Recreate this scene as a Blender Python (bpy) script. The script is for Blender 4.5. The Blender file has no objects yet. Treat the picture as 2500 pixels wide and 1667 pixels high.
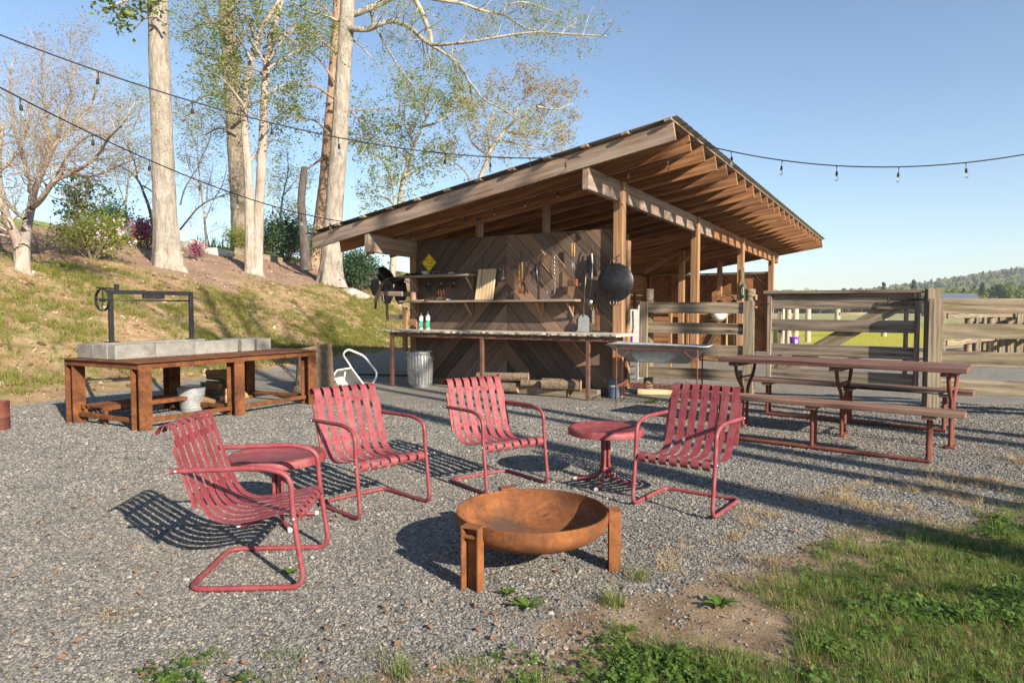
import bpy, math, random
import numpy as np
from mathutils import Vector, Matrix

random.seed(7)
RNG = np.random.default_rng(11)
SC = bpy.context.scene
COL = SC.collection
R = math.radians

# ------------------------------------------------------------------ camera
CAM_Z = 1.33
cam_d = bpy.data.cameras.new('camera')
cam_d.lens = 24.0
cam_d.sensor_width = 36.0
cam_d.clip_start = 0.05
cam_d.clip_end = 5000
cam = bpy.data.objects.new('camera', cam_d)
COL.objects.link(cam)
cam.location = (0, 0, CAM_Z)
cam.rotation_euler = (R(90 - 2.63), 0, 0)
SC.camera = cam

# ------------------------------------------------------------------ sky, sun, exposure
SUN_EL, SUN_AZ = 25.0, 142.0            # azimuth clockwise from +Y
to_sun = Vector((math.sin(R(SUN_AZ)) * math.cos(R(SUN_EL)), math.cos(R(SUN_AZ)) * math.cos(R(SUN_EL)), math.sin(R(SUN_EL))))
world = bpy.data.worlds.new('World')
SC.world = world
world.use_nodes = True
wn = world.node_tree
bg = wn.nodes['Background']
sky = wn.nodes.new('ShaderNodeTexSky')
sky.sky_type = 'NISHITA'
sky.sun_disc = False
sky.sun_elevation = R(SUN_EL)
sky.sun_rotation = R(SUN_AZ)
sky.altitude = 300
sky.air_density = 1.0
sky.dust_density = 0.2
sky.ozone_density = 2.0
wn.links.new(sky.outputs[0], bg.inputs[0])
bg.inputs[1].default_value = 0.088
sun_d = bpy.data.lights.new('sun', 'SUN')
sun_d.energy = 5.0
sun_d.angle = R(0.55)
sun_d.color = (1.0, 0.90, 0.76)
sun = bpy.data.objects.new('sun', sun_d)
COL.objects.link(sun)
sun.rotation_euler = to_sun.to_track_quat('Z', 'Y').to_euler()
sun.location = (8, -10, 12)
SC.view_settings.view_transform = 'Standard'
SC.view_settings.look = 'None'
SC.view_settings.gamma = 1.0
SC.view_settings.use_curve_mapping = False
SC.view_settings.exposure = 1.08
SC.cycles.max_bounces = 6
SC.cycles.transparent_max_bounces = 8

# ------------------------------------------------------------------ object helpers
def tag(o, label=None, cat=None, group=None, kind=None):
    if label: o['label'] = label
    if cat: o['category'] = cat
    if group: o['group'] = group
    if kind: o['kind'] = kind
    return o

def thing(name, label, cat, loc=(0, 0, 0), rz=0.0, group=None):
    o = bpy.data.objects.new(name, None)
    COL.objects.link(o)
    o.empty_display_size = 0.1
    o.location = loc
    o.rotation_euler = (0, 0, rz)
    return tag(o, label, cat, group)

def link_mesh(name, me, mat, parent=None, M=None):
    o = bpy.data.objects.new(name, me)
    COL.objects.link(o)
    if mat is not None and len(me.materials) == 0:
        me.materials.append(mat)
    if parent is not None:
        o.parent = parent
    if M is not None:
        o.matrix_basis = M
    return o

def copy_tree(o, parent=None):
    c = o.copy()
    COL.objects.link(c)
    c.parent = parent
    for ch in list(o.children):
        copy_tree(ch, c)
    return c

def smooth(me, on=True):
    me.polygons.foreach_set('use_smooth', [on] * len(me.polygons))

def quads_mesh(name, verts, quads, mats=None, matidx=None, smoothed=False):
    """big mesh from numpy arrays, quads only"""
    me = bpy.data.meshes.new(name)
    verts = np.ascontiguousarray(verts, np.float32)
    quads = np.ascontiguousarray(quads, np.int32)
    me.vertices.add(len(verts))
    me.vertices.foreach_set('co', verts.ravel())
    n = len(quads)
    me.loops.add(n * 4)
    me.loops.foreach_set('vertex_index', quads.ravel())
    me.polygons.add(n)
    me.polygons.foreach_set('loop_start', np.arange(0, n * 4, 4, dtype=np.int32))
    me.polygons.foreach_set('loop_total', np.full(n, 4, np.int32))
    if matidx is not None:
        me.polygons.foreach_set('material_index', np.ascontiguousarray(matidx, np.int32))
    if smoothed:
        me.polygons.foreach_set('use_smooth', np.ones(n, bool))
    for m in (mats or []):
        me.materials.append(m)
    me.update(calc_edges=True)
    return me

class MB:
    """collects simple shapes for ONE mesh"""
    def __init__(self):
        self.v, self.f = [], []
    def add(self, vs, fs):
        b = len(self.v)
        self.v += [tuple(p) for p in vs]
        self.f += [tuple(b + i for i in f) for f in fs]
        return self
    def box(self, c, s, rot=None, taper=1.0):
        hx, hy, hz = s[0] / 2, s[1] / 2, s[2] / 2
        vs = []
        for z in (-1, 1):
            k = taper if z > 0 else 1.0
            for x, y in ((-1, -1), (1, -1), (1, 1), (-1, 1)):
                vs.append(Vector((x * hx * k, y * hy * k, z * hz)))
        if rot is not None:
            vs = [rot @ p for p in vs]
        vs = [p + Vector(c) for p in vs]
        return self.add(vs, [(3, 2, 1, 0), (4, 5, 6, 7), (0, 1, 5, 4), (1, 2, 6, 5), (2, 3, 7, 6), (3, 0, 4, 7)])
    def tube(self, pts, r, seg=10, closed=False, caps=True):
        pts = [Vector(p) for p in pts]
        n = len(pts)
        rs = r if isinstance(r, (list, tuple)) else [r] * n
        tans = []
        for i in range(n):
            if closed:
                t = pts[(i + 1) % n] - pts[i - 1]
            else:
                t = pts[min(i + 1, n - 1)] - pts[max(i - 1, 0)]
            tans.append(t.normalized())
        a = Vector((0, 0, 1)) if abs(tans[0].z) < 0.9 else Vector((1, 0, 0))
        nrm = (a - tans[0] * a.dot(tans[0])).normalized()
        vs = []
        for i in range(n):
            t = tans[i]
            nrm = (nrm - t * nrm.dot(t))
            nrm = nrm.normalized() if nrm.length > 1e-6 else t.orthogonal().normalized()
            bn = t.cross(nrm)
            for k in range(seg):
                an = 2 * math.pi * k / seg
                vs.append(pts[i] + (nrm * math.cos(an) + bn * math.sin(an)) * rs[i])
        fs = []
        for i in range(n if closed else n - 1):
            j = (i + 1) % n
            for k in range(seg):
                k2 = (k + 1) % seg
                fs.append((i * seg + k, i * seg + k2, j * seg + k2, j * seg + k))
        if caps and not closed:
            fs.append(tuple(range(seg - 1, -1, -1)))
            fs.append(tuple((n - 1) * seg + k for k in range(seg)))
        return self.add(vs, fs)
    def lathe(self, prof, seg=32, c=(0, 0, 0), M=None):
        vs, fs = [], []
        for r, z in prof:
            for k in range(seg):
                a = 2 * math.pi * k / seg
                p = Vector((r * math.cos(a), r * math.sin(a), z))
                if M is not None: p = M @ p
                vs.append(p + Vector(c))
        for i in range(len(prof) - 1):
            for k in range(seg):
                k2 = (k + 1) % seg
                fs.append((i * seg + k, i * seg + k2, (i + 1) * seg + k2, (i + 1) * seg + k))
        if prof[0][0] > 1e-5: fs.append(tuple(range(seg - 1, -1, -1)))
        if prof[-1][0] > 1e-5: fs.append(tuple((len(prof) - 1) * seg + k for k in range(seg)))
        return self.add(vs, fs)
    def prism(self, poly, d0, d1, axis='y'):
        """poly: list of 2D points; extruded between d0 and d1"""
        n = len(poly)
        def P(p, d):
            if axis == 'y': return (p[0], d, p[1])
            if axis == 'z': return (p[0], p[1], d)
            return (d, p[0], p[1])
        vs = [P(p, d0) for p in poly] + [P(p, d1) for p in poly]
        fs = [tuple(range(n)), tuple(range(2 * n - 1, n - 1, -1))]
        for i in range(n):
            j = (i + 1) % n
            fs.append((j, i, n + i, n + j))
        return self.add(vs, fs)
    def ribbon(self, pts, width_vec, thick):
        """a strap: centreline pts, width vector, thickness along the normal"""
        pts = [Vector(p) for p in pts]
        w = Vector(width_vec)
        n = len(pts)
        vs = []
        for i in range(n):
            t = (pts[min(i + 1, n - 1)] - pts[max(i - 1, 0)]).normalized()
            nn = t.cross(w).normalized() * (thick / 2)
            for sx, sn in ((-1, -1), (1, -1), (1, 1), (-1, 1)):
                vs.append(pts[i] + w * (sx / 2) + nn * sn)
        fs = [(3, 2, 1, 0)]
        for i in range(n - 1):
            for k in range(4):
                k2 = (k + 1) % 4
                fs.append((i * 4 + k, i * 4 + k2, i * 4 + 4 + k2, i * 4 + 4 + k))
        fs.append(tuple((n - 1) * 4 + k for k in range(4)))
        return self.add(vs, fs)
    def build(self, name, mat, parent=None, sm=False, M=None, auto=None):
        me = bpy.data.meshes.new(name)
        me.from_pydata(self.v, [], self.f)
        bm_fix(me)
        if sm: smooth(me)
        o = link_mesh(name, me, mat, parent, M)
        if auto:
            me.set_sharp_from_angle(angle=R(auto))
        return o

def bm_fix(me):
    import bmesh
    bm = bmesh.new()
    bm.from_mesh(me)
    bmesh.ops.recalc_face_normals(bm, faces=bm.faces)
    bm.to_mesh(me)
    bm.free()

def fillet(pts, r, n=6, closed=False):
    """round the corners of a 3D polyline"""
    pts = [Vector(p) for p in pts]
    out = []
    N = len(pts)
    for i in range(N):
        if not closed and (i == 0 or i == N - 1):
            out.append(pts[i]); continue
        a, b, c = pts[i - 1], pts[i], pts[(i + 1) % N]
        d1, d2 = (a - b), (c - b)
        rr = min(r, d1.length * 0.48, d2.length * 0.48)
        p0, p2 = b + d1.normalized() * rr, b + d2.normalized() * rr
        for k in range(n + 1):
            t = k / n
            out.append(p0 * (1 - t) ** 2 + b * 2 * t * (1 - t) + p2 * t * t)
    return out

_CH = {}
def chamfer_mesh(L, w, h, c, mat):
    key = (round(L, 3), round(w, 3), round(h, 3), round(c, 4), mat.name)
    if key in _CH: return _CH[key]
    import bmesh
    bm = bmesh.new()
    bmesh.ops.create_cube(bm, size=1.0)
    for v in bm.verts:
        v.co = Vector((v.co.x * L, v.co.y * w, v.co.z * h))
    bmesh.ops.bevel(bm, geom=list(bm.edges), offset=c, segments=1, affect='EDGES')
    me = bpy.data.meshes.new('timber')
    bm.to_mesh(me)
    bm.free()
    me.materials.append(mat)
    _CH[key] = me
    return me

def frame(p0, p1, up=(0, 0, 1), roll=0.0):
    p0, p1 = Vector(p0), Vector(p1)
    x = (p1 - p0).normalized()
    u = Vector(up)
    if abs(x.dot(u)) > 0.97: u = Vector((0, 1, 0))
    y = u.cross(x).normalized()
    z = x.cross(y)
    M = Matrix((x, y, z)).transposed().to_4x4()
    M.translation = (p0 + p1) / 2
    if roll: M = M @ Matrix.Rotation(roll, 4, 'X')
    return M

def timber(name, p0, p1, w, h, mat, parent=None, up=(0, 0, 1), c=0.004, roll=0.0):
    """a sawn piece: local X runs along it, w is across, h is up"""
    L = (Vector(p1) - Vector(p0)).length
    me = chamfer_mesh(L, w, h, min(c, w * .2, h * .2), mat)
    return link_mesh(name, me, mat, parent, frame(p0, p1, up, roll))

def clip_poly(poly, nx, ny, d):
    """keep nx*x+ny*y<=d"""
    out = []
    for i in range(len(poly)):
        a, b = poly[i], poly[(i + 1) % len(poly)]
        fa, fb = nx * a[0] + ny * a[1] - d, nx * b[0] + ny * b[1] - d
        if fa <= 0: out.append(a)
        if fa * fb < 0:
            t = fa / (fa - fb)
            out.append((a[0] + (b[0] - a[0]) * t, a[1] + (b[1] - a[1]) * t))
    return out

def plank_panel(parent, x0, x1, z0, z1, ang, bw, y, th, mats, name='plank', yaxis='y', gap=0.003, jitter=0.004):
    """diagonal boards clipped to the rectangle x0..x1, z0..z1 of a wall; every board an object"""
    c, s = math.cos(ang), math.sin(ang)
    cs = [(x0, z0), (x1, z0), (x1, z1), (x0, z1)]
    offs = [-s * x + c * z for x, z in cs]
    k0 = math.floor(min(offs) / bw); k1 = math.ceil(max(offs) / bw)
    for k in range(k0, k1):
        lo, hi = k * bw + gap / 2, (k + 1) * bw - gap / 2
        p = clip_poly(cs, s, -c, -lo)
        p = clip_poly(p, -s, c, hi) if len(p) > 2 else p
        if len(p) < 3: continue
        ar = abs(sum(p[i][0] * p[(i + 1) % len(p)][1] - p[(i + 1) % len(p)][0] * p[i][1] for i in range(len(p)))) / 2
        if ar < 0.004: continue
        cx = sum(q[0] for q in p) / len(p); cz = sum(q[1] for q in p) / len(p)
        loc = [((q[0] - cx) * c + (q[1] - cz) * s, -(q[0] - cx) * s + (q[1] - cz) * c) for q in p]
        yy = y + random.uniform(-jitter, jitter)
        mb = MB().prism(loc, -th / 2, th / 2, 'y')
        if yaxis == 'y':
            X, Z = Vector((c, 0, s)), Vector((-s, 0, c)); T = Vector((cx, yy, cz))
        else:
            X, Z = Vector((0, c, s)), Vector((0, -s, c)); T = Vector((yy, cx, cz))
        Y = Z.cross(X)
        M = Matrix((X, Y, Z)).transposed().to_4x4(); M.translation = T
        mb.build(name, random.choice(mats), parent, M=M)

# ------------------------------------------------------------------ materials
def nodes_of(name, rough=0.7, metal=0.0, spec=0.3):
    m = bpy.data.materials.new(name)
    m.use_nodes = True
    nt = m.node_tree
    b = nt.nodes['Principled BSDF']
    b.inputs['Roughness'].default_value = rough
    b.inputs['Metallic'].default_value = metal
    b.inputs['Specular IOR Level'].default_value = spec
    return m, nt, b

class NB:
    def __init__(self, nt): self.nt = nt
    def n(self, t, **kw):
        x = self.nt.nodes.new(t)
        for k, v in kw.items(): setattr(x, k, v)
        return x
    def put(self, sock, v):
        if isinstance(v, bpy.types.NodeSocket): self.nt.links.new(v, sock)
        elif v is not None:
            if isinstance(v, (tuple, list)) and len(v) == 3 and sock.type == 'RGBA': v = (*v, 1)
            sock.default_value = v
    def coord(self, which='Object'): return self.n('ShaderNodeTexCoord').outputs[which]
    def pos(self): return self.n('ShaderNodeNewGeometry').outputs['Position']
    def rand(self): return self.n('ShaderNodeObjectInfo').outputs['Random']
    def mapping(self, vec, scale=(1, 1, 1), loc=None, rot=None):
        x = self.n('ShaderNodeMapping')
        self.put(x.inputs['Vector'], vec); x.inputs['Scale'].default_value = scale
        if loc is not None: self.put(x.inputs['Location'], loc)
        if rot is not None: x.inputs['Rotation'].default_value = rot
        return x.outputs[0]
    def noise(self, vec, scale=5, detail=4, rough=0.55, dist=0.0, out=0):
        x = self.n('ShaderNodeTexNoise')
        self.put(x.inputs['Vector'], vec); self.put(x.inputs['Scale'], scale)
        x.inputs['Detail'].default_value = detail; x.inputs['Roughness'].default_value = rough
        x.inputs['Distortion'].default_value = dist
        return x.outputs[out]
    def voro(self, vec, scale, feature='F1', out='Distance', rnd=1.0):
        x = self.n('ShaderNodeTexVoronoi', feature=feature)
        self.put(x.inputs['Vector'], vec); x.inputs['Scale'].default_value = scale
        x.inputs['Randomness'].default_value = rnd
        return x.outputs[out]
    def ramp(self, fac, stops, interp='LINEAR'):
        x = self.n('ShaderNodeValToRGB')
        self.put(x.inputs[0], fac)
        r = x.color_ramp; r.interpolation = interp
        while len(r.elements) < len(stops): r.elements.new(0.5)
        for e, (p, c) in zip(r.elements, stops):
            e.position = p
            e.color = (*c, 1) if not isinstance(c, (int, float)) else (c, c, c, 1)
        return x.outputs[0]
    def mix(self, fac, a, b, mode='MIX'):
        x = self.n('ShaderNodeMix', data_type='RGBA', blend_type=mode)
        self.put(x.inputs[0], fac); self.put(x.inputs[6], a); self.put(x.inputs[7], b)
        return x.outputs[2]
    def math(self, op, a, b=0.0, clamp=False):
        x = self.n('ShaderNodeMath', operation=op, use_clamp=clamp)
        self.put(x.inputs[0], a); self.put(x.inputs[1], b)
        return x.outputs[0]
    def comb(self, x=0.0, y=0.0, z=0.0):
        c = self.n('ShaderNodeCombineXYZ')
        for s, v in zip(c.inputs, (x, y, z)): self.put(s, v)
        return c.outputs[0]
    def hsv(self, col, h=0.5, s=1.0, v=1.0):
        x = self.n('ShaderNodeHueSaturation')
        self.put(x.inputs['Hue'], h); self.put(x.inputs['Saturation'], s); self.put(x.inputs['Value'], v); self.put(x.inputs['Color'], col)
        return x.outputs[0]
    def bump(self, h, strength=0.3, dist=0.01, normal=None):
        x = self.n('ShaderNodeBump')
        self.put(x.inputs['Height'], h); x.inputs['Strength'].default_value = strength; x.inputs['Distance'].default_value = dist
        if normal is not None: self.put(x.inputs['Normal'], normal)
        return x.outputs[0]
    def attr(self, name, out='Fac'):
        x = self.n('ShaderNodeAttribute', attribute_name=name)
        return x.outputs[out]

def wood(name, dark, mid, light, rough=0.75, grain=16, weather=None, wamt=0.5, vary=0.35, bump=0.35, moss=None, knots=True, con=1.0, alt=None):
    m, nt, b = nodes_of(name, rough, 0, 0.25)
    q = NB(nt)
    rnd = q.rand()
    off = q.comb(q.math('MULTIPLY', rnd, 37.0), q.math('MULTIPLY', rnd, 91.0), q.math('MULTIPLY', rnd, 53.0))
    P = q.mapping(q.coord(), (1, 1, 1), loc=off)
    # streaks along the board, a faint cathedral figure and fine fibres
    wv = q.n('ShaderNodeTexWave', wave_type='RINGS', rings_direction='X')
    q.put(wv.inputs['Vector'], q.mapping(P, (0.25, 1.6, 1.6), rot=(0, 0.04, 0.06)))
    wv.inputs['Scale'].default_value = grain * 0.3
    wv.inputs['Distortion'].default_value = 11.0
    wv.inputs['Detail'].default_value = 3.0
    wv.inputs['Detail Scale'].default_value = 0.5
    fib = q.noise(q.mapping(P, (1.6, grain * 6, grain * 6)), 1.0, 4, 0.6)
    big = q.noise(q.mapping(P, (0.75, grain * .8, grain * .8)), 1.0, 7, 0.66, 0.8)
    f = q.math('ADD', q.math('MULTIPLY', wv.outputs['Fac'], 0.13), q.math('ADD', q.math('MULTIPLY', fib, 0.25), q.math('MULTIPLY', big, 0.68)))
    col = q.ramp(f, [(0.53 - .20 / con, dark), (0.53, mid), (0.53 + .19 / con, light)])
    if knots:
        kd = q.voro(q.mapping(P, (1.3, 4.2, 4.2)), 1.0)
        col = q.mix(q.ramp(kd, [(0.045, 0.75), (0.12, 0.0)]), col, tuple(c * 0.4 for c in dark))
    if weather:
        wf = q.ramp(q.noise(q.mapping(P, (1.5, 4, 4)), 1.0, 5, 0.65), [(0.38, 0.0), (0.62, wamt)])
        col = q.mix(wf, col, weather)
    if moss:
        mf = q.ramp(q.noise(q.mapping(P, (2.0, 5, 5), loc=(9, 3, 1)), 1.0, 5, 0.7), [(0.52, 0.0), (0.7, 0.6)])
        col = q.mix(mf, col, moss)
    if alt:
        r2 = q.math('FRACT', q.math('MULTIPLY', rnd, 17.31))
        col = q.mix(q.ramp(r2, [(0.35, 0.0), (0.9, 0.65)]), col, q.mix(0.5, col, alt))
    val = q.math('ADD', q.math('MULTIPLY', rnd, vary), 1.0 - vary * 0.5)
    col = q.hsv(col, 0.5, 1.0, val)
    q.put(b.inputs['Base Color'], col)
    h = q.math('ADD', fib, q.math('MULTIPLY', big, 0.6))
    q.put(b.inputs['Normal'], q.bump(h, bump, 0.004))
    return m

def plain(name, col, rough=0.5, metal=0.0, spec=0.4, vary=0.12, nscale=6.0, bump=0.0, bscale=60, dirt=None, dirt_amt=0.4, rv=0.0, chips=None):
    m, nt, b = nodes_of(name, rough, metal, spec)
    q = NB(nt)
    P = q.coord()
    n1 = q.noise(P, nscale, 5, 0.6)
    c = q.hsv(col, 0.5, 1.0, q.ramp(n1, [(0.25, 1 - vary), (0.75, 1 + vary)]))
    if dirt:
        c = q.mix(q.ramp(q.noise(P, nscale * 2.3, 6, 0.7), [(0.45, 0.0), (0.72, dirt_amt)]), c, dirt)
    if chips:
        c = q.mix(q.ramp(q.noise(P, nscale * 5, 6, 0.75), [(0.70, 0.0), (0.74, 0.8)]), c, chips)
    if rv:
        c = q.hsv(c, 0.5, 1.0, q.math('ADD', q.math('MULTIPLY', q.rand(), rv), 1.0 - rv / 2))
    q.put(b.inputs['Base Color'], c)
    q.put(b.inputs['Roughness'], q.ramp(n1, [(0.2, max(0.05, rough - 0.12)), (0.8, min(1, rough + 0.12))]))
    if bump: q.put(b.inputs['Normal'], q.bump(q.noise(P, bscale, 4, 0.6), bump, 0.004))
    return m

def rust(name, tone=1.0, dark=(0.06, 0.028, 0.018), mid=(0.22, 0.078, 0.026), light=(0.42, 0.17, 0.05), gen=(0.5, 0.5, 0.5)):
    m, nt, b = nodes_of(name, 0.85, 0.0, 0.25)
    q = NB(nt)
    P = q.mapping(q.coord(), (1, 1, 1), loc=q.comb(q.math('MULTIPLY', q.rand(), 13.0), 0.0, 0.0))
    a = q.noise(P, 4.5, 9, 0.72, 0.6)
    f = q.noise(P, 38, 5, 0.7)
    x = q.math('ADD', q.math('MULTIPLY', a, 0.72), q.math('MULTIPLY', f, 0.28))
    c = q.ramp(x, [(0.32, tuple(v * tone for v in dark)), (0.47, tuple(v * tone for v in mid)), (0.66, tuple(v * tone for v in light))])
    sp = q.ramp(q.noise(P, 5, 8, 0.78, 0.8), [(0.56, 0.0), (0.68, 0.8)])
    c = q.mix(sp, c, tuple(v * 0.9 for v in dark))
    q.put(b.inputs['Base Color'], c)
    q.put(b.inputs['Normal'], q.bump(f, 0.35, 0.003))
    return m

MT = {}
# fresh reddish cedar / hemlock of the shed frame
MT['frame'] = wood('timber_frame', (0.13, 0.055, 0.024), (0.27, 0.125, 0.055), (0.41, 0.22, 0.11), 0.75, 14, vary=0.4)
MT['post'] = wood('timber_post', (0.16, 0.08, 0.034), (0.32, 0.168, 0.08), (0.46, 0.27, 0.145), 0.75, 12, weather=(0.30, 0.20, 0.125), wamt=0.4, vary=0.25)
MT['fascia'] = wood('timber_weathered', (0.10, 0.06, 0.038), (0.25, 0.165, 0.11), (0.38, 0.29, 0.215), 0.8, 12, weather=(0.30, 0.25, 0.21), wamt=0.55, vary=0.2, knots=False)
MT['wall'] = wood('wall_board', (0.06, 0.036, 0.023), (0.155, 0.10, 0.067), (0.27, 0.19, 0.135), 0.8, 15, weather=(0.21, 0.165, 0.135), wamt=0.35, vary=0.85, con=.6, alt=(0.30, 0.16, 0.09))
MT['wall2'] = wood('wall_board_dark', (0.045, 0.028, 0.019), (0.115, 0.075, 0.053), (0.20, 0.142, 0.105), 0.8, 15, weather=(0.18, 0.145, 0.125), wamt=0.35, vary=0.85, con=.6, alt=(0.10, 0.07, 0.055))
MT['inner'] = wood('inner_board', (0.13, 0.055, 0.024), (0.27, 0.125, 0.055), (0.40, 0.21, 0.10), 0.75, 14, vary=0.5)
MT['fence'] = wood('fence_board', (0.06, 0.042, 0.025), (0.185, 0.142, 0.092), (0.32, 0.255, 0.175), 0.85, 15, con=1.5, weather=(0.25, 0.205, 0.15), wamt=0.5, vary=0.25, moss=(0.15, 0.14, 0.05), bump=0.6)
MT['gate'] = wood('gate_board', (0.06, 0.043, 0.03), (0.19, 0.145, 0.105), (0.32, 0.255, 0.19), 0.85, 15, con=1.5, weather=(0.26, 0.21, 0.16), wamt=0.5, vary=0.25, moss=(0.15, 0.14, 0.07), bump=0.6)
MT['shelf'] = wood('shelf_board', (0.12, 0.075, 0.045), (0.27, 0.19, 0.13), (0.40, 0.31, 0.22), 0.8, 14, weather=(0.33, 0.29, 0.25), wamt=0.5, vary=0.2)
MT['picnic'] = wood('stained_board', (0.05, 0.018, 0.013), (0.135, 0.05, 0.036), (0.225, 0.105, 0.075), 0.62, 16, con=1.5, weather=(0.22, 0.14, 0.105), wamt=0.6, vary=0.25)
MT['bench'] = wood('worn_bench_board', (0.08, 0.034, 0.022), (0.19, 0.088, 0.058), (0.30, 0.175, 0.12), 0.68, 16, con=1.5, weather=(0.30, 0.2, 0.14), wamt=0.6, vary=0.25)
MT['cutting'] = wood('cutting_board', (0.36, 0.23, 0.11), (0.58, 0.42, 0.24), (0.72, 0.58, 0.38), 0.6, 12, vary=0.1, knots=False)
MT['handle'] = wood('tool_handle', (0.28, 0.14, 0.05), (0.48, 0.27, 0.11), (0.6, 0.4, 0.2), 0.6, 20, vary=0.2, knots=False)
MT['split'] = wood('split_wood', (0.16, 0.085, 0.04), (0.34, 0.205, 0.105), (0.52, 0.36, 0.21), 0.85, 20, vary=0.4, bump=0.8, knots=False)
MT['bark'] = plain('log_bark', (0.15, 0.105, 0.07), 0.95, 0, 0.15, 0.6, 16, bump=1.0, bscale=45, dirt=(0.30, 0.24, 0.17), dirt_amt=0.8)
MT['logend'] = plain('log_end', (0.40, 0.25, 0.13), 0.9, 0, 0.2, 0.3, 22, bump=0.4, bscale=70, dirt=(0.14, 0.08, 0.04), dirt_amt=0.6)
MT['red'] = plain('red_paint', (0.22, 0.038, 0.045), 0.52, 0, 0.4, 0.14, 7, bump=0.05, bscale=90, dirt=(0.27, 0.12, 0.115), dirt_amt=0.65, rv=.2, chips=(0.10, 0.035, 0.025))
MT['redtop'] = plain('red_paint_dusty', (0.22, 0.038, 0.043), 0.5, 0, 0.4, 0.14, 5, bump=0.03, bscale=60, dirt=(0.28, 0.145, 0.125), dirt_amt=0.6, chips=(0.10, 0.035, 0.025))
MT['cap'] = plain('white_rubber', (0.55, 0.50, 0.47), 0.6)
MT['bolt'] = plain('bolt_steel', (0.62, 0.61, 0.58), 0.3, 0.9, 0.5)
MT['rust'] = rust('rusty_steel', 0.92, dark=(0.055, 0.03, 0.022), mid=(0.20, 0.075, 0.028), light=(0.36, 0.14, 0.045))
def bowlmat():
    m = rust('rusty_bowl', 0.85, dark=(0.05, 0.027, 0.02), mid=(0.19, 0.07, 0.026), light=(0.37, 0.14, 0.042))
    nt = m.node_tree; q = NB(nt); b = nt.nodes['Principled BSDF']
    src = b.inputs['Base Color'].links[0].from_socket
    P = q.coord()
    d = q.n('ShaderNodeVectorMath', operation='DISTANCE'); q.put(d.inputs[0], P); d.inputs[1].default_value = (-.13, .17, .2)
    v = q.math('ADD', d.outputs['Value'], q.math('MULTIPLY', q.math('SUBTRACT', q.noise(P, 14, 7, 0.75), 0.5), 0.34))
    c = q.mix(q.ramp(v, [(0.06, 0.75), (0.16, 0.0)]), src, (0.065, 0.05, 0.04))
    st = q.ramp(q.noise(q.mapping(P, (9, 9, 1.2)), 1.0, 6, 0.7), [(0.5, 0.0), (0.72, 0.6)])
    c = q.mix(st, c, (0.09, 0.04, 0.025))
    q.put(b.inputs['Base Color'], c)
    return m
MT['bowl'] = bowlmat()
MT['rustbeam'] = rust('rusty_beam', 0.72, dark=(0.05, 0.026, 0.018), mid=(0.17, 0.062, 0.024), light=(0.36, 0.14, 0.045))
MT['basket'] = plain('basket_wire', (0.30, 0.21, 0.14), 0.6, 0.3)
MT['rustbrown'] = rust('brown_steel', 0.8, dark=(0.06, 0.035, 0.026), mid=(0.15, 0.075, 0.05), light=(0.24, 0.12, 0.08))
MT['rustpipe'] = rust('painted_pipe', 0.9, dark=(0.09, 0.03, 0.022), mid=(0.18, 0.058, 0.038), light=(0.25, 0.10, 0.07))
MT['black'] = plain('black_iron', (0.018, 0.018, 0.019), 0.45, 0.0, 0.5, 0.3, 9, bump=0.1, bscale=80)
MT['wok'] = plain('blackened_pan', (0.022, 0.022, 0.024), 0.42, 0.4, 0.5, 0.5, 7, bump=0.08, bscale=40, dirt=(0.09, 0.085, 0.08), dirt_amt=0.25)
MT['leather'] = plain('black_leather', (0.014, 0.013, 0.013), 0.42, 0, 0.5, 0.3, 9, bump=0.15, bscale=90)
MT['tan'] = plain('tan_girth', (0.16, 0.115, 0.075), 0.9, 0, 0.1, 0.3, 25, bump=0.5, bscale=120)
MT['brownleather'] = plain('brown_leather', (0.18, 0.07, 0.03), 0.6, 0, 0.4, 0.3, 12)
MT['steel'] = plain('grey_steel', (0.30, 0.29, 0.28), 0.4, 0.85, 0.5, 0.25, 12)
MT['white'] = plain('white_paint', (0.74, 0.72, 0.68), 0.45, 0, 0.4, 0.06, 8, dirt=(0.45, 0.38, 0.3), dirt_amt=0.3)
MT['cloth'] = plain('white_cloth', (0.68, 0.65, 0.60), 0.9, 0, 0.1, 0.15, 12, bump=0.3, bscale=20)
MT['purple'] = plain('purple_plastic', (0.19, 0.06, 0.42), 0.4, 0, 0.5, 0.08)
MT['blue'] = plain('blue_plastic', (0.10, 0.17, 0.27), 0.55, 0, 0.4, 0.2, dirt=(0.14, 0.13, 0.11), dirt_amt=0.6)
MT['cable'] = plain('black_cable', (0.012, 0.012, 0.013), 0.5)
MT['cord'] = plain('teal_rope', (0.03, 0.16, 0.14), 0.9)
MT['green'] = plain('can_green', (0.02, 0.27, 0.17), 0.35, 0, 0.5)
MT['canblue'] = plain('can_blue', (0.03, 0.22, 0.5), 0.35, 0, 0.5)
MT['yellow'] = plain('sign_yellow', (0.78, 0.60, 0.015), 0.45, 0, 0.4, 0.06)
MT['ink'] = plain('sign_ink', (0.012, 0.012, 0.012), 0.6)
MT['bone'] = plain('bowl_glaze', (0.55, 0.48, 0.38), 0.5)
MT['jar'] = plain('jar_tin', (0.45, 0.25, 0.17), 0.5, dirt=(0.6, 0.5, 0.4), dirt_amt=0.5)
MT['label_red'] = plain('label_red', (0.5, 0.05, 0.03), 0.5)

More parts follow.
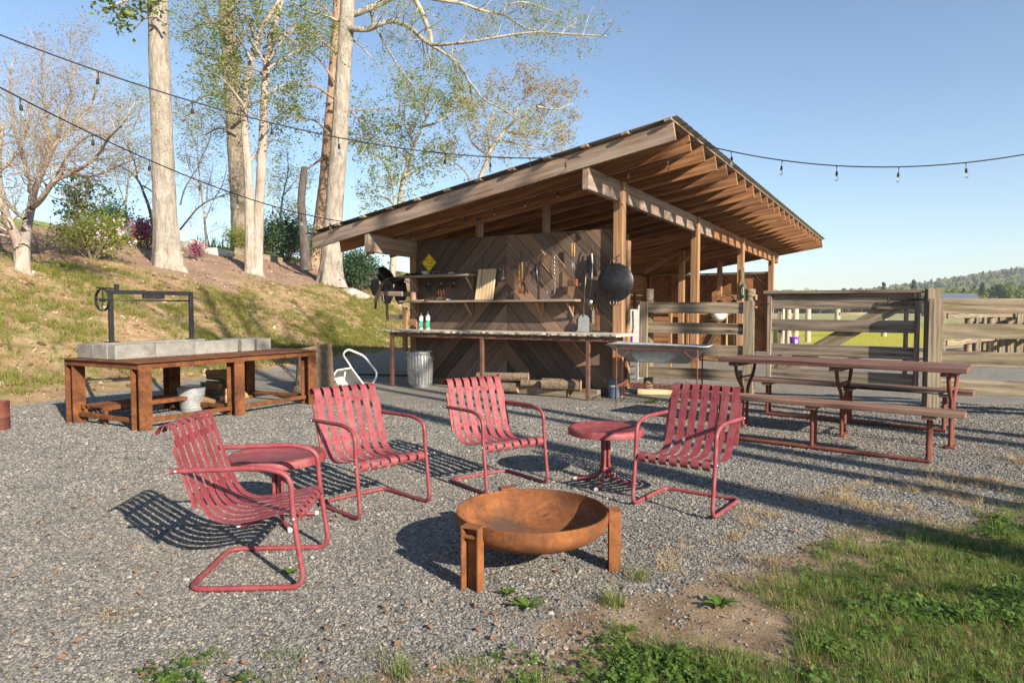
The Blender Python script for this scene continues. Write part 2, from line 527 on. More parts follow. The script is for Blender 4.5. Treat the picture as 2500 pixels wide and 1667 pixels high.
def galvanized(name, base=0.42):
    m, nt, b = nodes_of(name, 0.45, 0.85, 0.5)
    q = NB(nt); P = q.coord()
    v = q.voro(P, 22, out='Color')
    sp = q.n('ShaderNodeSeparateColor'); q.put(sp.inputs[0], v)
    n1 = q.noise(P, 5, 5, 0.65)
    f = q.math('ADD', q.math('MULTIPLY', sp.outputs[0], 0.35), q.math('MULTIPLY', n1, 0.8))
    q.put(b.inputs['Base Color'], q.ramp(f, [(0.25, tuple(base * x for x in (0.55, 0.57, 0.58))), (0.85, tuple(base * x for x in (1.35, 1.38, 1.36)))]))
    q.put(b.inputs['Roughness'], q.ramp(f, [(0.2, 0.5), (0.8, 0.32)]))
    return m
MT['galv'] = galvanized('galvanised_steel', 0.46)
MT['galvdull'] = plain('dull_zinc', (0.38, 0.395, 0.39), 0.55, 0.3, 0.4, 0.25, 9, dirt=(0.15, 0.13, 0.1), dirt_amt=0.45)

def concrete():
    m, nt, b = nodes_of('concrete', 0.92, 0, 0.2)
    q = NB(nt); P = q.mapping(q.coord(), (1, 1, 1), loc=q.comb(q.math('MULTIPLY', q.rand(), 29.0), 0.0, 0.0))
    f = q.math('ADD', q.math('MULTIPLY', q.noise(P, 5, 6, 0.7), 0.6), q.math('MULTIPLY', q.noise(P, 55, 5, 0.7), 0.4))
    c = q.ramp(f, [(0.3, (0.07, 0.066, 0.06)), (0.47, (0.215, 0.203, 0.18)), (0.7, (0.36, 0.34, 0.30))])
    c = q.hsv(c, 0.5, 1.0, q.math('ADD', q.math('MULTIPLY', q.rand(), 0.3), 0.85))
    q.put(b.inputs['Base Color'], c)
    q.put(b.inputs['Normal'], q.bump(q.noise(P, 70, 6, 0.75), 0.6, 0.006))
    return m
MT['concrete'] = concrete()
MT['stone'] = plain('counter_stone', (0.46, 0.41, 0.32), 0.85, 0, 0.3, 0.3, 14, bump=0.6, bscale=60, dirt=(0.13, 0.11, 0.08), dirt_amt=0.6)
MT['rock'] = plain('hill_rock', (0.44, 0.40, 0.34), 0.95, 0, 0.2, 0.35, 5, bump=1.0, bscale=14, dirt=(0.2, 0.16, 0.1), dirt_amt=0.5)

def glass():
    m, nt, b = nodes_of('bulb_glass', 0.03, 0, 0.5)
    b.inputs['Transmission Weight'].default_value = 1.0
    b.inputs['IOR'].default_value = 1.15
    b.inputs['Base Color'].default_value = (0.97, 0.95, 0.9, 1)
    return m
MT['glass'] = glass()

def roofmetal():
    m, nt, b = nodes_of('roof_metal', 0.5, 0.6, 0.5)
    q = NB(nt); P = q.coord()
    f = q.noise(P, 1.6, 6, 0.65)
    q.put(b.inputs['Base Color'], q.ramp(f, [(0.3, (0.085, 0.075, 0.062)), (0.7, (0.17, 0.155, 0.13))]))
    return m
MT['roof'] = roofmetal()

def leafmat(name, cols, rough=0.55, trans=0.35):
    """leaf colour varies from leaf to leaf (random per island); light comes through"""
    m, nt, b = nodes_of(name, rough, 0, 0.3)
    q = NB(nt)
    isl = q.n('ShaderNodeNewGeometry').outputs['Random Per Island']
    n = len(cols)
    c = q.ramp(isl, [(i / max(1, n - 1), cols[i]) for i in range(n)])
    q.put(b.inputs['Base Color'], c)
    tr = q.n('ShaderNodeBsdfTranslucent')
    q.put(tr.inputs[0], q.hsv(c, 0.5, 1.1, 1.3))
    mx = q.n('ShaderNodeMixShader')
    mx.inputs[0].default_value = trans
    nt.links.new(b.outputs[0], mx.inputs[1]); nt.links.new(tr.outputs[0], mx.inputs[2])
    nt.links.new(mx.outputs[0], nt.nodes['Material Output'].inputs[0])
    return m

# ------------------------------------------------------------------ the ground
KS = np.array([-100, 0, 1, 3, 5, 9, 13, 18, 30, 60, 200.0])
KZ = np.array([0, 0, .3, 1.25, 2.15, 3.35, 4.3, 4.95, 5.2, 4.9, 4.5])

def hill_s(x, y):
    """distance up the bank from its foot"""
    return (np.asarray(x) + 5.6) * -.97 + (np.asarray(y) - 12.5) * .244

def vnoise(x, y, seed=0):
    """cheap smooth value noise"""
    x = np.asarray(x, float); y = np.asarray(y, float)
    xi = np.floor(x).astype(np.int64); yi = np.floor(y).astype(np.int64)
    xf = x - xi; yf = y - yi
    xf = xf * xf * (3 - 2 * xf); yf = yf * yf * (3 - 2 * yf)
    def h(a, b):
        n = (a * 374761393 + b * 668265263 + seed * 1442695041) & 0x7fffffff
        n = ((n ^ (n >> 13)) * 1274126177) & 0x7fffffff
        return ((n ^ (n >> 16)) & 0xffff) / 65535.0
    return (h(xi, yi) * (1 - xf) + h(xi + 1, yi) * xf) * (1 - yf) + (h(xi, yi + 1) * (1 - xf) + h(xi + 1, yi + 1) * xf) * yf

def fbm(x, y, seed=0, oct=3):
    a, t, s = 0.5, 0, 0
    for o in range(oct):
        t = t + a * vnoise(np.asarray(x) * 2 ** o, np.asarray(y) * 2 ** o, seed + o * 17); s += a; a *= .5
    return t / s

def terrain(x, y):
    x = np.asarray(x, float); y = np.asarray(y, float)
    s = hill_s(x, y)
    z = sum(w * np.interp(s + o * 1.2, KS, KZ) for w, o in zip((.1, .2, .4, .2, .1), (-1, -.5, 0, .5, 1)))
    up = np.clip(s / 2, 0, 1)
    z = z + up * (fbm(x * .55, y * .55, 3) - .5) * .28 + up * (fbm(x * 2.2, y * 2.2, 9) - .5) * .10 + up * (vnoise(x * 5, y * 5, 19) - .5) * .05
    # far land swells a little beyond the fields
    d = np.hypot(x, y)
    z = z + np.clip((d - 300) / 700, 0, 1) * 3.0
    # forested ridge at the right
    z = z + 36 * np.exp(-(((x - 590) / 190.0) ** 2 + ((y - 660) / 190.0) ** 2)) * np.clip((d - 330) / 200, 0, 1)
    z = z + 12 * np.exp(-(((x - 170) / 330.0) ** 2 + ((y - 1050) / 160.0) ** 2))
    # lawn and yard are not dead flat
    near = np.clip(1 - s * 2, 0, 1)
    z = z + near * (fbm(x * .4, y * .4, 21) - .5) * .018 * np.clip(3 - d / 60, 0, 1)
    return z

def lawn_d(x, y):
    """positive inside the lawn at the lower right"""
    x = np.asarray(x, float); y = np.asarray(y, float)
    # edge through (-0.2,2.55) and (3.7,4.75)
    ex, ey = 4.1, 2.3
    L = math.hypot(ex, ey)
    d = ((x + .4) * ey - (y - 2.62) * ex) / L
    return d + (fbm(x * 1.3, y * 1.3, 5) - .5) * 1.0 - np.clip((-.5 - x) * .8, 0, 1.2)

def gcoords(lo, hi, fine, steps):
    out = [0.0]
    c = 0.0
    while c < hi:
        c += max(fine, c * steps); out.append(c)
    neg = [0.0]; c = 0.0
    while c > lo:
        c -= max(fine, -c * steps); neg.append(c)
    return np.array(sorted(set(neg[1:] + out)))

gx = gcoords(-1500, 1500, 0.16, 0.022)
gy = np.concatenate([gcoords(-160, 0, 0.5, 0.1)[:-1], gcoords(0, 1900, 0.16, 0.016)[1:]])
gy = np.array(sorted(set(np.round(gy, 4))))
X, Y = np.meshgrid(gx, gy)
Z = terrain(X, Y)
nx_, ny_ = len(gx), len(gy)
idx = np.arange(nx_ * ny_).reshape(ny_, nx_)
quads = np.stack([idx[:-1, :-1], idx[:-1, 1:], idx[1:, 1:], idx[1:, :-1]], -1).reshape(-1, 4)
gme = quads_mesh('ground', np.stack([X.ravel(), Y.ravel(), Z.ravel()], 1), quads, smoothed=True)
xs, ys = X.ravel(), Y.ravel()
S_ = hill_s(xs, ys)
lawn = lawn_d(xs, ys)
def sm(a, lo, hi): 
    t = np.clip((a - lo) / (hi - lo), 0, 1); return t * t * (3 - 2 * t)
w_lawn = sm(lawn, -.25, .25) * (ys < 9)
w_hill = sm(S_, -.2, .25)
w_mulch = w_hill * sm(S_ + (fbm(xs * .35, ys * .35, 31) - .5) * 4.0 + np.clip((xs + 9) * .25, -2, 1.0), 5.2, 6.6) * (1 - sm(S_, 13, 15.5))
w_field = sm(ys + (fbm(xs * .2, ys * .2, 8) - .5) * 3, 15.5, 17.5) * np.maximum(sm(xs - .515 / .857 * (ys - 10.4), 2.6, 3.6), sm(ys, 25, 27)) * (1 - w_hill)
w_mead = sm(ys + (fbm(xs * .15, ys * .15, 12) - .5) * 5, 24, 26.5)
for nm, arr in (('lawn', w_lawn), ('hill', w_hill), ('mulch', w_mulch), ('field', w_field), ('mead', w_mead), ('top', w_hill * sm(S_ + (fbm(xs * .3, ys * .3, 14) - .5) * 2.5, 9.8, 11.6))):
    a = gme.attributes.new(nm, 'FLOAT', 'POINT')
    a.data.foreach_set('value', arr.astype(np.float32))

def ground_mat():
    m, nt, b = nodes_of('ground_cover', 0.95, 0, 0.15)
    q = NB(nt)
    P = q.pos()
    # crushed stone
    vc = q.voro(P, 62, out='Color'); vd = q.voro(P, 62)
    sep = q.n('ShaderNodeSeparateColor'); q.put(sep.inputs[0], vc)
    vc2 = q.voro(P, 38, out='Color'); sep2 = q.n('ShaderNodeSeparateColor'); q.put(sep2.inputs[0], vc2)
    g = q.ramp(sep.outputs[0], [(0.0, (0.10, 0.098, 0.09)), (0.35, (0.19, 0.183, 0.168)), (0.7, (0.29, 0.272, 0.237)), (1.0, (0.44, 0.405, 0.34))])
    g = q.mix(q.ramp(sep2.outputs[1], [(0.55, 0.0), (0.9, 0.5)]), g, (0.30, 0.255, 0.20))
    g = q.mix(q.ramp(vd, [(0.0, 0.0), (0.6, 0.0), (0.95, 0.5)]), g, (0.09, 0.08, 0.07))
    dustf = q.ramp(q.noise(P, 0.55, 5, 0.65), [(0.42, 0.0), (0.7, 0.45)])
    g = q.mix(dustf, g, (0.29, 0.245, 0.19))
    g = q.hsv(g, 0.5, 1.0, q.ramp(q.noise(P, 1.7, 4, 0.6), [(0.3, 0.85), (0.7, 1.12)]))
    # red clay bank
    cl = q.ramp(q.noise(P, 2.6, 8, 0.7), [(0.32, (0.20, 0.12, 0.065)), (0.5, (0.38, 0.245, 0.14)), (0.72, (0.50, 0.36, 0.23))])
    cl = q.mix(q.ramp(q.noise(P, 30, 4, 0.7), [(0.45, 0.0), (0.75, 0.65)]), cl, (0.25, 0.18, 0.10))
    cl = q.hsv(cl, 0.5, 1.0, q.ramp(q.noise(P, 75, 5, 0.8), [(0.3, 0.7), (0.7, 1.25)]))
    gr = q.ramp(q.noise(P, 14, 6, 0.75), [(0.3, (0.055, 0.085, 0.018)), (0.55, (0.15, 0.19, 0.045)), (0.8, (0.27, 0.29, 0.085))])
    gm = q.ramp(q.math('ADD', q.math('MULTIPLY', q.noise(P, 0.9, 5, 0.6), 0.75), q.math('MULTIPLY', q.noise(P, 8, 5, 0.7), 0.35)), [(0.50, 0.0), (0.66, 0.5)])
    clay = q.mix(gm, cl, gr)
    mu = q.ramp(q.math('ADD', q.math('MULTIPLY', q.noise(q.mapping(P, (1, 1, 1)), 26, 6, 0.8), 0.7), q.math('MULTIPLY', q.noise(P, 1.2, 4, 0.6), 0.3)),
                [(0.3, (0.11, 0.066, 0.045)), (0.48, (0.26, 0.17, 0.12)), (0.68, (0.42, 0.31, 0.23))])
    top = q.mix(0.75, cl, q.ramp(q.noise(P, 1.5, 6, 0.7), [(0.3, (0.10, 0.16, 0.03)), (0.7, (0.24, 0.29, 0.07))]))
    hillc = q.mix(q.attr('top'), q.mix(q.attr('mulch'), clay, mu), top)
    # dirt under the lawn
    di = q.ramp(q.noise(P, 5, 8, 0.72), [(0.3, (0.10, 0.07, 0.042)), (0.5, (0.26, 0.185, 0.115)), (0.72, (0.44, 0.325, 0.21))])
    di = q.mix(q.ramp(q.noise(P, 45, 4, 0.7), [(0.5, 0.0), (0.8, 0.5)]), di, (0.13, 0.105, 0.06))
    # fields: sand strip, buttercup meadow, pasture in bands
    sand = q.ramp(q.noise(P, 3, 7, 0.7), [(0.3, (0.30, 0.225, 0.14)), (0.7, (0.46, 0.365, 0.24))])
    sp = q.n('ShaderNodeSeparateXYZ'); q.put(sp.inputs[0], P)
    dist = q.math('ADD', sp.outputs[1], q.math('MULTIPLY', q.noise(P, 0.06, 4, 0.6), 26.0))
    fl = q.mix(q.ramp(q.noise(P, 9, 3, 0.8), [(0.47, 0.0), (0.56, 0.85)]), q.ramp(q.noise(P, 2.5, 5, 0.7), [(0.3, (0.16, 0.20, 0.035)), (0.7, (0.30, 0.32, 0.07))]), (0.66, 0.50, 0.03))
    past = q.ramp(q.noise(P, 1.1, 7, 0.7), [(0.3, (0.17, 0.20, 0.06)), (0.7, (0.34, 0.34, 0.13))])
    tanf = q.ramp(q.noise(P, 0.25, 7, 0.7), [(0.3, (0.25, 0.235, 0.09)), (0.7, (0.44, 0.36, 0.19))])
    far = q.mix(q.ramp(q.math('DIVIDE', dist, 200.0), [(0.28, 0.0), (0.34, 1.0)]), fl, past)
    far = q.mix(q.ramp(q.math('DIVIDE', dist, 200.0), [(0.42, 0.0), (0.48, 0.9), (0.66, 0.4), (0.85, 0.85)]), far, tanf)
    fld = q.mix(q.attr('mead'), sand, far)
    # assemble, the edges broken up by noise
    def edge(nm, sc=7.0, k=0.55):
        n = q.noise(P, sc, 6, 0.75)
        return q.ramp(q.math('ADD', q.attr(nm), q.math('MULTIPLY', q.math('SUBTRACT', n, 0.5), k)), [(0.42, 0.0), (0.58, 1.0)])
    c = q.mix(edge('lawn', 5.0, 1.2), g, di)
    c = q.mix(edge('field', 3.0, 0.7), c, fld)
    c = q.mix(edge('hill', 4.0, 0.7), c, hillc)
    q.put(b.inputs['Base Color'], c)
    soft = q.math('MAXIMUM', q.attr('lawn'), q.math('MAXIMUM', q.attr('hill'), q.attr('field')))
    hard = q.math('SUBTRACT', 1.0, soft)
    h = q.math('ADD', q.math('MULTIPLY', q.math('ADD', q.math('MULTIPLY', vd, -0.6), q.math('MULTIPLY', sep.outputs[2], 0.4)), hard), q.math('ADD', q.math('MULTIPLY', q.noise(P, 16, 6, 0.75), 0.9), q.math('MULTIPLY', q.noise(P, 70, 5, 0.8), 0.5)))
    q.put(b.inputs['Normal'], q.bump(h, 0.8, 0.02))
    return m
MT['ground'] = ground_mat()
gme.materials.append(MT['ground'])
ground = link_mesh('ground', gme, None)
tag(ground, 'grey gravel yard running into red clay bank, lawn and far fields', 'ground', kind='structure')

# ------------------------------------------------------------------ scatter through geometry nodes (only for what nobody could count)
def scatter(name, pts, rot, scl, idx, protos, label, cat):
    me = bpy.data.meshes.new(name)
    n = len(pts)
    me.vertices.add(n)
    me.vertices.foreach_set('co', np.ascontiguousarray(pts, np.float32).ravel())
    a = me.attributes.new('rot', 'FLOAT_VECTOR', 'POINT'); a.data.foreach_set('vector', np.ascontiguousarray(rot, np.float32).ravel())
    a = me.attributes.new('scl', 'FLOAT', 'POINT'); a.data.foreach_set('value', np.ascontiguousarray(scl, np.float32))
    a = me.attributes.new('idx', 'INT', 'POINT'); a.data.foreach_set('value', np.ascontiguousarray(idx, np.int32))
    o = link_mesh(name, me, None)
    coll = bpy.data.collections.new(name + '_pieces')
    for p in protos: coll.objects.link(p)
    order = sorted(range(len(protos)), key=lambda i: protos[i].name.lower())     # collection info hands its children out by name
    rank = np.argsort(order)
    a.data.foreach_set('value', np.ascontiguousarray(rank[np.asarray(idx)], np.int32))
    ng = bpy.data.node_groups.new(name, 'GeometryNodeTree')
    ng.interface.new_socket('Geometry', in_out='INPUT', socket_type='NodeSocketGeometry')
    ng.interface.new_socket('Geometry', in_out='OUTPUT', socket_type='NodeSocketGeometry')
    gi, go = ng.nodes.new('NodeGroupInput'), ng.nodes.new('NodeGroupOutput')
    ip = ng.nodes.new('GeometryNodeInstanceOnPoints')
    ci = ng.nodes.new('GeometryNodeCollectionInfo')
    ci.inputs['Collection'].default_value = coll
    ci.inputs['Separate Children'].default_value = True
    ci.inputs['Reset Children'].default_value = True
    def na(nm, t):
        x = ng.nodes.new('GeometryNodeInputNamedAttribute'); x.data_type = t; x.inputs['Name'].default_value = nm
        return x.outputs['Attribute']
    e2r = ng.nodes.new('FunctionNodeEulerToRotation')
    L = ng.links.new
    L(gi.outputs[0], ip.inputs['Points']); L(ci.outputs[0], ip.inputs['Instance'])
    ip.inputs['Pick Instance'].default_value = True
    L(na('idx', 'INT'), ip.inputs['Instance Index'])
    L(na('rot', 'FLOAT_VECTOR'), e2r.inputs[0]); L(e2r.outputs[0], ip.inputs['Rotation'])
    L(na('scl', 'FLOAT'), ip.inputs['Scale'])
    L(ip.outputs[0], go.inputs[0])
    md = o.modifiers.new('scatter', 'NODES'); md.node_group = ng
    return tag(o, label, cat, kind='stuff')

def proto(name, me):
    return bpy.data.objects.new(name, me)

def stone_protos():
    m, nt, b = nodes_of('crushed_stone', 0.85, 0, 0.3)
    q = NB(nt)
    c = q.ramp(q.rand(), [(0.0, (0.06, 0.06, 0.058)), (0.25, (0.12, 0.118, 0.112)), (0.55, (0.185, 0.178, 0.162)), (0.84, (0.275, 0.256, 0.222)), (0.95, (0.26, 0.205, 0.15)), (1.0, (0.42, 0.385, 0.325))])
    GPn = q.pos()
    c = q.mix(q.ramp(q.noise(GPn, 0.7, 5, 0.65), [(0.52, 0.0), (0.75, 0.45)]), c, (0.22, 0.175, 0.13))
    c = q.hsv(c, 0.5, 1.0, q.ramp(q.noise(GPn, 1.9, 4, 0.65), [(0.3, 0.78), (0.7, 1.15)]))
    q.put(b.inputs['Base Color'], q.hsv(c, 0.5, 1.0, q.ramp(q.noise(q.coord(), 1.3, 3, 0.6), [(0.3, 0.85), (0.7, 1.15)])))
    out = []
    import bmesh
    for k in range(6):
        bm = bmesh.new()
        bmesh.ops.create_icosphere(bm, subdivisions=1, radius=1.0)
        rr = random.Random(k)
        sx, sy, sz = rr.uniform(.8, 1.25), rr.uniform(.6, .9), rr.uniform(.42, .62)
        for v in bm.verts:
            d = rr.uniform(.78, 1.12)
            v.co = Vector((v.co.x * sx * d, v.co.y * sy * d, v.co.z * sz * d))
        me = bpy.data.meshes.new('crushed_stone'); bm.to_mesh(me); bm.free()
        me.materials.append(m)
        out.append(proto('crushed_stone', me))
    return out

def in_view(x, y, margin=0.25):
    return (np.abs(x) < .77 * y + margin) & (y > 1.9)

def gravel():
    pts = []
    N = 640000
    # sample with density falling off with distance
    yy = RNG.uniform(1.95, 9.6, N * 2)
    xx = RNG.uniform(-1, 1, N * 2) * (.78 * yy + .2)
    dens = np.clip(8200 - np.clip(yy - 2.7, 0, 9) * 1120, 620, 8200)
    area_w = 2 * (.78 * yy + .2)
    keep = RNG.random(N * 2) < dens * area_w * (9.6 - 1.95) / (N * 2)
    xx, yy = xx[keep], yy[keep]
    ld = lawn_d(xx, yy) + (fbm(xx * 6, yy * 6, 77) - .5) * .5
    hs = hill_s(xx, yy)
    ok = (RNG.random(len(xx)) > sm(ld, -.30, .35) * .93) & (hs < -.02)
    xx, yy = xx[ok], yy[ok]
    sc = RNG.gamma(8, .00074, len(xx)).clip(.0030, .014) * (1 + np.clip(yy - 4, 0, 5) * .10) * np.where(RNG.random(len(xx)) < .06, 1.5, 1)
    zz = terrain(xx, yy) + sc * .18
    rot = np.stack([RNG.normal(0, .35, len(xx)), RNG.normal(0, .35, len(xx)), RNG.uniform(0, 6.28, len(xx))], 1)
    scatter('gravel', np.stack([xx, yy, zz], 1), rot, sc, RNG.integers(0, 6, len(xx)), stone_protos(), 'loose grey crushed stone covering the yard', 'gravel')
gravel()

GRASS = leafmat('grass_blade', [(0.06, 0.115, 0.018), (0.105, 0.17, 0.028), (0.155, 0.21, 0.04), (0.22, 0.25, 0.06), (0.34, 0.30, 0.14)], 0.5, 0.4)
GRASSY = leafmat('bank_grass_blade', [(0.13, 0.165, 0.025), (0.19, 0.22, 0.035), (0.26, 0.27, 0.055), (0.34, 0.30, 0.10)], 0.55, 0.4)
STRAW = leafmat('dry_grass_blade', [(0.30, 0.20, 0.09), (0.42, 0.30, 0.15), (0.52, 0.40, 0.22)], 0.7, 0.3)
CLOVER = leafmat('clover_leaf', [(0.06, 0.125, 0.02), (0.10, 0.175, 0.03), (0.15, 0.22, 0.045)], 0.5, 0.4)
LITTER = leafmat('dead_leaf', [(0.10, 0.045, 0.025), (0.19, 0.095, 0.05), (0.28, 0.16, 0.09), (0.36, 0.24, 0.15)], 0.8, 0.15)

def tuft_arrays(n, h, spread, w, lean, rng, nseg=3, curl=0.5):
    V, Q = [], []
    for k in range(n):
        a = rng.uniform(0, 6.283); r = spread * math.sqrt(rng.random())
        bx, by = r * math.cos(a), r * math.sin(a)
        da = a + rng.normal(0, .7)
        hh = h * rng.uniform(.5, 1.1); ln = lean * rng.uniform(.2, 1.2)
        fx, fy = math.cos(da), math.sin(da)
        wx, wy = -fy * w / 2, fx * w / 2
        base = len(V)
        for i in range(nseg + 1):
            t = i / nseg
            out = hh * ln * (t ** (1 + curl))
            z = hh * t * (1 - .25 * ln * t)
            kk = 1 - t * .92
            V.append((bx + fx * out - wx * kk, by + fy * out - wy * kk, z))
            V.append((bx + fx * out + wx * kk, by + fy * out + wy * kk, z))
        for i in range(nseg):
            Q.append((base + 2 * i, base + 2 * i + 1, base + 2 * i + 3, base + 2 * i + 2))
    return V, Q

def tuft_mesh(name, n, h, spread, w, lean, mat, seed, curl=.5):
    V, Q = tuft_arrays(n, h, spread, w, lean, np.random.default_rng(seed), curl=curl)
    return quads_mesh(name, V, Q, [mat])

def clover_mesh(seed, n=16, mat=None):
    rng = np.random.default_rng(seed)
    V, Q = [], []
    for k in range(n):
        cx, cy = rng.normal(0, .028, 2); cz = rng.uniform(.012, .035)
        a0 = rng.uniform(0, 6.28); r = rng.uniform(.006, .011)
        tilt = rng.normal(0, .35, 2)
        for j in range(3):
            a = a0 + j * 2.094
            px, py = math.cos(a), math.sin(a)
            b = len(V)
            for (u, v) in ((0, 0), (.8, -.75), (1.7, 0), (.8, .75)):
                x = (px * u - py * v) * r; y = (py * u + px * v) * r
                V.append((cx + x, cy + y, cz + x * tilt[0] + y * tilt[1]))
            Q.append((b, b + 1, b + 2, b + 3))
    return quads_mesh('clover', V, Q, [mat or CLOVER])

def lawn_scatter():
    N = 52000
    yy = RNG.uniform(1.95, 7.5, N); xx = RNG.uniform(-1, 1, N) * (.78 * yy + .3)
    ld = lawn_d(xx, yy)
    patch = fbm(xx * 1.1 + 3, yy * 1.1, 41, 4)
    bare = np.exp(-(((xx - .90) / .24) ** 2 + ((yy - 2.92) / .24) ** 2)) * .8 + np.exp(-(((xx - 1.0) / .14) ** 2 + ((yy - 2.66) / .16) ** 2)) * .7
    right = np.clip((xx - .4) * .3, 0, .45)
    dens = sm(ld, -.15, .95) * sm(patch + right * .6 + np.clip(ld, 0, 1) * .10 - bare + ((yy < 2.85) & (xx > -.55)) * .17, .40, .66)
    keep = RNG.random(N) < dens * np.clip(yy / 4.0, .3, 1)
    # weeds on the near edge at the left
    strip = (yy < 2.45 + .25 * fbm(xx * 2, yy * 2, 61)) & (xx < .4) & (fbm(xx * 2.5, yy * 2.5, 62) > .56) & (RNG.random(N) < .05)
    keep |= strip
    xx, yy = xx[keep], yy[keep]
    n = len(xx)
    protos = [proto('grass_clump', tuft_mesh('grass_clump', 30, (.04, .058, .05, .072)[k], .05, .0024, (.9, .75, 1.2, .7)[k], GRASS, 100 + k)) for k in range(4)]
    protos += [proto('grass_clump', tuft_mesh('grass_clump', 18, .04, .05, .0026, 1.4, GRASS if k else STRAW, 120 + k)) for k in range(2)]
    protos += [proto('clover_patch', clover_mesh(140 + k)) for k in range(3)]
    cl = (fbm(xx * 1.7, yy * 1.7, 71) + np.where((xx < .75) & (xx > -.1) & (yy < 2.75), .14, -.12) > .58) & (RNG.random(n) < .7)
    idx = np.where(cl | (RNG.random(n) < .10), RNG.integers(6, 9, n), RNG.integers(0, 6, n))
    sc = RNG.uniform(.55, 1.15, n) * (.8 + .5 * fbm(xx * .8, yy * .8, 33))
    rot = np.stack([RNG.normal(0, .12, n), RNG.normal(0, .12, n), RNG.uniform(0, 6.28, n)], 1)
    scatter('lawn_grass', np.stack([xx, yy, terrain(xx, yy)], 1), rot, sc, idx, protos, 'green grass and clover of the lawn at the gravel edge', 'grass')
    # straw along the lawn edge
    N = 1500
    t = RNG.uniform(.25, 1.3, N); off = RNG.normal(.0, .24, N)
    xx = -.2 + 3.9 * t - 2.2 / 4.48 * -off * 0; yy = 2.95 + 2.25 * t + off + .10
    keep = (fbm(xx * 1.9, yy * 1.9, 81, 4) > .55) & in_view(xx, yy)
    xx, yy = xx[keep], yy[keep]; n = len(xx)
    protos = [proto('straw_clump', tuft_mesh('straw_clump', 22, .045, .05, .0026, 2.0, STRAW, 160 + k, curl=.2)) for k in range(3)]
    rot = np.stack([RNG.normal(0, .3, n), RNG.normal(0, .3, n), RNG.uniform(0, 6.28, n)], 1)
    scatter('dry_straw', np.stack([xx, yy, terrain(xx, yy) + .004], 1), rot, RNG.uniform(.5, 1.15, n), RNG.integers(0, 3, n), protos, 'dry tan straw lying along the edge between gravel and lawn', 'straw')
lawn_scatter()

def bank_scatter():
    N = 150000
    ss = RNG.uniform(0.0, 13, N); tt = RNG.uniform(-9, 26, N)
    xx = -5.6 - .97 * ss + .244 * tt; yy = 12.5 + .244 * ss + .97 * tt
    ok = in_view(xx, yy, 1.0)
    xx, yy, ss = xx[ok], yy[ok], ss[ok]
    p = fbm(xx * 1.5, yy * 1.5, 51, 4) * .7 + fbm(xx * .4, yy * .4, 52) * .3
    low = sm(ss, 0, .8) * (1 - sm(ss + (fbm(xx * .35, yy * .35, 31) - .5) * 4, 4.6, 6.2))
    right = np.clip((xx + 8) * .035, -.05, .12)
    dens = low * sm(p + right, .44, .60) * .42 + .05 * low
    keep = RNG.random(len(xx)) < dens
    xx, yy = xx[keep], yy[keep]; n = len(xx)
    protos = [proto('bank_tuft', tuft_mesh('bank_tuft', 22, .15, .10, .009, .8, GRASSY, 200 + k)) for k in range(4)]
    protos += [proto('bank_tuft', tuft_mesh('bank_tuft', 16, .08, .13, .009, 1.3, GRASSY, 210 + k)) for k in range(2)]
    protos += [proto('bank_straw', tuft_mesh('bank_straw', 14, .08, .12, .007, 1.8, STRAW, 220 + k)) for k in range(1)]
    rot = np.stack([RNG.normal(0, .2, n), RNG.normal(0, .2, n), RNG.uniform(0, 6.28, n)], 1)
    idx = np.where(RNG.random(n) < .2, 6, RNG.integers(0, 6, n))
    scatter('bank_grass', np.stack([xx, yy, terrain(xx, yy)], 1), rot, RNG.uniform(.5, 1.25, n), idx, protos, 'patchy yellow green grass on the red clay bank', 'grass')
bank_scatter()

def litter_scatter():
    N = 1300
    yy = RNG.uniform(2.0, 8.0, N) ; xx = RNG.uniform(-1, 1, N) * (.78 * yy)
    keep = (fbm(xx * .9, yy * .9, 91) > .42) & (hill_s(xx, yy) < -.1) & (RNG.random(N) < np.clip(1.2 - yy * .11, .2, 1))
    xx, yy = xx[keep], yy[keep]; n = len(xx)
    protos = []
    for k in range(4):
        rng = np.random.default_rng(300 + k)
        V, Q = [], []
        m = 5
        for i in range(m + 1):
            t = i / m
            w = math.sin(math.pi * min(1, t * .93 + .05)) * rng.uniform(.28, .45)
            z = .12 * math.sin(t * 3) + rng.normal(0, .03)
            V += [(t - .5, -w, z + .12 * rng.random()), (t - .5, 0, z - .02), (t - .5, w, z + .12 * rng.random())]
        for i in range(m):
            for j in range(2):
                Q.append((i * 3 + j, i * 3 + j + 1, i * 3 + j + 4, i * 3 + j + 3))
        protos.append(proto('dead_leaf', quads_mesh('dead_leaf', V, Q, [LITTER])))
    rot = np.stack([RNG.normal(0, .25, n), RNG.normal(0, .25, n), RNG.uniform(0, 6.28, n)], 1)
    scatter('leaf_litter', np.stack([xx, yy, terrain(xx, yy) + .014], 1), rot, RNG.uniform(.012, .036, n), RNG.integers(0, 4, n), protos, 'small dead brown leaves strewn over gravel and lawn', 'leaves')
litter_scatter()

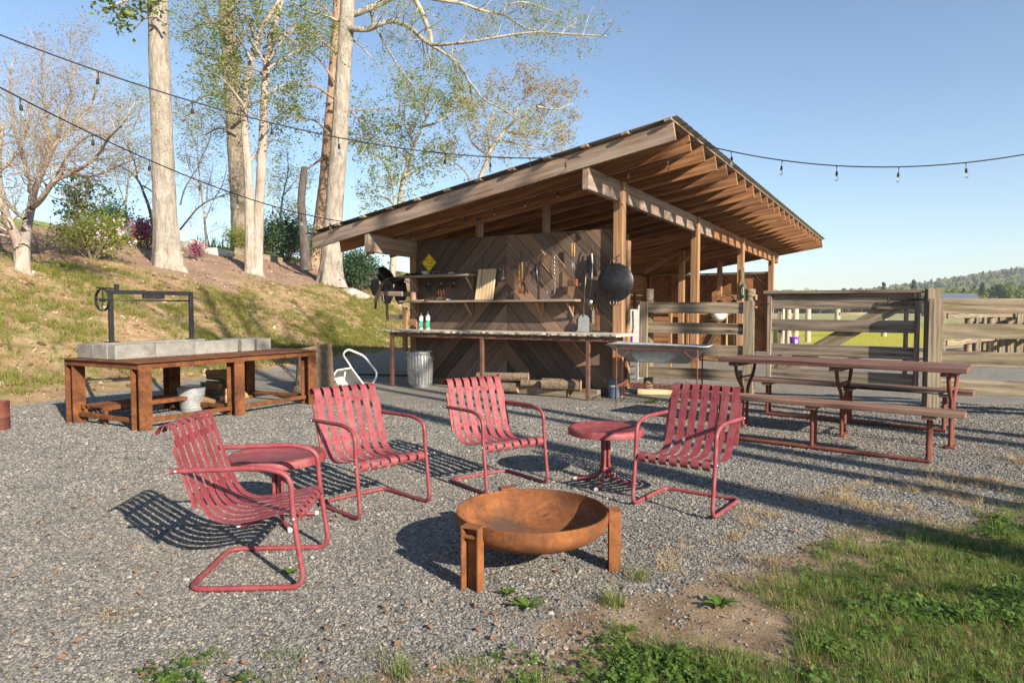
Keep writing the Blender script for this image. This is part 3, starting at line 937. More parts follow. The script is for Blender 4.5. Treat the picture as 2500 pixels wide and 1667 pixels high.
def bank_litter():
    N = 16000
    ss = RNG.uniform(0.1, 11, N); tt = RNG.uniform(-9, 20, N)
    xx = -5.6 - .97 * ss + .244 * tt; yy = 12.5 + .244 * ss + .97 * tt
    ok = in_view(xx, yy, 1.0); xx, yy, ss = xx[ok], yy[ok], ss[ok]; n = len(xx)
    m, nt, b = nodes_of('clay_clod', 0.95, 0, 0.15); q = NB(nt)
    q.put(b.inputs['Base Color'], q.ramp(q.rand(), [(0.0, (0.09, 0.05, 0.03)), (0.45, (0.26, 0.15, 0.09)), (0.85, (0.42, 0.28, 0.18)), (1.0, (0.55, 0.48, 0.38))]))
    protos = []
    for st in stone_protos()[:3]:
        st.name = 'clay_clod'; st.data.materials[0] = m; protos.append(st)
    for k in range(3):
        V_, Q_ = tuft_arrays(5, 1.4, .6, .16, 1.9, np.random.default_rng(400 + k)); protos.append(proto('bark_chip', quads_mesh('bark_chip', V_, Q_, [LITTER])))
    rot = np.stack([RNG.normal(0, .5, n), RNG.normal(0, .5, n), RNG.uniform(0, 6.28, n)], 1)
    chip = RNG.random(n) < np.where(ss > 5, .75, .35)
    idx = np.where(chip, RNG.integers(3, 6, n), RNG.integers(0, 3, n))
    scatter('bank_litter', np.stack([xx, yy, terrain(xx, yy) + .008], 1), rot, RNG.gamma(3, .010, n).clip(.012, .075), idx, protos, 'clods, bark chips and dead leaves strewn over the bank', 'litter')
bank_litter()

# ------------------------------------------------------------------ the shed (local x along the front to the right, y to the back)
SH_O = Vector((1.64, 10.465, 0.0))
SH_R = R(-31)
SHM = Matrix.Translation(SH_O) @ Matrix.Rotation(SH_R, 4, 'Z')
def W(u, v, z=0.0):
    return SHM @ Vector((u, v, z))
SP = 4.05                      # post spacing
def drop(v): return -0.0125 * (v + 1.24)
def raft_top(u): return 3.507 + 0.1643 * u

shed = thing('timber_shed', 'open timber shed with sloping metal roof and chevron plank front wall', 'shed', SH_O, SH_R)
tanr = 0.1643
# posts
for i in range(4):
    v = i * SP
    timber('post', (0, v, -0.05), (0, v, 3.28 + drop(v)), .15, .15, MT['post'], shed, up=(0, 1, 0))
for i in range(4):
    v = i * SP
    timber('post', (-4.02, v + .05, -0.05), (-4.02, v + .05, 2.4 + drop(v)), .14, .14, MT['post'], shed, up=(0, 1, 0))
for v in (SP, 2 * SP, 3 * SP - .1):
    timber('post', (-1.52, v, -0.05), (-1.52, v, raft_top(-1.52) - .24 + drop(v)), .14, .14, MT['post'], shed, up=(0, 1, 0))
timber('post', (-.34, 1.15, -0.05), (-.34, 1.15, 2.5), .11, .13, MT['post'], shed, up=(0, 1, 0))
for u in (-2.64, -1.33):
    timber('stub_post', (u, .12, 2.3), (u, .12, raft_top(u) - .2), .10, .10, MT['fascia'], shed, up=(0, 1, 0))
# plates
for u, zt_ in ((0.0, 3.275), (-4.0, 2.60)):
    for a, b_ in ((-1.24, 5.2), (5.203, 13.05)):
        timber('plate_beam', (u, a, zt_ - .15 + drop(a)), (u, b_, zt_ - .15 + drop(b_)), .095, .30, MT['fascia'] if a < 0 else MT['frame'], shed)
# rafters
NR = 23
for k in range(NR):
    v = -1.24 + k * .675
    d = drop(v)
    m = MT['fascia'] if k == 0 else MT['frame']
    u0, u1 = -5.27, 1.24
    timber('rafter', (u0, v, raft_top(u0) - .119 + d), (u1, v, raft_top(u1) - .119 + d), .045, .235, m, shed)
# purlins across the rafters
for k in range(12):
    u = -5.15 + k * (1.18 + 5.15) / 11
    timber('purlin', (u, -1.36, raft_top(u) + .021 + drop(-1.36)), (u, 13.78, raft_top(u) + .021 + drop(13.78)), .10, .038, MT['fascia'], shed, up=(-.162, 0, .987))
# roof sheet with ribs running down the slope
def roof_sheet():
    prof = []
    v = -1.33
    while v < 13.8:
        for dv, dz in ((0, 0), (.17, 0), (.185, .008), (.215, .008), (.23, 0)):
            prof.append((v + dv, dz))
        v += .2305
    us = np.linspace(-5.36, 1.29, 4)
    n = len(prof)
    V = []
    for lay in (0, -.006):
        for u in us:
            for (vv, dz) in prof:
                V.append((u, vv, raft_top(u) + .047 + drop(vv) + dz + lay))
    Q = []
    m = len(us)
    o2 = n * m
    for i in range(m - 1):
        for j in range(n - 1):
            a = i * n + j
            Q.append((a, a + 1, a + n + 1, a + n)); Q.append((o2 + a, o2 + a + n, o2 + a + n + 1, o2 + a + 1))
    for j in range(n - 1):
        Q.append((j, o2 + j, o2 + j + 1, j + 1)); e = (m - 1) * n + j
        Q.append((e, e + 1, o2 + e + 1, o2 + e))
    for i in range(m - 1):
        a = i * n; Q.append((a, a + n, o2 + a + n, o2 + a)); a = i * n + n - 1; Q.append((a, o2 + a, o2 + a + n, a + n))
    me = quads_mesh('roof_sheet', V, Q, [MT['roof']])
    link_mesh('roof_sheet', me, None, shed)
roof_sheet()
# front wall of chevron planks
fw = bpy.data.objects.new('front_wall', None); COL.objects.link(fw); fw.parent = shed
WM = [MT['wall'], MT['wall'], MT['wall2']]
plank_panel(fw, -3.96, -2.03, .10, 2.58, R(46), .225, .035, .024, WM, gap=.010)
plank_panel(fw, -2.03, -.085, .10, 2.58, R(134), .225, .035, .024, WM, gap=.010)
for z in (.5, 1.5, 2.5):
    timber('wall_rail', (-3.95, .09, z), (-.09, .09, z), .08, .09, MT['wall2'], fw)
timber('sill_board', (-3.96, .02, .06), (-.1, .02, .06), .06, .12, MT['wall2'], fw)
# end wall at the back, studs showing
bw_ = bpy.data.objects.new('end_wall', None); COL.objects.link(bw_); bw_.parent = shed
VB = 3 * SP + .12
plank_panel(bw_, -3.95, -1.5, .05, 2.46, R(46), .22, VB, .022, [MT['inner']])
plank_panel(bw_, -1.5, -.08, .05, 2.46, R(134), .22, VB, .022, [MT['inner']])
for u in (-3.85, -3.1, -2.45, -1.95, -.9, -.14):
    timber('stud', (u, VB - .07, .05), (u, VB - .07, 2.46), .045, .10, MT['frame'], bw_, up=(0, 1, 0))
timber('wall_cap', (-3.95, VB - .06, 2.485), (-.05, VB - .06, 2.485), .15, .04, MT['post'], bw_)
# long back wall
lw = bpy.data.objects.new('side_wall', None); COL.objects.link(lw); lw.parent = shed
for k in range(12):
    z = .12 + k * .2
    timber('plank', (-4.11, .1, z), (-4.11, VB, z), .022, .193, MT['inner'], lw)
for v in (1.2, 2.4, 5.2, 6.4, 7.2, 9.2, 10.3, 11.3):
    timber('stud', (-4.05, v, .05), (-4.05, v, 2.35), .09, .045, MT['frame'], lw, up=(0, 1, 0))
timber('header', (-3.98, 5.0, 2.13), (-3.98, VB - .2, 2.08), .05, .42, MT['inner'], lw)
# braces and ties
timber('tie', (-1.5, SP + .1, 2.78), (-.02, SP + .1, 2.87), .045, .10, MT['frame'], shed)
timber('brace', (-2.6, 2 * SP + .1, 2.36), (-1.55, 2 * SP + .1, 2.92), .05, .09, MT['post'], shed)
timber('brace', (-1.48, 2 * SP - .1, 2.6), (-.9, 2 * SP - .1, 3.02), .05, .09, MT['post'], shed)
# stall partition: cabinet front, half door with chevron boards
pt = bpy.data.objects.new('stall_partition', None); COL.objects.link(pt); pt.parent = shed
for k in range(5):
    z = .14 + k * .225
    timber('plank', (-2.9, 2 * SP + .06, z), (-1.6, 2 * SP + .06, z), .03, .218, MT['inner'], pt)
timber('counter_board', (-2.95, 2 * SP + .25, 1.26), (-1.45, 2 * SP + .25, 1.26), .5, .035, MT['post'], pt)
for u in (-1.36, -1.12):
    timber('door_post', (u, 2 * SP + .05, 0), (u, 2 * SP + .05, 1.24), .06, .08, MT['inner'], pt, up=(0, 1, 0))
plank_panel(pt, -1.08, -.58, .05, 1.22, R(46), .2, 2 * SP + .06, .025, [MT['inner']])
plank_panel(pt, -.58, -.12, .05, 1.22, R(134), .2, 2 * SP + .06, .025, [MT['inner']])
timber('door_rail', (-1.1, 2 * SP + .03, 1.23), (-.1, 2 * SP + .03, 1.23), .06, .06, MT['post'], pt)
timber('door_stile', (-.33, 2 * SP + .02, .05), (-.33, 2 * SP + .02, 1.5), .035, .05, MT['cutting'], pt, up=(0, 1, 0))
timber('door_stile', (-.14, 2 * SP + .02, .05), (-.14, 2 * SP + .02, 1.25), .035, .05, MT['cutting'], pt, up=(0, 1, 0))
timber('shelf_beam', (-1.5, 3 * SP - .35, 1.72), (-.35, 3 * SP - .35, 1.72), .30, .16, MT['post'], pt)
timber('shelf_beam', (-1.5, 3 * SP - .35, 1.42), (-.35, 3 * SP - .35, 1.42), .35, .05, MT['post'], pt)
timber('door_brace', (-.95, 2 * SP - .02, .1), (-.55, 2 * SP - .02, .85), .05, .09, MT['wall2'], pt)
# bolts on the posts
for i in range(3):
    for dz in (-.02, -.2):
        MB().lathe([(0, .0), (.02, .0), (.02, .012), (0, .016)], 8, M=Matrix.Rotation(R(90), 4, 'Y')).build('bolt', MT['bolt'], shed, M=Matrix.Translation((.076, i * SP + (-.03 if dz > -.1 else .03), 3.2 + dz + drop(i * SP))))
# weathered skids lying along the foot of the wall
for p0, p1, nm in ((W(-2.9, -.18, .06), W(-.2, -.28, .06), 'long grey timber lying along the foot of the chevron wall'),
                   (W(-2.2, -.50, .075), W(-.62, -.50, .075), 'shorter timber in front of another along the wall foot')):
    o = timber('loose_timber', p0, p1, .13, .12, MT['fence']); tag(o, nm, 'timber')

# ------------------------------------------------------------------ counter, shelves and what hangs on the wall
def wt(name, label, cat, u, v, z, group=None):
    return thing(name, label, cat, W(u, v, z), SH_R, group)

ct = wt('work_counter', 'long stone-topped counter on thin brown steel legs along the wall', 'counter', -2.0, -.42, 0)
def slab():
    import bmesh
    rng = random.Random(5)
    L, D, T = 4.42, .68, .045
    n = 90
    V, F = [], []
    for i in range(n + 1):
        x = -L / 2 + L * i / n - .0
        y0 = -D / 2 + rng.uniform(-.018, .006)
        y1 = y0 + rng.uniform(.004, .022)
        V += [(x, y0 + rng.uniform(0, .008), T / 2 - .004), (x, y0 + .006, T / 2), (x, D / 2, T / 2), (x, D / 2, -T / 2), (x, y1 + rng.uniform(0, .02), -T / 2 + rng.uniform(0, .012)), (x, y0 + rng.uniform(.0, .012), rng.uniform(-.012, .008))]
    for i in range(n):
        for k in range(6):
            k2 = (k + 1) % 6
            F.append((i * 6 + k, i * 6 + k2, i * 6 + 6 + k2, i * 6 + 6 + k))
    F.append(tuple(range(6))); F.append(tuple(n * 6 + k for k in range(5, -1, -1)))
    return MB().add(V, F)
slab().build('stone_top', MT['stone'], ct, M=Matrix.Translation((.05, .0, .962)))
for y in (-.27, .27):
    timber('rail', (-1.97, y, .905), (2.12, y, .905), .05, .07, MT['rustbrown'], ct)
for x in (-1.975, 2.105):
    timber('end_rail', (x, -.24, .905), (x, .24, .905), .05, .068, MT['rustbrown'], ct)
for x in (-1.94, -.06, 1.80):
    timber('leg', (x, -.268, 0), (x, -.268, .87), .055, .055, MT['rustbrown'], ct, up=(0, 1, 0))

def shelf(u0, u1, z, brackets, label, sag=0.0):
    t = wt('wall_shelf', label, 'shelf', (u0 + u1) / 2, -.115, z)
    L = u1 - u0
    timber('board', (-L / 2, 0, -.02), (L / 2, 0, -.02), .27, .036, MT['shelf'], t)
    for b in brackets:
        x = b - (u0 + u1) / 2
        k = bpy.data.objects.new('bracket', None); COL.objects.link(k); k.parent = t; k.location = (x, 0, -.038)
        timber('upright', (0, .115, -.25), (0, .115, -.0), .035, .035, MT['frame'], k, up=(0, 1, 0))
        timber('strut', (0, -.10, -.015), (0, .105, -.23), .03, .035, MT['shelf'], k)
    return t
shelf(-4.2, -2.63, 1.95, (-3.92, -2.70), 'upper short wooden shelf on struts, under the yellow sign')
shelf(-4.16, -.62, 1.50, (-3.92, -2.72, -1.33, -.78), 'lower long wooden shelf on struts, above the counter')

# diamond sign
sg = wt('diamond_sign', 'yellow diamond sign with black cow outline and lettering', 'sign', -3.65, -.005, 2.18)
MB().prism([(0, -.165), (.165, 0), (0, .165), (-.165, 0)], -.004, .004).build('plate', MT['yellow'], sg)
mb = MB()
for r0, r1 in ((.153, .146),):
    pts0 = [(0, -r0), (r0, 0), (0, r0), (-r0, 0)]; pts1 = [(0, -r1), (r1, 0), (0, r1), (-r1, 0)]
    for i in range(4):
        j = (i + 1) % 4
        mb.prism([pts0[i], pts0[j], pts1[j], pts1[i]], -.0065, -.0042)
mb.build('border', MT['ink'], sg)
cow = [(-.075, .045), (-.06, .05), (-.045, .04), (.05, .04), (.068, .035), (.075, .01), (.072, -.03), (.066, -.03), (.064, .0), (.055, -.008), (.05, -.04), (.042, -.04), (.042, -.005), (.0, -.012), (-.01, -.04), (-.018, -.04), (-.018, -.008), (-.03, -.005), (-.045, .012), (-.07, .02), (-.08, .03)]
mb = MB()
for i in range(len(cow)):
    a, b_ = cow[i], cow[(i + 1) % len(cow)]
    mb.tube([(a[0], -.006, a[1] + .012), (b_[0], -.006, b_[1] + .012)], .0028, 4)
mb.build('cow_outline', MT['ink'], sg)
def text_obj(txt, size, mat, parent, M, ext=.0008):
    cu = bpy.data.curves.new('lettering', 'FONT'); cu.body = txt; cu.size = size; cu.align_x = 'CENTER'; cu.align_y = 'CENTER'; cu.extrude = ext
    o = bpy.data.objects.new('lettering', cu); COL.objects.link(o)
    dg = bpy.context.evaluated_depsgraph_get()
    me = bpy.data.meshes.new_from_object(o.evaluated_get(dg))
    bpy.data.objects.remove(o)
    me.materials.clear(); me.materials.append(mat)
    return link_mesh('lettering', me, None, parent, M)
RX90 = Matrix.Rotation(R(90), 4, 'X')
text_obj('URUGUAY', .034, MT['ink'], sg, Matrix.Translation((0, -.006, -.062)) @ RX90)

# wok
wk = wt('hanging_pan', 'large round blackened steel pan hanging on the corner post', 'pan', .0, -.16, 1.745)
wm_ = Matrix.Rotation(R(90), 4, 'X')
mb = MB().lathe([(0, .085), (.08, .08), (.16, .064), (.22, .042), (.27, .016), (.287, 0), (.291, -.004), (.285, -.008), (.265, .008), (.215, .034), (.15, .056), (.0, .076)], 48, M=wm_)
mb.build('bowl', MT['wok'], wk, sm=True, auto=50)
for sx in (-1, 1):
    for sz in (-1, 1):
        x0 = sx * .05 + .01
        MB().tube(fillet([(x0 - .028, -.03, sz * .268), (x0 - .026, -.035, sz * .33), (x0 + .026, -.035, sz * .335), (x0 + .028, -.03, sz * .268)], .02), .005, 6).build('wire_handle', MT['steel'], wk, sm=True)
MB().tube([(.04, .085, .42), (.04, .03, .41), (.035, -.02, .37), (.03, -.04, .31), (.03, -.02, .29)], [.006, .008, .009, .009, .004], 6).build('hook', MT['black'], wk, sm=True)

def hook(t, x=0, z=0):
    MB().tube([(x, .028, z + .16), (x, -.0, z + .15), (x, -.012, z + .08), (x, -.02, z), (x, -.035, z - .012), (x, -.045, z + .01)], [.004, .007, .008, .007, .005, .003], 6).build('hook', MT['black'], t, sm=True)

# three dark bridles on pegs
for i, (u, lab) in enumerate(((-3.63, 'leftmost of the three dark leather bridles under the upper shelf'), (-3.34, 'middle dark leather bridle with tan straps under the upper shelf'), (-3.06, 'rightmost of the three dark leather bridles under the upper shelf'))):
    t = wt('bridle', lab, 'bridle', u, -.03, 1.77)
    for k in range(4):
        r = .055 + .012 * k
        MB().tube([(r * math.cos(a) * (1 if k % 2 else .8), -.02 - .012 * k, .02 + r * .8 * math.sin(a)) for a in np.linspace(0, 6.283, 17)[:-1]], .009, 6, closed=True).build('loop', MT['leather'], t, sm=True)
    for k in range(3 if i != 2 else 1):
        x = -.04 + k * .05
        MB().ribbon([(x, -.03, -.03), (x - .01, -.045, -.1), (x + .015 * (k - 1), -.04, -.17 - .03 * (k == 1))], (.018, 0, 0), .004).build('strap', MT['brownleather'] if i == 1 else MT['leather'], t)
    MB().tube([(0, .03, .02), (0, -.05, .03)], .015, 8).build('peg', MT['handle'], t)

# cutting board leaning on the shelf
cb = wt('cutting_board', 'pale wooden board leaning on the long shelf', 'board', -2.39, -.09, 1.502)
o = timber('panel', (0, -.045, 0), (0, .075, .525), .36, .025, MT['cutting'], cb, up=(0, 1, 0))
rd = wt('poker', 'thin dark hooked poker hanging in front of the pale board', 'poker', -2.385, -.13, 2.35)
MB().tube([(0.01, .1, .0), (.005, .04, -.02), (.0, -.03, -.1), (-.01, -.045, -.4), (-.02, -.05, -.62), (-.015, -.06, -.645), (.01, -.07, -.64)], .0055, 6).build('rod', MT['black'], rd, sm=True)

# claw of steel prongs
t = wt('steel_claw', 'steel tool with upturned prongs hanging at the chevron peak', 'tool', -2.04, -.045, 2.0)
hook(t, 0, .06)
MB().tube([(0, -.02, .08), (0, -.025, -.12)], [.012, .02], 8).build('shank', MT['steel'], t, sm=True)
for a in (-150, -110, -70, -30):
    dx, dy = math.cos(R(a)) * .12, math.sin(R(a)) * .07
    MB().tube([(0, -.02, -.0), (dx * .5, dy * .5 - .02, -.0), (dx * .85, dy * .85 - .02, .03), (dx * 1.1, dy * 1.1 - .02, .075)], [.009, .009, .007, .003], 6).build('prong', MT['steel'], t, sm=True)
MB().box((0, -.03, -.14), (.05, .04, .04)).build('foot', MT['steel'], t)

# tongs with wooden handles
t = wt('wooden_tongs', 'pair of wooden-handled hoof trimmers hanging under a hook', 'tool', -1.70, -.05, 1.92)
hook(t, 0, .2)
MB().tube([(-.02, -.02, .2), (-.03, -.025, .0), (-.025, -.025, -.22)], [.014, .018, .012], 8).build('handle', MT['handle'], t, sm=True)
MB().tube([(.025, -.03, .2), (.03, -.03, .05), (.028, -.025, -.1)], [.014, .018, .012], 8).build('handle', MT['handle'], t, sm=True)
MB().box((.02, -.03, -.12), (.11, .03, .018)).build('crossbar', MT['rust'], t)
MB().prism([(-.05, -.22), (.0, -.25), (.04, -.19), (.045, -.3), (-.04, -.32)], -.04, -.015).build('blade', MT['rust'], t)

t = wt('tongs_bundle', 'cluster of dark tongs and skewers hanging on one hook', 'tongs', -1.43, -.045, 1.92)
hook(t, .02, .14)
for k in range(5):
    x = -.05 + k * .025
    MB().tube([(x * .4 + .015, -.02 - .008 * k, .12), (x, -.03 - .006 * k, 0), (x * 1.2, -.03, -.16 - .03 * (k % 3))], [.008, .009, .005], 6).build('rod', (MT['black'], MT['steel'], MT['rustbrown'])[k % 3], t, sm=True)

# grill basket, turned on its corner
t = wt('grill_basket', 'rusty wire grilling basket hanging at an angle', 'grill basket', -1.09, -.06, 2.05)
rot = Matrix.Rotation(R(-42), 4, 'Y')
def rp(x, z, y=-.02): return rot @ Vector((x, y, z))
MB().tube([rp(-.13, -.17), rp(.13, -.17), rp(.13, .17), rp(-.13, .17)], .010, 6, closed=True).build('rim', MT['basket'], t)
for k in range(13):
    z = -.155 + k * .0258
    MB().tube([rp(-.13, z), rp(.13, z)], .006, 4).build('wire', MT['basket'], t)
MB().tube([rp(-.0, .17), rp(-.0, .23)], .006, 6).build('neck', MT['rustbrown'], t)
MB().tube([rp(0, .22), rp(0, .33)], .011, 8).build('handle', MT['bone'], t, sm=True)

t = wt('meat_hook', 'long twisted steel J-shaped hook hanging over the grill basket', 'hook', -1.05, -.10, 2.20)
hook(t, 0, .02)
tw = [(.006 * math.cos(k * 1.4), -.02 + .006 * math.sin(k * 1.4), .0 - k * .014) for k in range(24)]
MB().tube(tw + [(.005, -.02, -.38), (.006, -.02, -.56)] + [(-.065 + .07 * math.cos(a), -.02 - .01 * math.sin(a), -.57 - .07 * math.sin(a)) for a in np.linspace(.1, 2.9, 9)] + [(-.15, -.03, -.54)], .008, 6).build('rod', MT['steel'], t, sm=True)

# sandwich press on long handles
t = wt('pie_iron', 'cast pie iron with two long wooden handles hanging on the wall', 'pie iron', -.745, -.06, 2.05)
for sx in (-1, 1):
    MB().tube([(sx * .02, -.02, .33), (sx * .02, -.02, .12)], [.012, .014], 8).build('handle', MT['handle'], t, sm=True)
    MB().tube([(sx * .016, -.02, .12), (sx * .016, -.02, -.23)], .005, 6).build('rod', MT['steel'], t, sm=True)
MB().box((0, -.03, -.29), (.15, .06, .11)).build('iron', MT['rust'], t)
for sx in (-1, 1):
    MB().box((sx * .034, -.064, -.29), (.05, .008, .075)).build('pattern', MT['rustbrown'], t)

# peel / shovel standing on the counter
t = wt('flat_shovel', 'long flat steel shovel propped from the counter against the wall', 'shovel', -.555, -.10, .986)
MB().prism([(-.095, .01), (.09, .0), (.095, .2), (.06, .255), (.02, .27), (-.04, .27), (-.085, .22)], -.006, .006).build('blade', MT['galvdull'], t, M=Matrix.Rotation(R(-4), 4, 'X'))
MB().tube([(0, .01, .24), (.012, .05, .8), (.03, .085, 1.23)], [.011, .010, .009], 8).build('shaft', MT['steel'], t, sm=True)
t = wt('ladle', 'long-handled ladle with pale grip hanging next to the pan', 'ladle', -.42, -.07, 2.2)
hook(t, 0, .02)
MB().tube([(0, -.02, 0), (.015, -.025, -.15)], .012, 8).build('grip', MT['bone'], t, sm=True)
MB().tube([(.015, -.025, -.14), (.0, -.02, -.45), (-.03, -.02, -.66)], .006, 6).build('shaft', MT['steel'], t, sm=True)
MB().lathe([(0, -.02), (.03, -.012), (.042, .0), (.044, .012)], 14, M=Matrix.Translation((-.02, -.03, -.74)) @ Matrix.Rotation(R(75), 4, 'X') @ Matrix.Diagonal((1, 1.7, 1, 1))).build('scoop', MT['steel'], t, sm=True)
t = wt('spatula_rack', 'wooden-backed brushes and straps hanging below the ladle', 'brush', -.375, -.05, 1.42)
hook(t, .0, .02)
for x, L, m in ((-.06, .36, 'leather'), (-.02, .40, 'shelf'), (.035, .48, 'brownleather')):
    MB().tube([(x * .5, -.02, .0), (x, -.025, -.08)], .004, 5).build('cord', MT['handle'], t)
    MB().box((x, -.025, -.08 - (L - .2) / 2 - .02), (.045, .018, L - .18)).build('brush', MT[m], t)
t = wt('wall_apron', 'dark cloth hanging behind the shovel handle', 'cloth', -.44, -.03, 2.14)
mb = MB()
for k in range(4):
    x = -.075 + k * .045
    mb.ribbon([(x * .6, -.01, .04), (x, -.03 - .01 * (k % 2), -.1), (x * 1.05, -.02, -.24 - .05 * (k % 2))], (.05, .01, 0), .006)
mb.build('drape', MT['leather'], t)

# cans, bowls
def can(u, v, z, h, r, m1, m2, label):
    t = wt('spray_can', label, 'spray can', u, v, z)
    MB().lathe([(r, 0), (r, h * .74)], 20).build('body', m1, t, sm=True, auto=40)
    MB().lathe([(r * 1.012, h * .08), (r * 1.012, h * .5)], 20).build('label_band', m2, t, sm=True, auto=40)
    MB().lathe([(r, h * .74), (r * .9, h * .80), (r * .55, h * .83), (r * .55, h * .84)], 20).build('shoulder', MT['steel'], t, sm=True, auto=40)
    MB().lathe([(r * .45, h * .84), (r * .4, h * .97), (r * .2, h)], 14).build('nozzle', MT['black'] if m1 is not MT['canblue'] else MT['white'], t, sm=True, auto=40)
    return t
c1 = can(-3.67, -.22, .985, .305, .038, MT['white'], MT['green'], 'white and green spray can on the counter, left of its twin')
c2 = can(-3.52, -.22, .985, .325, .038, MT['white'], MT['green'], 'white and green spray can on the counter, right of its twin')
can(-3.745, -.15, .985, .22, .03, MT['canblue'], MT['white'], 'short blue can half hidden behind the white and green cans')
for c_ in (c1, c2):
    MB().tube([(-.018, -.0385, .05), (.012, -.040, .075), (-.012, -.040, .10), (.016, -.0395, .13)], .0035, 5).build('label_mark', MT['white'], c_)
t = wt('ceramic_bowl', 'small pale ceramic bowl on the upper shelf', 'bowl', -3.64, -.12, 1.951)
MB().lathe([(.03, 0), (.045, .01), (.072, .045), (.078, .068), (.073, .068), (.066, .045), (.04, .016), (0, .012)], 24).build('body', MT['bone'], t, sm=True, auto=50)
t = wt('wire_tray', 'little wire tray next to the pale bowl on the upper shelf', 'tray', -3.41, -.12, 1.951)
for z in (.01, .055):
    MB().tube(fillet([(-.13, -.06, z), (.13, -.06, z), (.13, .06, z), (-.13, .06, z)], .03, 4, True), .004, 5, closed=True).build('wire', MT['steel'], t)
for x in (-.12, 0, .12):
    MB().tube([(x, -.06, .055), (x, -.06, .005), (x, .06, .005), (x, .06, .055)], .003, 5).build('crosswire', MT['steel'], t)
for k, (u, lab) in enumerate(((-3.12, 'left of the pale corks lying on the upper shelf'), (-3.06, 'middle pale cork lying on the upper shelf'), (-3.01, 'right of the pale corks lying on the upper shelf'))):
    o = MB().lathe([(.016, -.03), (.02, -.026), (.02, .026), (.016, .03)], 12, M=Matrix.Rotation(R(90), 4, 'X')).build('cork', MT['cutting'], None, M=Matrix.Translation(W(u, -.12 - .02 * k, 1.972))); tag(o, lab, 'cork')
t = wt('folded_cloth', 'dark cloth heaped at the left end of the upper shelf', 'cloth', -3.93, -.1, 1.951)
mb = MB(); rr = random.Random(3)
grid = [[(-.2 + .4 * i / 10, -.09 + .18 * j / 4, .005 + (.035 * math.sin(i * 1.1) ** 2 + .02 * rr.random()) * (1 if 0 < j < 4 and 0 < i < 10 else .2)) for j in range(5)] for i in range(11)]
mb.add([p for row in grid for p in row], [(i * 5 + j, (i + 1) * 5 + j, (i + 1) * 5 + j + 1, i * 5 + j + 1) for i in range(10) for j in range(4)])
mb.build('fold', MT['leather'], t, sm=True)
t = wt('tin_jar', 'small rusty tin jar with red label at the left end of the long shelf', 'jar', -3.92, -.13, 1.501)
MB().lathe([(.05, 0), (.052, .008), (.052, .10), (.047, .112), (.047, .118), (.053, .122), (.053, .15), (.0, .153)], 20).build('body', MT['jar'], t, sm=True, auto=40)
MB().lathe([(.0, .0), (.02, .0), (.02, .002), (0, .003)], 14, M=Matrix.Translation((-.015, -.053, .055)) @ Matrix.Rotation(R(90), 4, 'X')).build('label_spot', MT['label_red'], t)
t = wt('marker_pen', 'blue and white marker lying on the long shelf', 'pen', -3.2, -.16, 1.512)
MB().tube([(-.13, 0, 0), (.05, 0, 0)], .009, 8).build('barrel', MT['black'], t); MB().tube([(.05, 0, 0), (.1, 0, 0)], .01, 8).build('cap', MT['white'], t); MB().tube([(.1, 0, 0), (.13, 0, 0)], .0095, 8).build('tip', MT['canblue'], t)
o = timber('wood_scrap', W(-3.82, -.16, 1.507), W(-3.68, -.15, 1.507), .06, .012, MT['cutting']); tag(o, 'small pale offcut lying beside the tin jar', 'offcut')
t = wt('iron_tool', 'small dark iron tool lying at the right end of the counter', 'tool', -.22, -.3, .99)
MB().tube([(-.14, 0, .012), (-.05, .01, .022), (.06, 0, .012), (.15, .02, .012)], [.006, .012, .009, .004], 7).build('bar', MT['black'], t, sm=True)

# saddle on its rack left of the wall
rk = wt('saddle_rack', 'wooden saddle rack arms fixed to the left post', 'rack', -4.1, -.05, 1.3)
for z, L, y in ((.32, .55, -.2), (.32, .55, .12), (-.1, .42, -.05)):
    timber('arm', (.03, y, z), (-L, y - .02, z + .015), .04, .085, MT['shelf'], rk)
timber('backing_board', (.0, -.10, -.72), (.0, -.10, .08), .09, .05, MT['post'], rk, up=(0, 1, 0))
sd = wt('riding_saddle', 'black leather riding saddle with tan girth on the wooden rack', 'saddle', -4.42, -.06, 1.78)
def blob(rings, seg=16):
    """loft of elliptical rings: (centre, half-width x, half-width y, tilt)"""
    V, F = [], []
    for c, a, b_, n in rings:
        n = Vector(n).normalized(); ax = n.orthogonal().normalized(); ay = n.cross(ax)
        ax = Vector((0, 1, 0)); ay = n.cross(ax).normalized()
        for k in range(seg):
            t = 2 * math.pi * k / seg
            V.append(Vector(c) + ax * (a * math.cos(t)) + ay * (b_ * math.sin(t)))
    for i in range(len(rings) - 1):
        for k in range(seg):
            k2 = (k + 1) % seg
            F.append((i * seg + k, i * seg + k2, (i + 1) * seg + k2, (i + 1) * seg + k))
    F.append(tuple(range(seg - 1, -1, -1))); F.append(tuple((len(rings) - 1) * seg + k for k in range(seg)))
    return MB().add(V, F)
blob([((-.32, 0, .30), .03, .02, (1, 0, -.3)), ((-.29, 0, .31), .13, .055, (1, 0, -.5)), ((-.22, 0, .24), .17, .07, (1, 0, -1)), ((-.12, 0, .12), .16, .06, (1, 0, -.5)), ((.02, 0, .08), .14, .055, (1, 0, .0)), ((.14, 0, .10), .12, .05, (1, 0, .4)), ((.20, 0, .15), .07, .035, (1, 0, .8)), ((.215, 0, .165), .02, .012, (1, 0, .8))]).build('seat', MT['leather'], sd, sm=True)
blob([((-.37, 0, .20), .04, .03, (1, 0, 0)), ((-.34, 0, .20), .12, .05, (1, 0, -.3)), ((-.26, 0, .15), .16, .06, (1, 0, -.6)), ((-.16, 0, .06), .17, .05, (1, 0, -.4)), ((-.1, 0, .04), .1, .03, (1, 0, -.2))]).build('panel', MT['leather'], sd, sm=True)
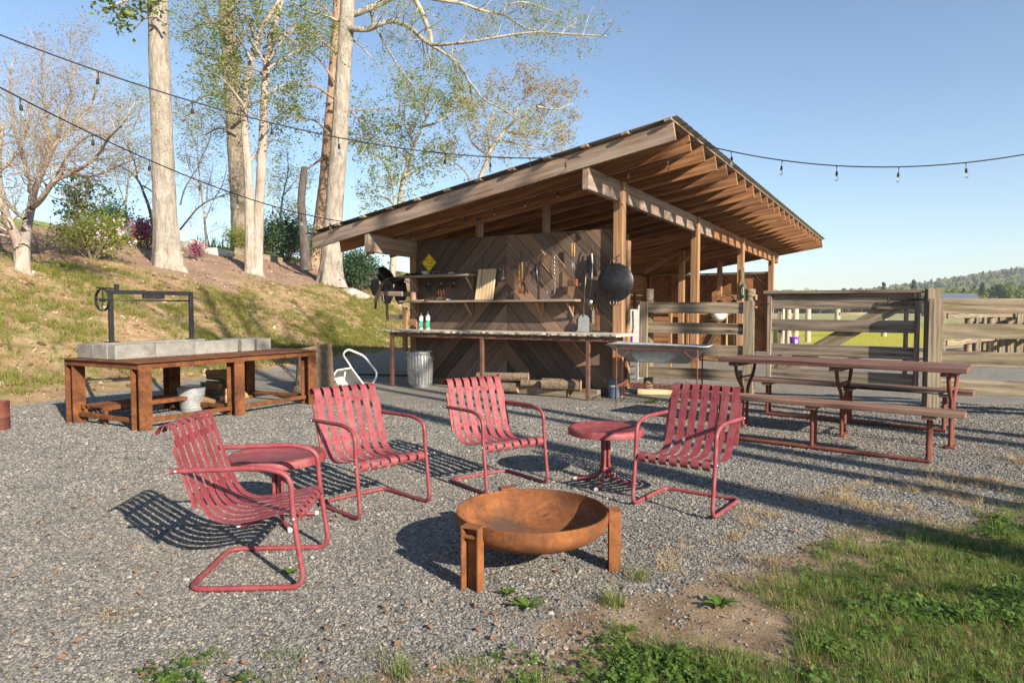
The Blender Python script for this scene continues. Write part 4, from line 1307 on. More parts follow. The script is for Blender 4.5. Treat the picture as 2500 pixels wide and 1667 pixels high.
flap = [(-.12, .08), (.02, .10), (.12, .06), (.15, -.08), (.13, -.22), (.06, -.33), (-.04, -.34), (-.12, -.26), (-.17, -.1)]
for y in (-.20, .17):
    MB().prism(flap, y - .012, y + .012).build('flap', MT['leather'], sd)
MB().prism([(-.35, .1), (-.2, .12), (-.16, -.05), (-.22, -.2), (-.32, -.18), (-.39, -.04)], -.235, -.215).build('flap', MT['leather'], sd)
MB().ribbon([(.06, .0, .15), (-.04, -.14, .13), (-.10, -.225, .03), (-.17, -.26, -.14), (-.22, -.26, -.31)], (.085, .02, .02), .014).build('girth', MT['tan'], sd)
MB().ribbon([(-.22, -.262, -.31), (-.235, -.262, -.43)], (.05, 0, 0), .008).build('girth_end', MT['leather'], sd)
for x in (.0, .035):
    MB().ribbon([(x, -.245, .02), (x + .01, -.25, -.25), (x + .02, -.245, -.62 - x)], (.024, 0, 0), .005).build('stirrup_leather', MT['leather'], sd)
MB().tube(fillet([(-.10, -.255, -.30), (-.03, -.255, -.30), (-.055, -.255, -.17), (-.075, -.255, -.17)], .02, 4, True), .006, 6, closed=True).build('stirrup', MT['steel'], sd, sm=True)

# trash can
tc = thing('trash_can', 'ribbed galvanised trash can under the left end of the counter', 'trash can', (-1.60, 11.86, 0))
def ribbed():
    V, F = [], []
    seg = 144
    prof = [(.195, .0), (.199, .02), (.200, .05), (.206, .07), (.222, .52), (.222, .54), (.226, .575), (.232, .59), (.232, .605), (.226, .612), (.220, .60), (.216, .55), (.194, .05), (.0, .04)]
    for i, (r, z) in enumerate(prof):
        for k in range(seg):
            a = 2 * math.pi * k / seg
            rr = r
            if 3 <= i <= 4: rr = r + .006 * (1 if (k % 6) < 3 else -1)
            V.append((rr * math.cos(a), rr * math.sin(a), z))
    for i in range(len(prof) - 1):
        for k in range(seg):
            k2 = (k + 1) % seg
            F.append((i * seg + k, i * seg + k2, (i + 1) * seg + k2, (i + 1) * seg + k))
    F.append(tuple(range(seg - 1, -1, -1)))
    return MB().add(V, F)
ribbed().build('body', MT['galv'], tc, sm=True, auto=35)
for a in (-20, 160):
    d = Vector((math.cos(R(a)), math.sin(R(a)), 0)); s_ = Vector((-d.y, d.x, 0))
    MB().tube(fillet([d * .225 + s_ * .05 + Vector((0, 0, .53)), d * .245 + s_ * .05 + Vector((0, 0, .47)), d * .245 - s_ * .05 + Vector((0, 0, .47)), d * .225 - s_ * .05 + Vector((0, 0, .53))], .02), .006, 6).build('handle', MT['galv'], tc, sm=True)

# firewood under the counter
def log(p0, p1, r, label, mat_side='bark', seed=0, name='firewood_log', group=None, cat='log'):
    rng = random.Random(seed)
    p0, p1 = Vector(p0), Vector(p1)
    c = (p0 + p1) / 2
    t = thing(name, label, cat, c, 0, group)
    M = frame(p0 - c, p1 - c)
    L = (p1 - p0).length
    n = 12
    rad = [r * rng.uniform(.86, 1.12) for _ in range(n)]
    V = []
    for i in range(6):
        x = -L / 2 + L * i / 5
        for k in range(n):
            a = 2 * math.pi * k / n
            rr = rad[k] * (1 + rng.uniform(-.05, .05))
            V.append((x, rr * math.cos(a), rr * math.sin(a)))
    F = [(i * n + k, i * n + (k + 1) % n, (i + 1) * n + (k + 1) % n, (i + 1) * n + k) for i in range(5) for k in range(n)]
    MB().add(V, F).build('bark', MT[mat_side], t, sm=True, M=M)
    for e in (0, 5):
        ring = V[e * n:(e + 1) * n]
        cx = (ring[0][0] + (.004 if e else -.004), 0, 0)
        MB().add(ring + [cx], [(k, (k + 1) % n, n) if e else ((k + 1) % n, k, n) for k in range(n)]).build('cut_end', MT['logend'], t, M=M)
    return t
log(W(-2.32, -.42, .24), W(-1.75, -.36, .25), .068, 'upper left log on the small heap under the counter', seed=1)
log(W(-1.86, -.46, .25), W(-1.42, -.30, .26), .075, 'upper right log on the small heap under the counter', seed=2)
log(W(-2.15, -.62, .085), W(-1.45, -.56, .10), .08, 'thick log at the bottom of the heap under the counter', seed=3)
log(W(-1.38, -.60, .19), W(-1.08, -.52, .19), .06, 'short sawn log on the timber with its cut end to the right', seed=4)
log(W(-1.0, -.62, .20), W(-.42, -.46, .19), .08, 'big round log lying by the right end of the counter', seed=5)
bb = wt('blue_barrel', 'narrow blue tub standing behind the corner post foot', 'tub', .02, -.22, 0)
MB().lathe([(.075, 0), (.085, .02), (.085, .26), (.09, .27), (.09, .285), (.08, .285), (.075, .03), (0, .02)], 20).build('body', MT['blue'], bb, sm=True, auto=40)
MB().lathe([(.0885, .18), (.0885, .20)], 20).build('hoop', MT['galvdull'], bb)
o = timber('wall_wedge', W(-3.72, -.5, .02), W(-3.66, -.22, .30), .09, .02, MT['black'], None); tag(o, 'dark board leaning behind the trash can', 'board')

# things inside the shed
t = wt('white_sack', 'white and grey sack hung over the half door', 'sack', -.52, 2 * SP - .06, 1.12)
blob([((-.2, 0, .14), .02, .02, (1, 0, 0)), ((-.17, -.01, .1), .09, .08, (1, 0, 0)), ((-.05, -.03, .05), .13, .14, (1, 0, 0)), ((.08, -.03, .05), .13, .14, (1, 0, 0)), ((.17, 0, .10), .09, .09, (1, 0, 0)), ((.2, 0, .14), .02, .02, (1, 0, 0))]).build('body', MT['cloth'], t, sm=True)
MB().ribbon([(-.2, -.1, -.03), (0, -.17, -.06), (.18, -.12, -.03)], (0, .01, .03), .006).build('strap', MT['tan'], t)
t = wt('wire_saddle_rack', 'bent wire bridle rack fixed above the stall door', 'rack', -.95, 3 * SP - .62, 1.55)
for x in (-.35, -.1, .12):
    MB().tube([(x, .1, .3), (x, -.05, .28), (x + .06, -.1, -.3)], .009, 5).build('rod', MT['rustbrown'], t)
MB().tube([(-.35, .1, .3), (.1, .05, .29), (.42, -.05, .3), (.44, -.08, .24)], .009, 5).build('top_rod', MT['rustbrown'], t)
t = wt('horse_rugs', 'folded white and purple horse rugs hung over a rail in the shed', 'rug', -.95, 3.2, .0)
mb = MB()
rr = random.Random(9)
for k in range(3):
    x0 = -.5 + k * .32
    pts = [(x0, -.12 - .02 * k, .55), (x0 + .03, -.10, 1.0), (x0, -.06, 1.32), (x0, .05, 1.34), (x0, .1, .9)]
    mb.ribbon(pts, (.30, .02, 0), .03)
mb.build('rug', MT['cloth'], t)
timber('rail', (-.75, 0, 1.29), (.75, 0, 1.29), .06, .06, MT['post'], t)
for x in (-.72, .72): timber('upright', (x, 0, 0), (x, 0, 1.26), .06, .06, MT['post'], t, up=(0, 1, 0))
MB().ribbon([(-.1, -.165, .5), (-.1, -.155, .78)], (.22, 0, 0), .02).build('purple_rug', MT['purple'], t)
t = wt('milk_crate', 'grey crate on the floor below the hung rugs', 'crate', -.85, 2.7, 0)
for z in (.05, .2, .35, .5):
    for (a, b_) in (((-.2, -.15), (.2, -.15)), ((.2, -.15), (.2, .15)), ((.2, .15), (-.2, .15)), ((-.2, .15), (-.2, -.15))):
        timber('slat', (a[0], a[1], z), (b_[0], b_[1], z), .02, .07, MT['galvdull'], t)
for sx in (-.2, .2):
    for sy in (-.15, .15): timber('corner', (sx, sy, 0), (sx, sy, .55), .03, .03, MT['galvdull'], t, up=(0, 1, 0))
t = wt('teal_rope', 'coil of teal rope hanging on the third post', 'rope', .1, 2 * SP - .12, 1.95)
for k in range(4):
    MB().tube([(.05 * math.cos(a), -.02 + .01 * k, -.14 + (.12 + .02 * k) * math.sin(a)) for a in np.linspace(0, 6.283, 15)[:-1]], .014, 6, closed=True).build('coil', MT['cord'], t, sm=True)
MB().tube([(0, 0, .45), (.01, 0, .2), (.0, -.02, .0)], .012, 6).build('cord', MT['cord'], t)
for u, h, m, lab in ((-2.75, .2, 'white', 'white bottle on the stall counter in the shed'), (-2.35, .11, 'jar', 'low tin on the stall counter in the shed'), (-1.95, .16, 'black', 'dark box on the stall counter in the shed')):
    t = wt('counter_item', lab, 'container', u, 2 * SP + .15, 1.28)
    MB().lathe([(.05, 0), (.055, .01), (.055, h * .7), (.03, h * .85), (.03, h), (0, h)], 14).build('body', MT[m], t, sm=True, auto=40)
    MB().lathe([(.034, h), (.034, h + .025), (0, h + .028)], 10).build('lid', MT['steel'], t)

# ------------------------------------------------------------------ red metal lawn chairs
def make_chair(label, loc, ang):
    """local +x is the way the chair faces"""
    t = thing('lawn_chair', label, 'chair', (loc[0], loc[1], 0), ang, 'red metal lawn chairs round the fire bowl')
    r, hw = .0135, .275
    # one bent tube: arm, front leg, ground rail, rear crossbar and back again
    def side(s):
        return [(-.325, s * hw, .578), (.10, s * hw, .590), (.225, s * hw, .555), (.235, s * hw, .37), (.285, s * hw, .016), (-.255, s * hw, .016)]
    pts = side(1) + side(-1)[::-1]
    MB().tube(fillet(pts, .075, 7), r, 12).build('tube_frame', MT['red'], t, sm=True, auto=60)
    # profile of the straps: curl at the top, back, seat, front roll
    prof = [(-.405, .742), (-.40, .768), (-.375, .790), (-.345, .788), (-.325, .765), (-.312, .72), (-.275, .60), (-.232, .47), (-.195, .385), (-.155, .340), (-.10, .318), (-.03, .318), (.06, .333), (.15, .356), (.215, .370), (.245, .366), (.262, .345), (.258, .320), (.24, .305)]
    P = [Vector((x, 0, z)) for x, z in prof]
    P = fillet(P, .03, 2)
    n, w = 7, .052
    for k in range(n):
        y = -.222 + k * .074
        MB().ribbon([(p.x, y, p.z) for p in P], (0, w, 0), .0022).build('strap', MT['red'], t, sm=True, auto=35)
    def at(i0, i1, f):
        a, b_ = prof[i0], prof[i1]
        return Vector((a[0] + (b_[0] - a[0]) * f, 0, a[1] + (b_[1] - a[1]) * f))
    for (i0, i1, f) in ((5, 6, .15), (7, 8, .35)):
        p = at(i0, i1, f); d = (at(i0, i1, 1) - at(i0, i1, 0)).normalized()
        c = p + Vector((-.006, 0, -.001))
        mb = MB().ribbon([(c.x, -.255, c.z), (c.x, .255, c.z)], d * .036, .003)
        mb.build('cross_strip', MT['red'], t)
        mb = MB()
        for k in range(n):
            y = -.222 + k * .074
            mb.lathe([(.0055, 0), (.0045, .003), (0, .0042)], 8, c=(p.x + .002, y, p.z), M=Matrix.Rotation(R(70), 4, 'Y'))
        mb.build('rivet_row', MT['red'], t, sm=True)
    # angle strips that carry the seat: back upright flange and front bar
    for s in (-1, 1):
        MB().box((-.268, s * .258, .54), (.010, .022, .30), Matrix.Rotation(R(-18), 3, 'Y')).build('back_flange', MT['red'], t)
    MB().tube([(.232, -hw, .338), (.232, hw, .338)], .011, 8).build('seat_bar', MT['red'], t, sm=True)
    for s in (-1, 1):
        for (x, z) in ((-.30, .579), (.239, .345)):
            MB().lathe([(.010, 0), (.009, .004), (.004, .007), (0, .0075)], 10, c=(x, s * (hw + r - .001), z), M=Matrix.Rotation(R(-90 * s), 4, 'X')).build('bolt', MT['bolt'], t, sm=True)
    return t
make_chair('red slatted metal chair nearest the camera, seen from its side', (-1.285, 3.45), R(3))
make_chair('red slatted metal chair between round table and wheelbarrow, facing the bowl', (-.955, 4.62), R(-45))
make_chair('red slatted metal chair farthest from the camera, straight behind the bowl', (-.115, 5.20), R(-55))
make_chair('red slatted metal chair at the right of the bowl, facing left', (1.205, 4.64), R(-126))

def round_table(label, x, y, ang, top_r=.295, h=.44):
    t = thing('side_table', label, 'table', (x, y, 0), ang, 'round red metal side tables')
    R_ = top_r
    MB().lathe([(0, h - .012), (R_ - .055, h - .012), (R_ - .042, h - .004), (R_ - .02, h), (R_ - .006, h - .006), (R_, h - .018), (R_, h - .05), (R_ - .004, h - .053), (R_ - .006, h - .045), (R_ - .01, h - .02), (0, h - .02)], 64).build('table_top', MT['redtop'], t, sm=True, auto=50)
    for k in range(4):
        a = k * math.pi / 2 + .4
        d = Vector((math.cos(a), math.sin(a), 0))
        pts = [d * .05 + Vector((0, 0, h - .022)), d * .026 + Vector((0, 0, h - .07)), d * .024 + Vector((0, 0, .16)), d * .045 + Vector((0, 0, .075)), d * .10 + Vector((0, 0, .035)), d * .235 + Vector((0, 0, .016))]
        lg = MB().tube(fillet(pts, .03, 4), .0125, 10).build('leg', MT['red'], t, sm=True, auto=60)
        MB().tube([d * .23 + Vector((0, 0, .0165)), d * .252 + Vector((0, 0, .0155))], .0145, 10).build('foot_cap', MT['cap'], lg, sm=True, auto=60)
    MB().lathe([(.034, .10), (.038, .105), (.038, .125), (.034, .13)], 16).build('collar', MT['red'], t, sm=True, auto=40)
round_table('round red side table between the two left chairs', -1.47, 4.24, .2)
round_table('round red side table next to the right chair', .718, 5.19, .75, top_r=.29)

# ------------------------------------------------------------------ fire bowl
fb = thing('fire_bowl', 'wide rusty steel fire bowl on three open box legs', 'fire pit', (.105, 3.49, 0), 0)
Rb, zr = .392, .305
prof = []
for k in range(13):
    a = k / 12
    r = Rb * math.sin(a * math.pi / 2 * .98) / math.sin(math.pi / 2 * .98)
    prof.append((r, zr - .045 - .135 * math.cos(a * math.pi / 2) ** 0.9 if a < 1 else zr - .045))
outer = prof + [(Rb + .001, zr)]
inner = [(Rb - .007, zr), (Rb - .009, zr - .04)] + [(max(0, r - .008), z + .006) for r, z in prof[::-1][1:]]
MB().lathe(outer + inner, 96).build('bowl', MT['bowl'], fb, sm=True, auto=50)
for k, a in enumerate((226, 356, 108)):
    d = Vector((math.cos(R(a)), math.sin(R(a)), 0)); s_ = Vector((-d.y, d.x, 0))
    k_ = bpy.data.objects.new('leg', None); COL.objects.link(k_); k_.parent = fb
    k_.location = d * (Rb + .030)
    k_.rotation_euler = (0, 0, R(a) - math.pi / 2 + (R(20) if k == 0 else 0))
    hw_, dp, hh = .042, .06, .305
    for sx in (-1, 1):
        timber('side_plate', (sx * hw_, 0, 0), (sx * hw_, 0, hh), dp, .009, MT['rust'], k_, up=(1, 0, 0), c=.001)
    timber('back_plate', (0, -dp / 2 + .006, 0), (0, -dp / 2 + .006, hh - .002), hw_ * 2 - .012, .008, MT['rust'], k_, up=(0, 1, 0), c=.001)
    timber('top_plate', (0, -dp / 2, hh + .0035), (0, dp / 2, hh + .0035), hw_ * 2 + .009, .009, MT['rust'], k_, c=.001)
    MB().tube([(-hw_, .012, hh - .045), (hw_, .012, hh - .045)], .011, 10).build('grip_bar', MT['rust'], k_, sm=True, auto=60)

# ------------------------------------------------------------------ picnic table and benches
PD = Vector((.772, -.636, 0)); PN = Vector((-.636, -.772, 0))    # along, towards the camera
pang = math.atan2(PD.y, PD.x)
def pframe(name, label, cat, c): return thing(name, label, cat, c, pang)
pt_ = pframe('picnic_table', 'long red-brown plank picnic table on pipe legs before the gate', 'picnic table', (3.46, 7.20, 0))
HL = 1.17
for k in range(3):
    y = -.255 + k * .255
    timber('plank', (-HL + .01 * k, y, .775), (HL - .012 * k, y, .775), .247, .048, MT['picnic'], pt_)
for x in (-1.0, 0.05, 1.02):
    fr = bpy.data.objects.new('leg_frame', None); COL.objects.link(fr); fr.parent = pt_; fr.location = (x, 0, 0)
    timber('cleat', (0, -.36, .73), (0, .36, .73), .12, .035, MT['picnic'], fr)
    for s in (-1, 1):
        MB().tube(fillet([(0, s * .30, .715), (0, s * .26, .60), (0, s * .07, .44), (0, s * .06, .02)], .08, 5), .019, 10).build('leg_pipe', MT['rustpipe'], fr, sm=True, auto=60)
    MB().tube([(0, -.20, .57), (0, .20, .57)], .011, 8).build('spreader', MT['rustpipe'], fr, sm=True)
    MB().box((0, 0, .012), (.07, .2, .02)).build('foot_plate', MT['rustpipe'], fr)
MB().tube([(.05, 0, .52), (1.02, 0, .52)], .012, 8).build('tie_rod', MT['black'], pt_, sm=True)
def bench(label, c, hl=1.22):
    t = pframe('plank_bench', label, 'bench', c)
    for k in (-1, 1):
        timber('plank', (-hl, k * .072, .445), (hl - .01 * k, k * .072, .445), .138, .045, MT['bench'], t)
    for x in (-.95, 0.0, .96):
        fr = bpy.data.objects.new('leg_frame', None); COL.objects.link(fr); fr.parent = t; fr.location = (x, 0, 0)
        timber('cleat', (0, -.13, .405), (0, .13, .405), .09, .033, MT['bench'], fr)
        for s in (-1, 1):
            MB().tube([(0, s * .055, .39), (0, s * .055, .03)], .018, 10).build('leg_pipe', MT['rustpipe'], fr, sm=True, auto=60)
    MB().tube([(-.97, -.055, .022), (.98, -.055, .022)], .021, 10).build('ground_rail', MT['rustpipe'], t, sm=True, auto=60)
bench('worn red-brown bench on the camera side of the picnic table', (2.90, 6.52, 0))
bench('worn red-brown bench on the gate side of the picnic table', (4.00, 8.05, 0))

# ------------------------------------------------------------------ grill table
GA = Vector((.47, .883, 0)); GB = Vector((-.883, .47, 0))      # long way, short way (back-left)
gang = math.atan2(GA.y, GA.x)
GO = Vector((-4.09, 7.50, 0))
def GP(a, b_, z=0): return GO + GA * a + GB * b_ + Vector((0, 0, z))
gl, gw, gh = 2.56, 1.25, .75
gt = thing('grill_table', 'long rusty steel table on heavy beam legs', 'table', GO, gang)
def hbeam(name, a, b_, parent, h=.70, s=.15):
    m = MB()
    m.box((a, b_ - s / 2 + .007, h / 2), (s, .014, h)); m.box((a, b_ + s / 2 - .007, h / 2), (s, .014, h)); m.box((a, b_, h / 2), (.012, s - .029, h))
    return m.build(name, MT['rustbeam'], parent)
for a in (0, 1.26, 2.52):
    for b_ in (0, gw):
        hbeam('leg', a, b_, gt)
for b_ in (-.05, gw + .05):
    timber('top_rail', (-.08, b_, .715), (gl + .04, b_, .715), .045, .07, MT['rustbeam'], gt)
for a in (-.06, 1.26, gl + .02):
    timber('cross_rail', (a, -.02, .714), (a, gw + .02, .714), .04, .065, MT['rustbeam'], gt)
timber('top_plate', (-.11, gw / 2, .756), (gl + .07, gw / 2, .756), gw + .22, .012, MT['rustbeam'], gt, c=.002)
for b_ in (0, gw):
    timber('low_rail', (.076, b_, .10), (1.184, b_, .10), .04, .05, MT['rustbeam'], gt); timber('low_rail', (1.336, b_, .10), (2.444, b_, .10), .04, .05, MT['rustbeam'], gt)
for a in (0, 1.26, 2.52):
    timber('low_rail', (a, .076, .10), (a, gw - .076, .10), .04, .05, MT['rustbeam'], gt)
# concrete blocks round the fire place on the table
zb = .762
ORD = ('first', 'second', 'third', 'fourth', 'fifth')
def block(p0, p1, w, h, label, cat='block'):
    import bmesh
    me_o = timber('concrete_block', p0, p1, w, h, MT['concrete'], None, c=.006)
    return tag(me_o, label, cat, 'concrete blocks on the grill table')
x = .02
for k, L in enumerate((.50, .54, .50, .16)):
    block(GP(x + .002, .56, zb + .085), GP(x + L - .002, .56, zb + .085), .14, .168, '%s concrete block from the left in the row facing the camera' % ORD[k]); x += L
for k, (b0, b1) in enumerate(((.635, .90), (.904, 1.22))):
    block(GP(.08, b0, zb + .085), GP(.08, b1, zb + .085), .13, .166, ('nearer' if k == 0 else 'farther') + ' concrete block closing the left end of the grill')
x = .16
for k, L in enumerate((.52, .52, .50)):
    block(GP(x + .002, 1.20, zb + .085), GP(x + L - .002, 1.20, zb + .085), .13, .166, '%s concrete block from the left in the back row of the grill' % ORD[k]); x += L
block(GP(1.80, .72, zb + .087), GP(2.02, .72, zb + .087), .42, .17, 'wide concrete block at the right of the grill, beside a dark gap')
block(GP(2.05, .70, zb + .084), GP(2.30, .70, zb + .084), .40, .165, 'last concrete block standing alone at the right end of the grill')
# lifting frame with hand wheel
gf = thing('grill_lift', 'black iron lifting frame with a spoked hand wheel', 'grill frame', GP(.42, 1.2, zb + .168), gang)
Lf, Hf = 1.12, .60
for a in (0, Lf):
    timber('post', (a, 0, 0), (a, 0, Hf), .05, .05, MT['black'], gf, up=(0, 1, 0))
    timber('base_plate', (a - .06, 0, .006), (a + .06, 0, .006), .12, .012, MT['black'], gf)
timber('top_bar', (-.025, 0, Hf + .025), (Lf + .025, 0, Hf + .025), .05, .05, MT['black'], gf)
MB().tube([(-.12, 0, Hf - .075), (Lf, 0, Hf - .075)], .010, 8).build('axle', MT['black'], gf, sm=True)
timber('winch_box', (Lf * .38, 0, Hf - .02), (Lf * .64, 0, Hf - .02), .05, .07, MT['black'], gf)
wh = bpy.data.objects.new('hand_wheel', None); COL.objects.link(wh); wh.parent = gf; wh.location = (-.10, -.0, Hf - .075)
MB().ribbon([(0, .135 * math.cos(a), .135 * math.sin(a)) for a in np.linspace(0, 2 * math.pi, 41)], (.034, 0, 0), .007).build('rim', MT['black'], wh, sm=True, auto=50)
for k in range(4):
    a = k * math.pi / 2 + .1
    MB().tube([(0, 0, 0), (0, .135 * math.cos(a), .135 * math.sin(a))], .008, 6).build('spoke', MT['black'], wh)
MB().lathe([(.022, -.03), (.022, .03)], 12, M=Matrix.Rotation(R(90), 4, 'Y')).build('hub', MT['black'], wh)
MB().tube([(-.20, -.05, Hf + .07), (.06, .0, Hf + .065), (.09, 0, Hf + .065)], .009, 6).build('pawl_rod', MT['black'], gf)
MB().box((.08, 0, Hf + .085), (.05, .03, .075)).build('pawl', MT['black'], gf)
MB().tube([(.14, 0, Hf - .075), (.10, .03, .05)], .0025, 4).build('chain', MT['steel'], gf); MB().tube([(Lf - .16, 0, Hf - .075), (Lf - .14, .03, .05)], .0025, 4).build('chain', MT['steel'], gf)
# below the table
gr = thing('grill_grate', 'low rusty grate of bars on short feet under the table', 'grate', GP(.62, .93, 0), gang)
for y in (-.20, .20):
    timber('rail', (-.62, y, .19), (.62, y, .19), .04, .05, MT['rustbeam'], gr)
for x in np.linspace(-.60, .60, 25):
    MB().tube([(x, -.2, .205), (x, .2, .205)], .009, 5).build('bar', MT['rustbeam'], gr)
for x in (-.58, .58):
    for y in (-.2, .2): timber('foot', (x, y, 0), (x, y, .165), .04, .04, MT['rustbeam'], gr, up=(0, 1, 0))
bk = thing('metal_bucket', 'tapered galvanised bucket standing under the grill table', 'bucket', GP(1.22, .80, 0), 0)
MB().lathe([(.125, .0), (.13, .01), (.172, .30), (.178, .305), (.178, .315), (.170, .312), (.126, .02), (0, .015)], 40).build('pail', MT['galvdull'], bk, sm=True, auto=40)
for z, r in ((.06, .1385), (.22, .1625)):
    MB().lathe([(r, z - .006), (r + .004, z), (r, z + .006)], 40).build('rib', MT['galvdull'], bk, sm=True)
MB().tube([(.178 * math.cos(a), .178 * math.sin(a) * .6 + .05, .315 + .015 * math.sin(a)) for a in np.linspace(0, math.pi, 12)], .005, 6).build('bail', MT['black'], bk, sm=True)
# split firewood
def split_log(c, d, L, r, seed, label, group):
    rng = random.Random(seed)
    c = Vector(c); d = Vector(d).normalized()
    t = thing('split_log', label, 'log', c, 0, group)
    M = frame(-d * L / 2, d * L / 2, roll=rng.uniform(0, 6.28))
    a0 = rng.uniform(50, 100)
    arc = [(r * .92 * math.cos(R(a)), r * .92 * math.sin(R(a))) for a in np.linspace(0, a0, 5)]
    poly = [(0, 0)] + arc
    cy = sum(p[0] for p in poly) / len(poly); cz = sum(p[1] for p in poly) / len(poly)
    n = len(poly)
    V = []
    for x in (-L / 2, 0, L / 2):
        for p in poly: V.append((x + rng.uniform(-.006, .006), p[0] - cy + rng.uniform(-.006, .006), p[1] - cz + rng.uniform(-.006, .006)))
    Fs, Fb = [], []
    for i in range(2):
        for k in range(n):
            k2 = (k + 1) % n
            (Fb if 0 < k < n - 1 else Fs).append((i * n + k, i * n + k2, (i + 1) * n + k2, (i + 1) * n + k))
    Fs.append(tuple(range(n))); Fs.append(tuple(2 * n + k for k in range(n)))
    MB().add(V, Fs).build('split_face', MT['split'], t, M=M)
    MB().add(V, Fb).build('bark', MT['bark'], t, M=M)
    return t
fr = random.Random(21)
GRP = 'split firewood stacked under the grill table'
k = 0
for row in range(5):
    for j in range(5 - row // 2):
        a = 1.58 + j * .105 + row * .03 + fr.uniform(-.02, .02)
        split_log(GP(a, .92 + fr.uniform(-.06, .06), .055 + row * .082 + fr.uniform(-.008, .008)), GB + GA * fr.uniform(-.25, .25) + Vector((0, 0, fr.uniform(-.05, .05))), fr.uniform(.36, .46), fr.uniform(.085, .12), 100 + k, 'split firewood log in the stack under the grill table', GRP); k += 1
split_log(GP(1.47, .58, .10), (GA * .75 + GB * -.5 + Vector((0, 0, -.35))), .50, .11, 160, 'pale split log leaning outward at the left of the firewood stack', GRP)
split_log(GP(1.82, .9, .46), (GA * -.9 + GB * .4), .48, .10, 161, 'dark split log lying across the top of the firewood stack', GRP)
# stump behind the table
stp = thing('tree_stump', 'tall bark-covered tree stump behind the grill table', 'stump', (-3.25, 11.15, 0))
rng = random.Random(4); V = []; n = 26
for i, (z, r) in enumerate(((-.02, .40), (.06, .36), (.18, .31), (.40, .285), (.60, .28), (.74, .275))):
    for q_ in range(n):
        a = 2 * math.pi * q_ / n
        V.append(((r + .03 * math.sin(a * 3 + 1) * (1.6 - i * .22) + rng.uniform(-.012, .012)) * math.cos(a), (r + .03 * math.sin(a * 3 + 1) * (1.6 - i * .22) + rng.uniform(-.012, .012)) * math.sin(a), z + (.05 * math.cos(a) if i == 5 else 0)))
MB().add(V, [(i * n + q_, i * n + (q_ + 1) % n, (i + 1) * n + (q_ + 1) % n, (i + 1) * n + q_) for i in range(5) for q_ in range(n)]).build('bark', MT['bark'], stp, sm=True)
MB().add(V[5 * n:] + [(0, 0, .73)], [(q_, (q_ + 1) % n, n) for q_ in range(n)]).build('cut_face', MT['logend'], stp)
lc = thing('leaning_chain', 'black knotted chain leaning from the table to the stump', 'chain', (-3.62, 10.75, .32))
for k in range(14):
    f = k / 13
    c = Vector((-.28 + .5 * f, .1 - .05 * f, .38 - .52 * f))
    MB().tube([c + Vector((.016 * math.cos(a), .0 if k % 2 else .012 * math.sin(a), .026 * math.sin(a))) for a in np.linspace(0, 6.283, 9)[:-1]], .008, 5, closed=True).build('chain_ring', MT['black'], lc)
# wheelbarrow tipped on its nose
wb = thing('wheelbarrow', 'white wheelbarrow tipped on its side with handle loop up', 'wheelbarrow', (-2.85, 11.6, 0), R(20))
wb.scale = (.74, .74, .84)
tray = [(-.42, .06), (-.20, .36), (.12, .40), (.42, .02)]
V, F = [], []
for y, k in ((-.26, 1.0), (.0, .92), (.20, .75)):
    for (x_, z_) in tray: V.append((x_ * k, y, .03 + z_ * k))
for i in range(2):
    for j in range(3):
        F.append((i * 4 + j, i * 4 + j + 1, i * 4 + 5 + j, i * 4 + 4 + j))
F.append((8, 9, 10, 11))
o = MB().add(V, F).build('tray', MT['white'], wb)
md = o.modifiers.new('solid', 'SOLIDIFY'); md.thickness = .012
MB().tube([(x_, -.262, .03 + z_) for x_, z_ in tray], .017, 8).build('tray_rim', MT['white'], wb, sm=True, auto=60)
MB().tube(fillet([(.44, -.28, .03), (.62, -.24, .10), (.72, -.2, .30), (.42, -.15, .66), (.06, -.12, .80), (-.06, -.1, .70), (.12, -.08, .46), (.16, -.06, .36)], .1, 6), .021, 10).build('handle_loop', MT['white'], wb, sm=True, auto=60)
MB().tube([(-.30, -.28, .20), (-.12, -.33, .02)], .016, 8).build('leg', MT['white'], wb, sm=True); MB().tube([(-.02, -.30, .36), (-.10, -.32, .02)], .016, 8).build('leg', MT['white'], wb, sm=True)
# rusty drum at the left edge
dr = thing('rusty_drum', 'rusty red-brown metal drum cut off by the left edge of the picture', 'drum', (-5.80, 7.55, 0))
MB().lathe([(.17, 0), (.175, .01), (.175, .13), (.182, .14), (.175, .15), (.175, .30), (.18, .31), (.168, .31), (.165, .02), (0, .015)], 36).build('shell', MT['rustpipe'], dr, sm=True, auto=35)
MB().lathe([(.1765, .06), (.181, .066), (.1765, .072)], 36).build('hoop', MT['rustpipe'], dr)

# ------------------------------------------------------------------ galvanised trough on a rusty stand
tr = thing('wash_trough', 'dented grey zinc trough on a thin rusty stand', 'trough', (2.08, 9.62, 0), R(-24))
def trough():
    V, F = [], []
    rings = [(.70, .24, .83), (.74, .28, .845), (.735, .275, .857), (.66, .215, .845), (.62, .20, .80), (.43, .10, .60), (.40, .07, .59)]
    n = 32
    for (a, b_, z) in rings:
        for k in range(n):
            t = 2 * math.pi * k / n
            cx, cy = math.cos(t), math.sin(t)
            e = .28
            V.append((a * math.copysign(abs(cx) ** e, cx), b_ * math.copysign(abs(cy) ** e, cy), z + .012 * math.sin(3 * t + 1) * (1 if z > .82 else 0)))
    # outer: bottom .. rim, inner: rim .. bottom
    o_ = [6, 5, 0, 1, 2, 3]
    return V, rings, n
V, rings, n = trough()
order = [6, 5, 0, 1, 2, 3, 4]
F = []
for i in range(4):
    a, b_ = order[i], order[i + 1]
    for k in range(n): F.append((a * n + k, a * n + (k + 1) % n, b_ * n + (k + 1) % n, b_ * n + k))
b0 = len(V)
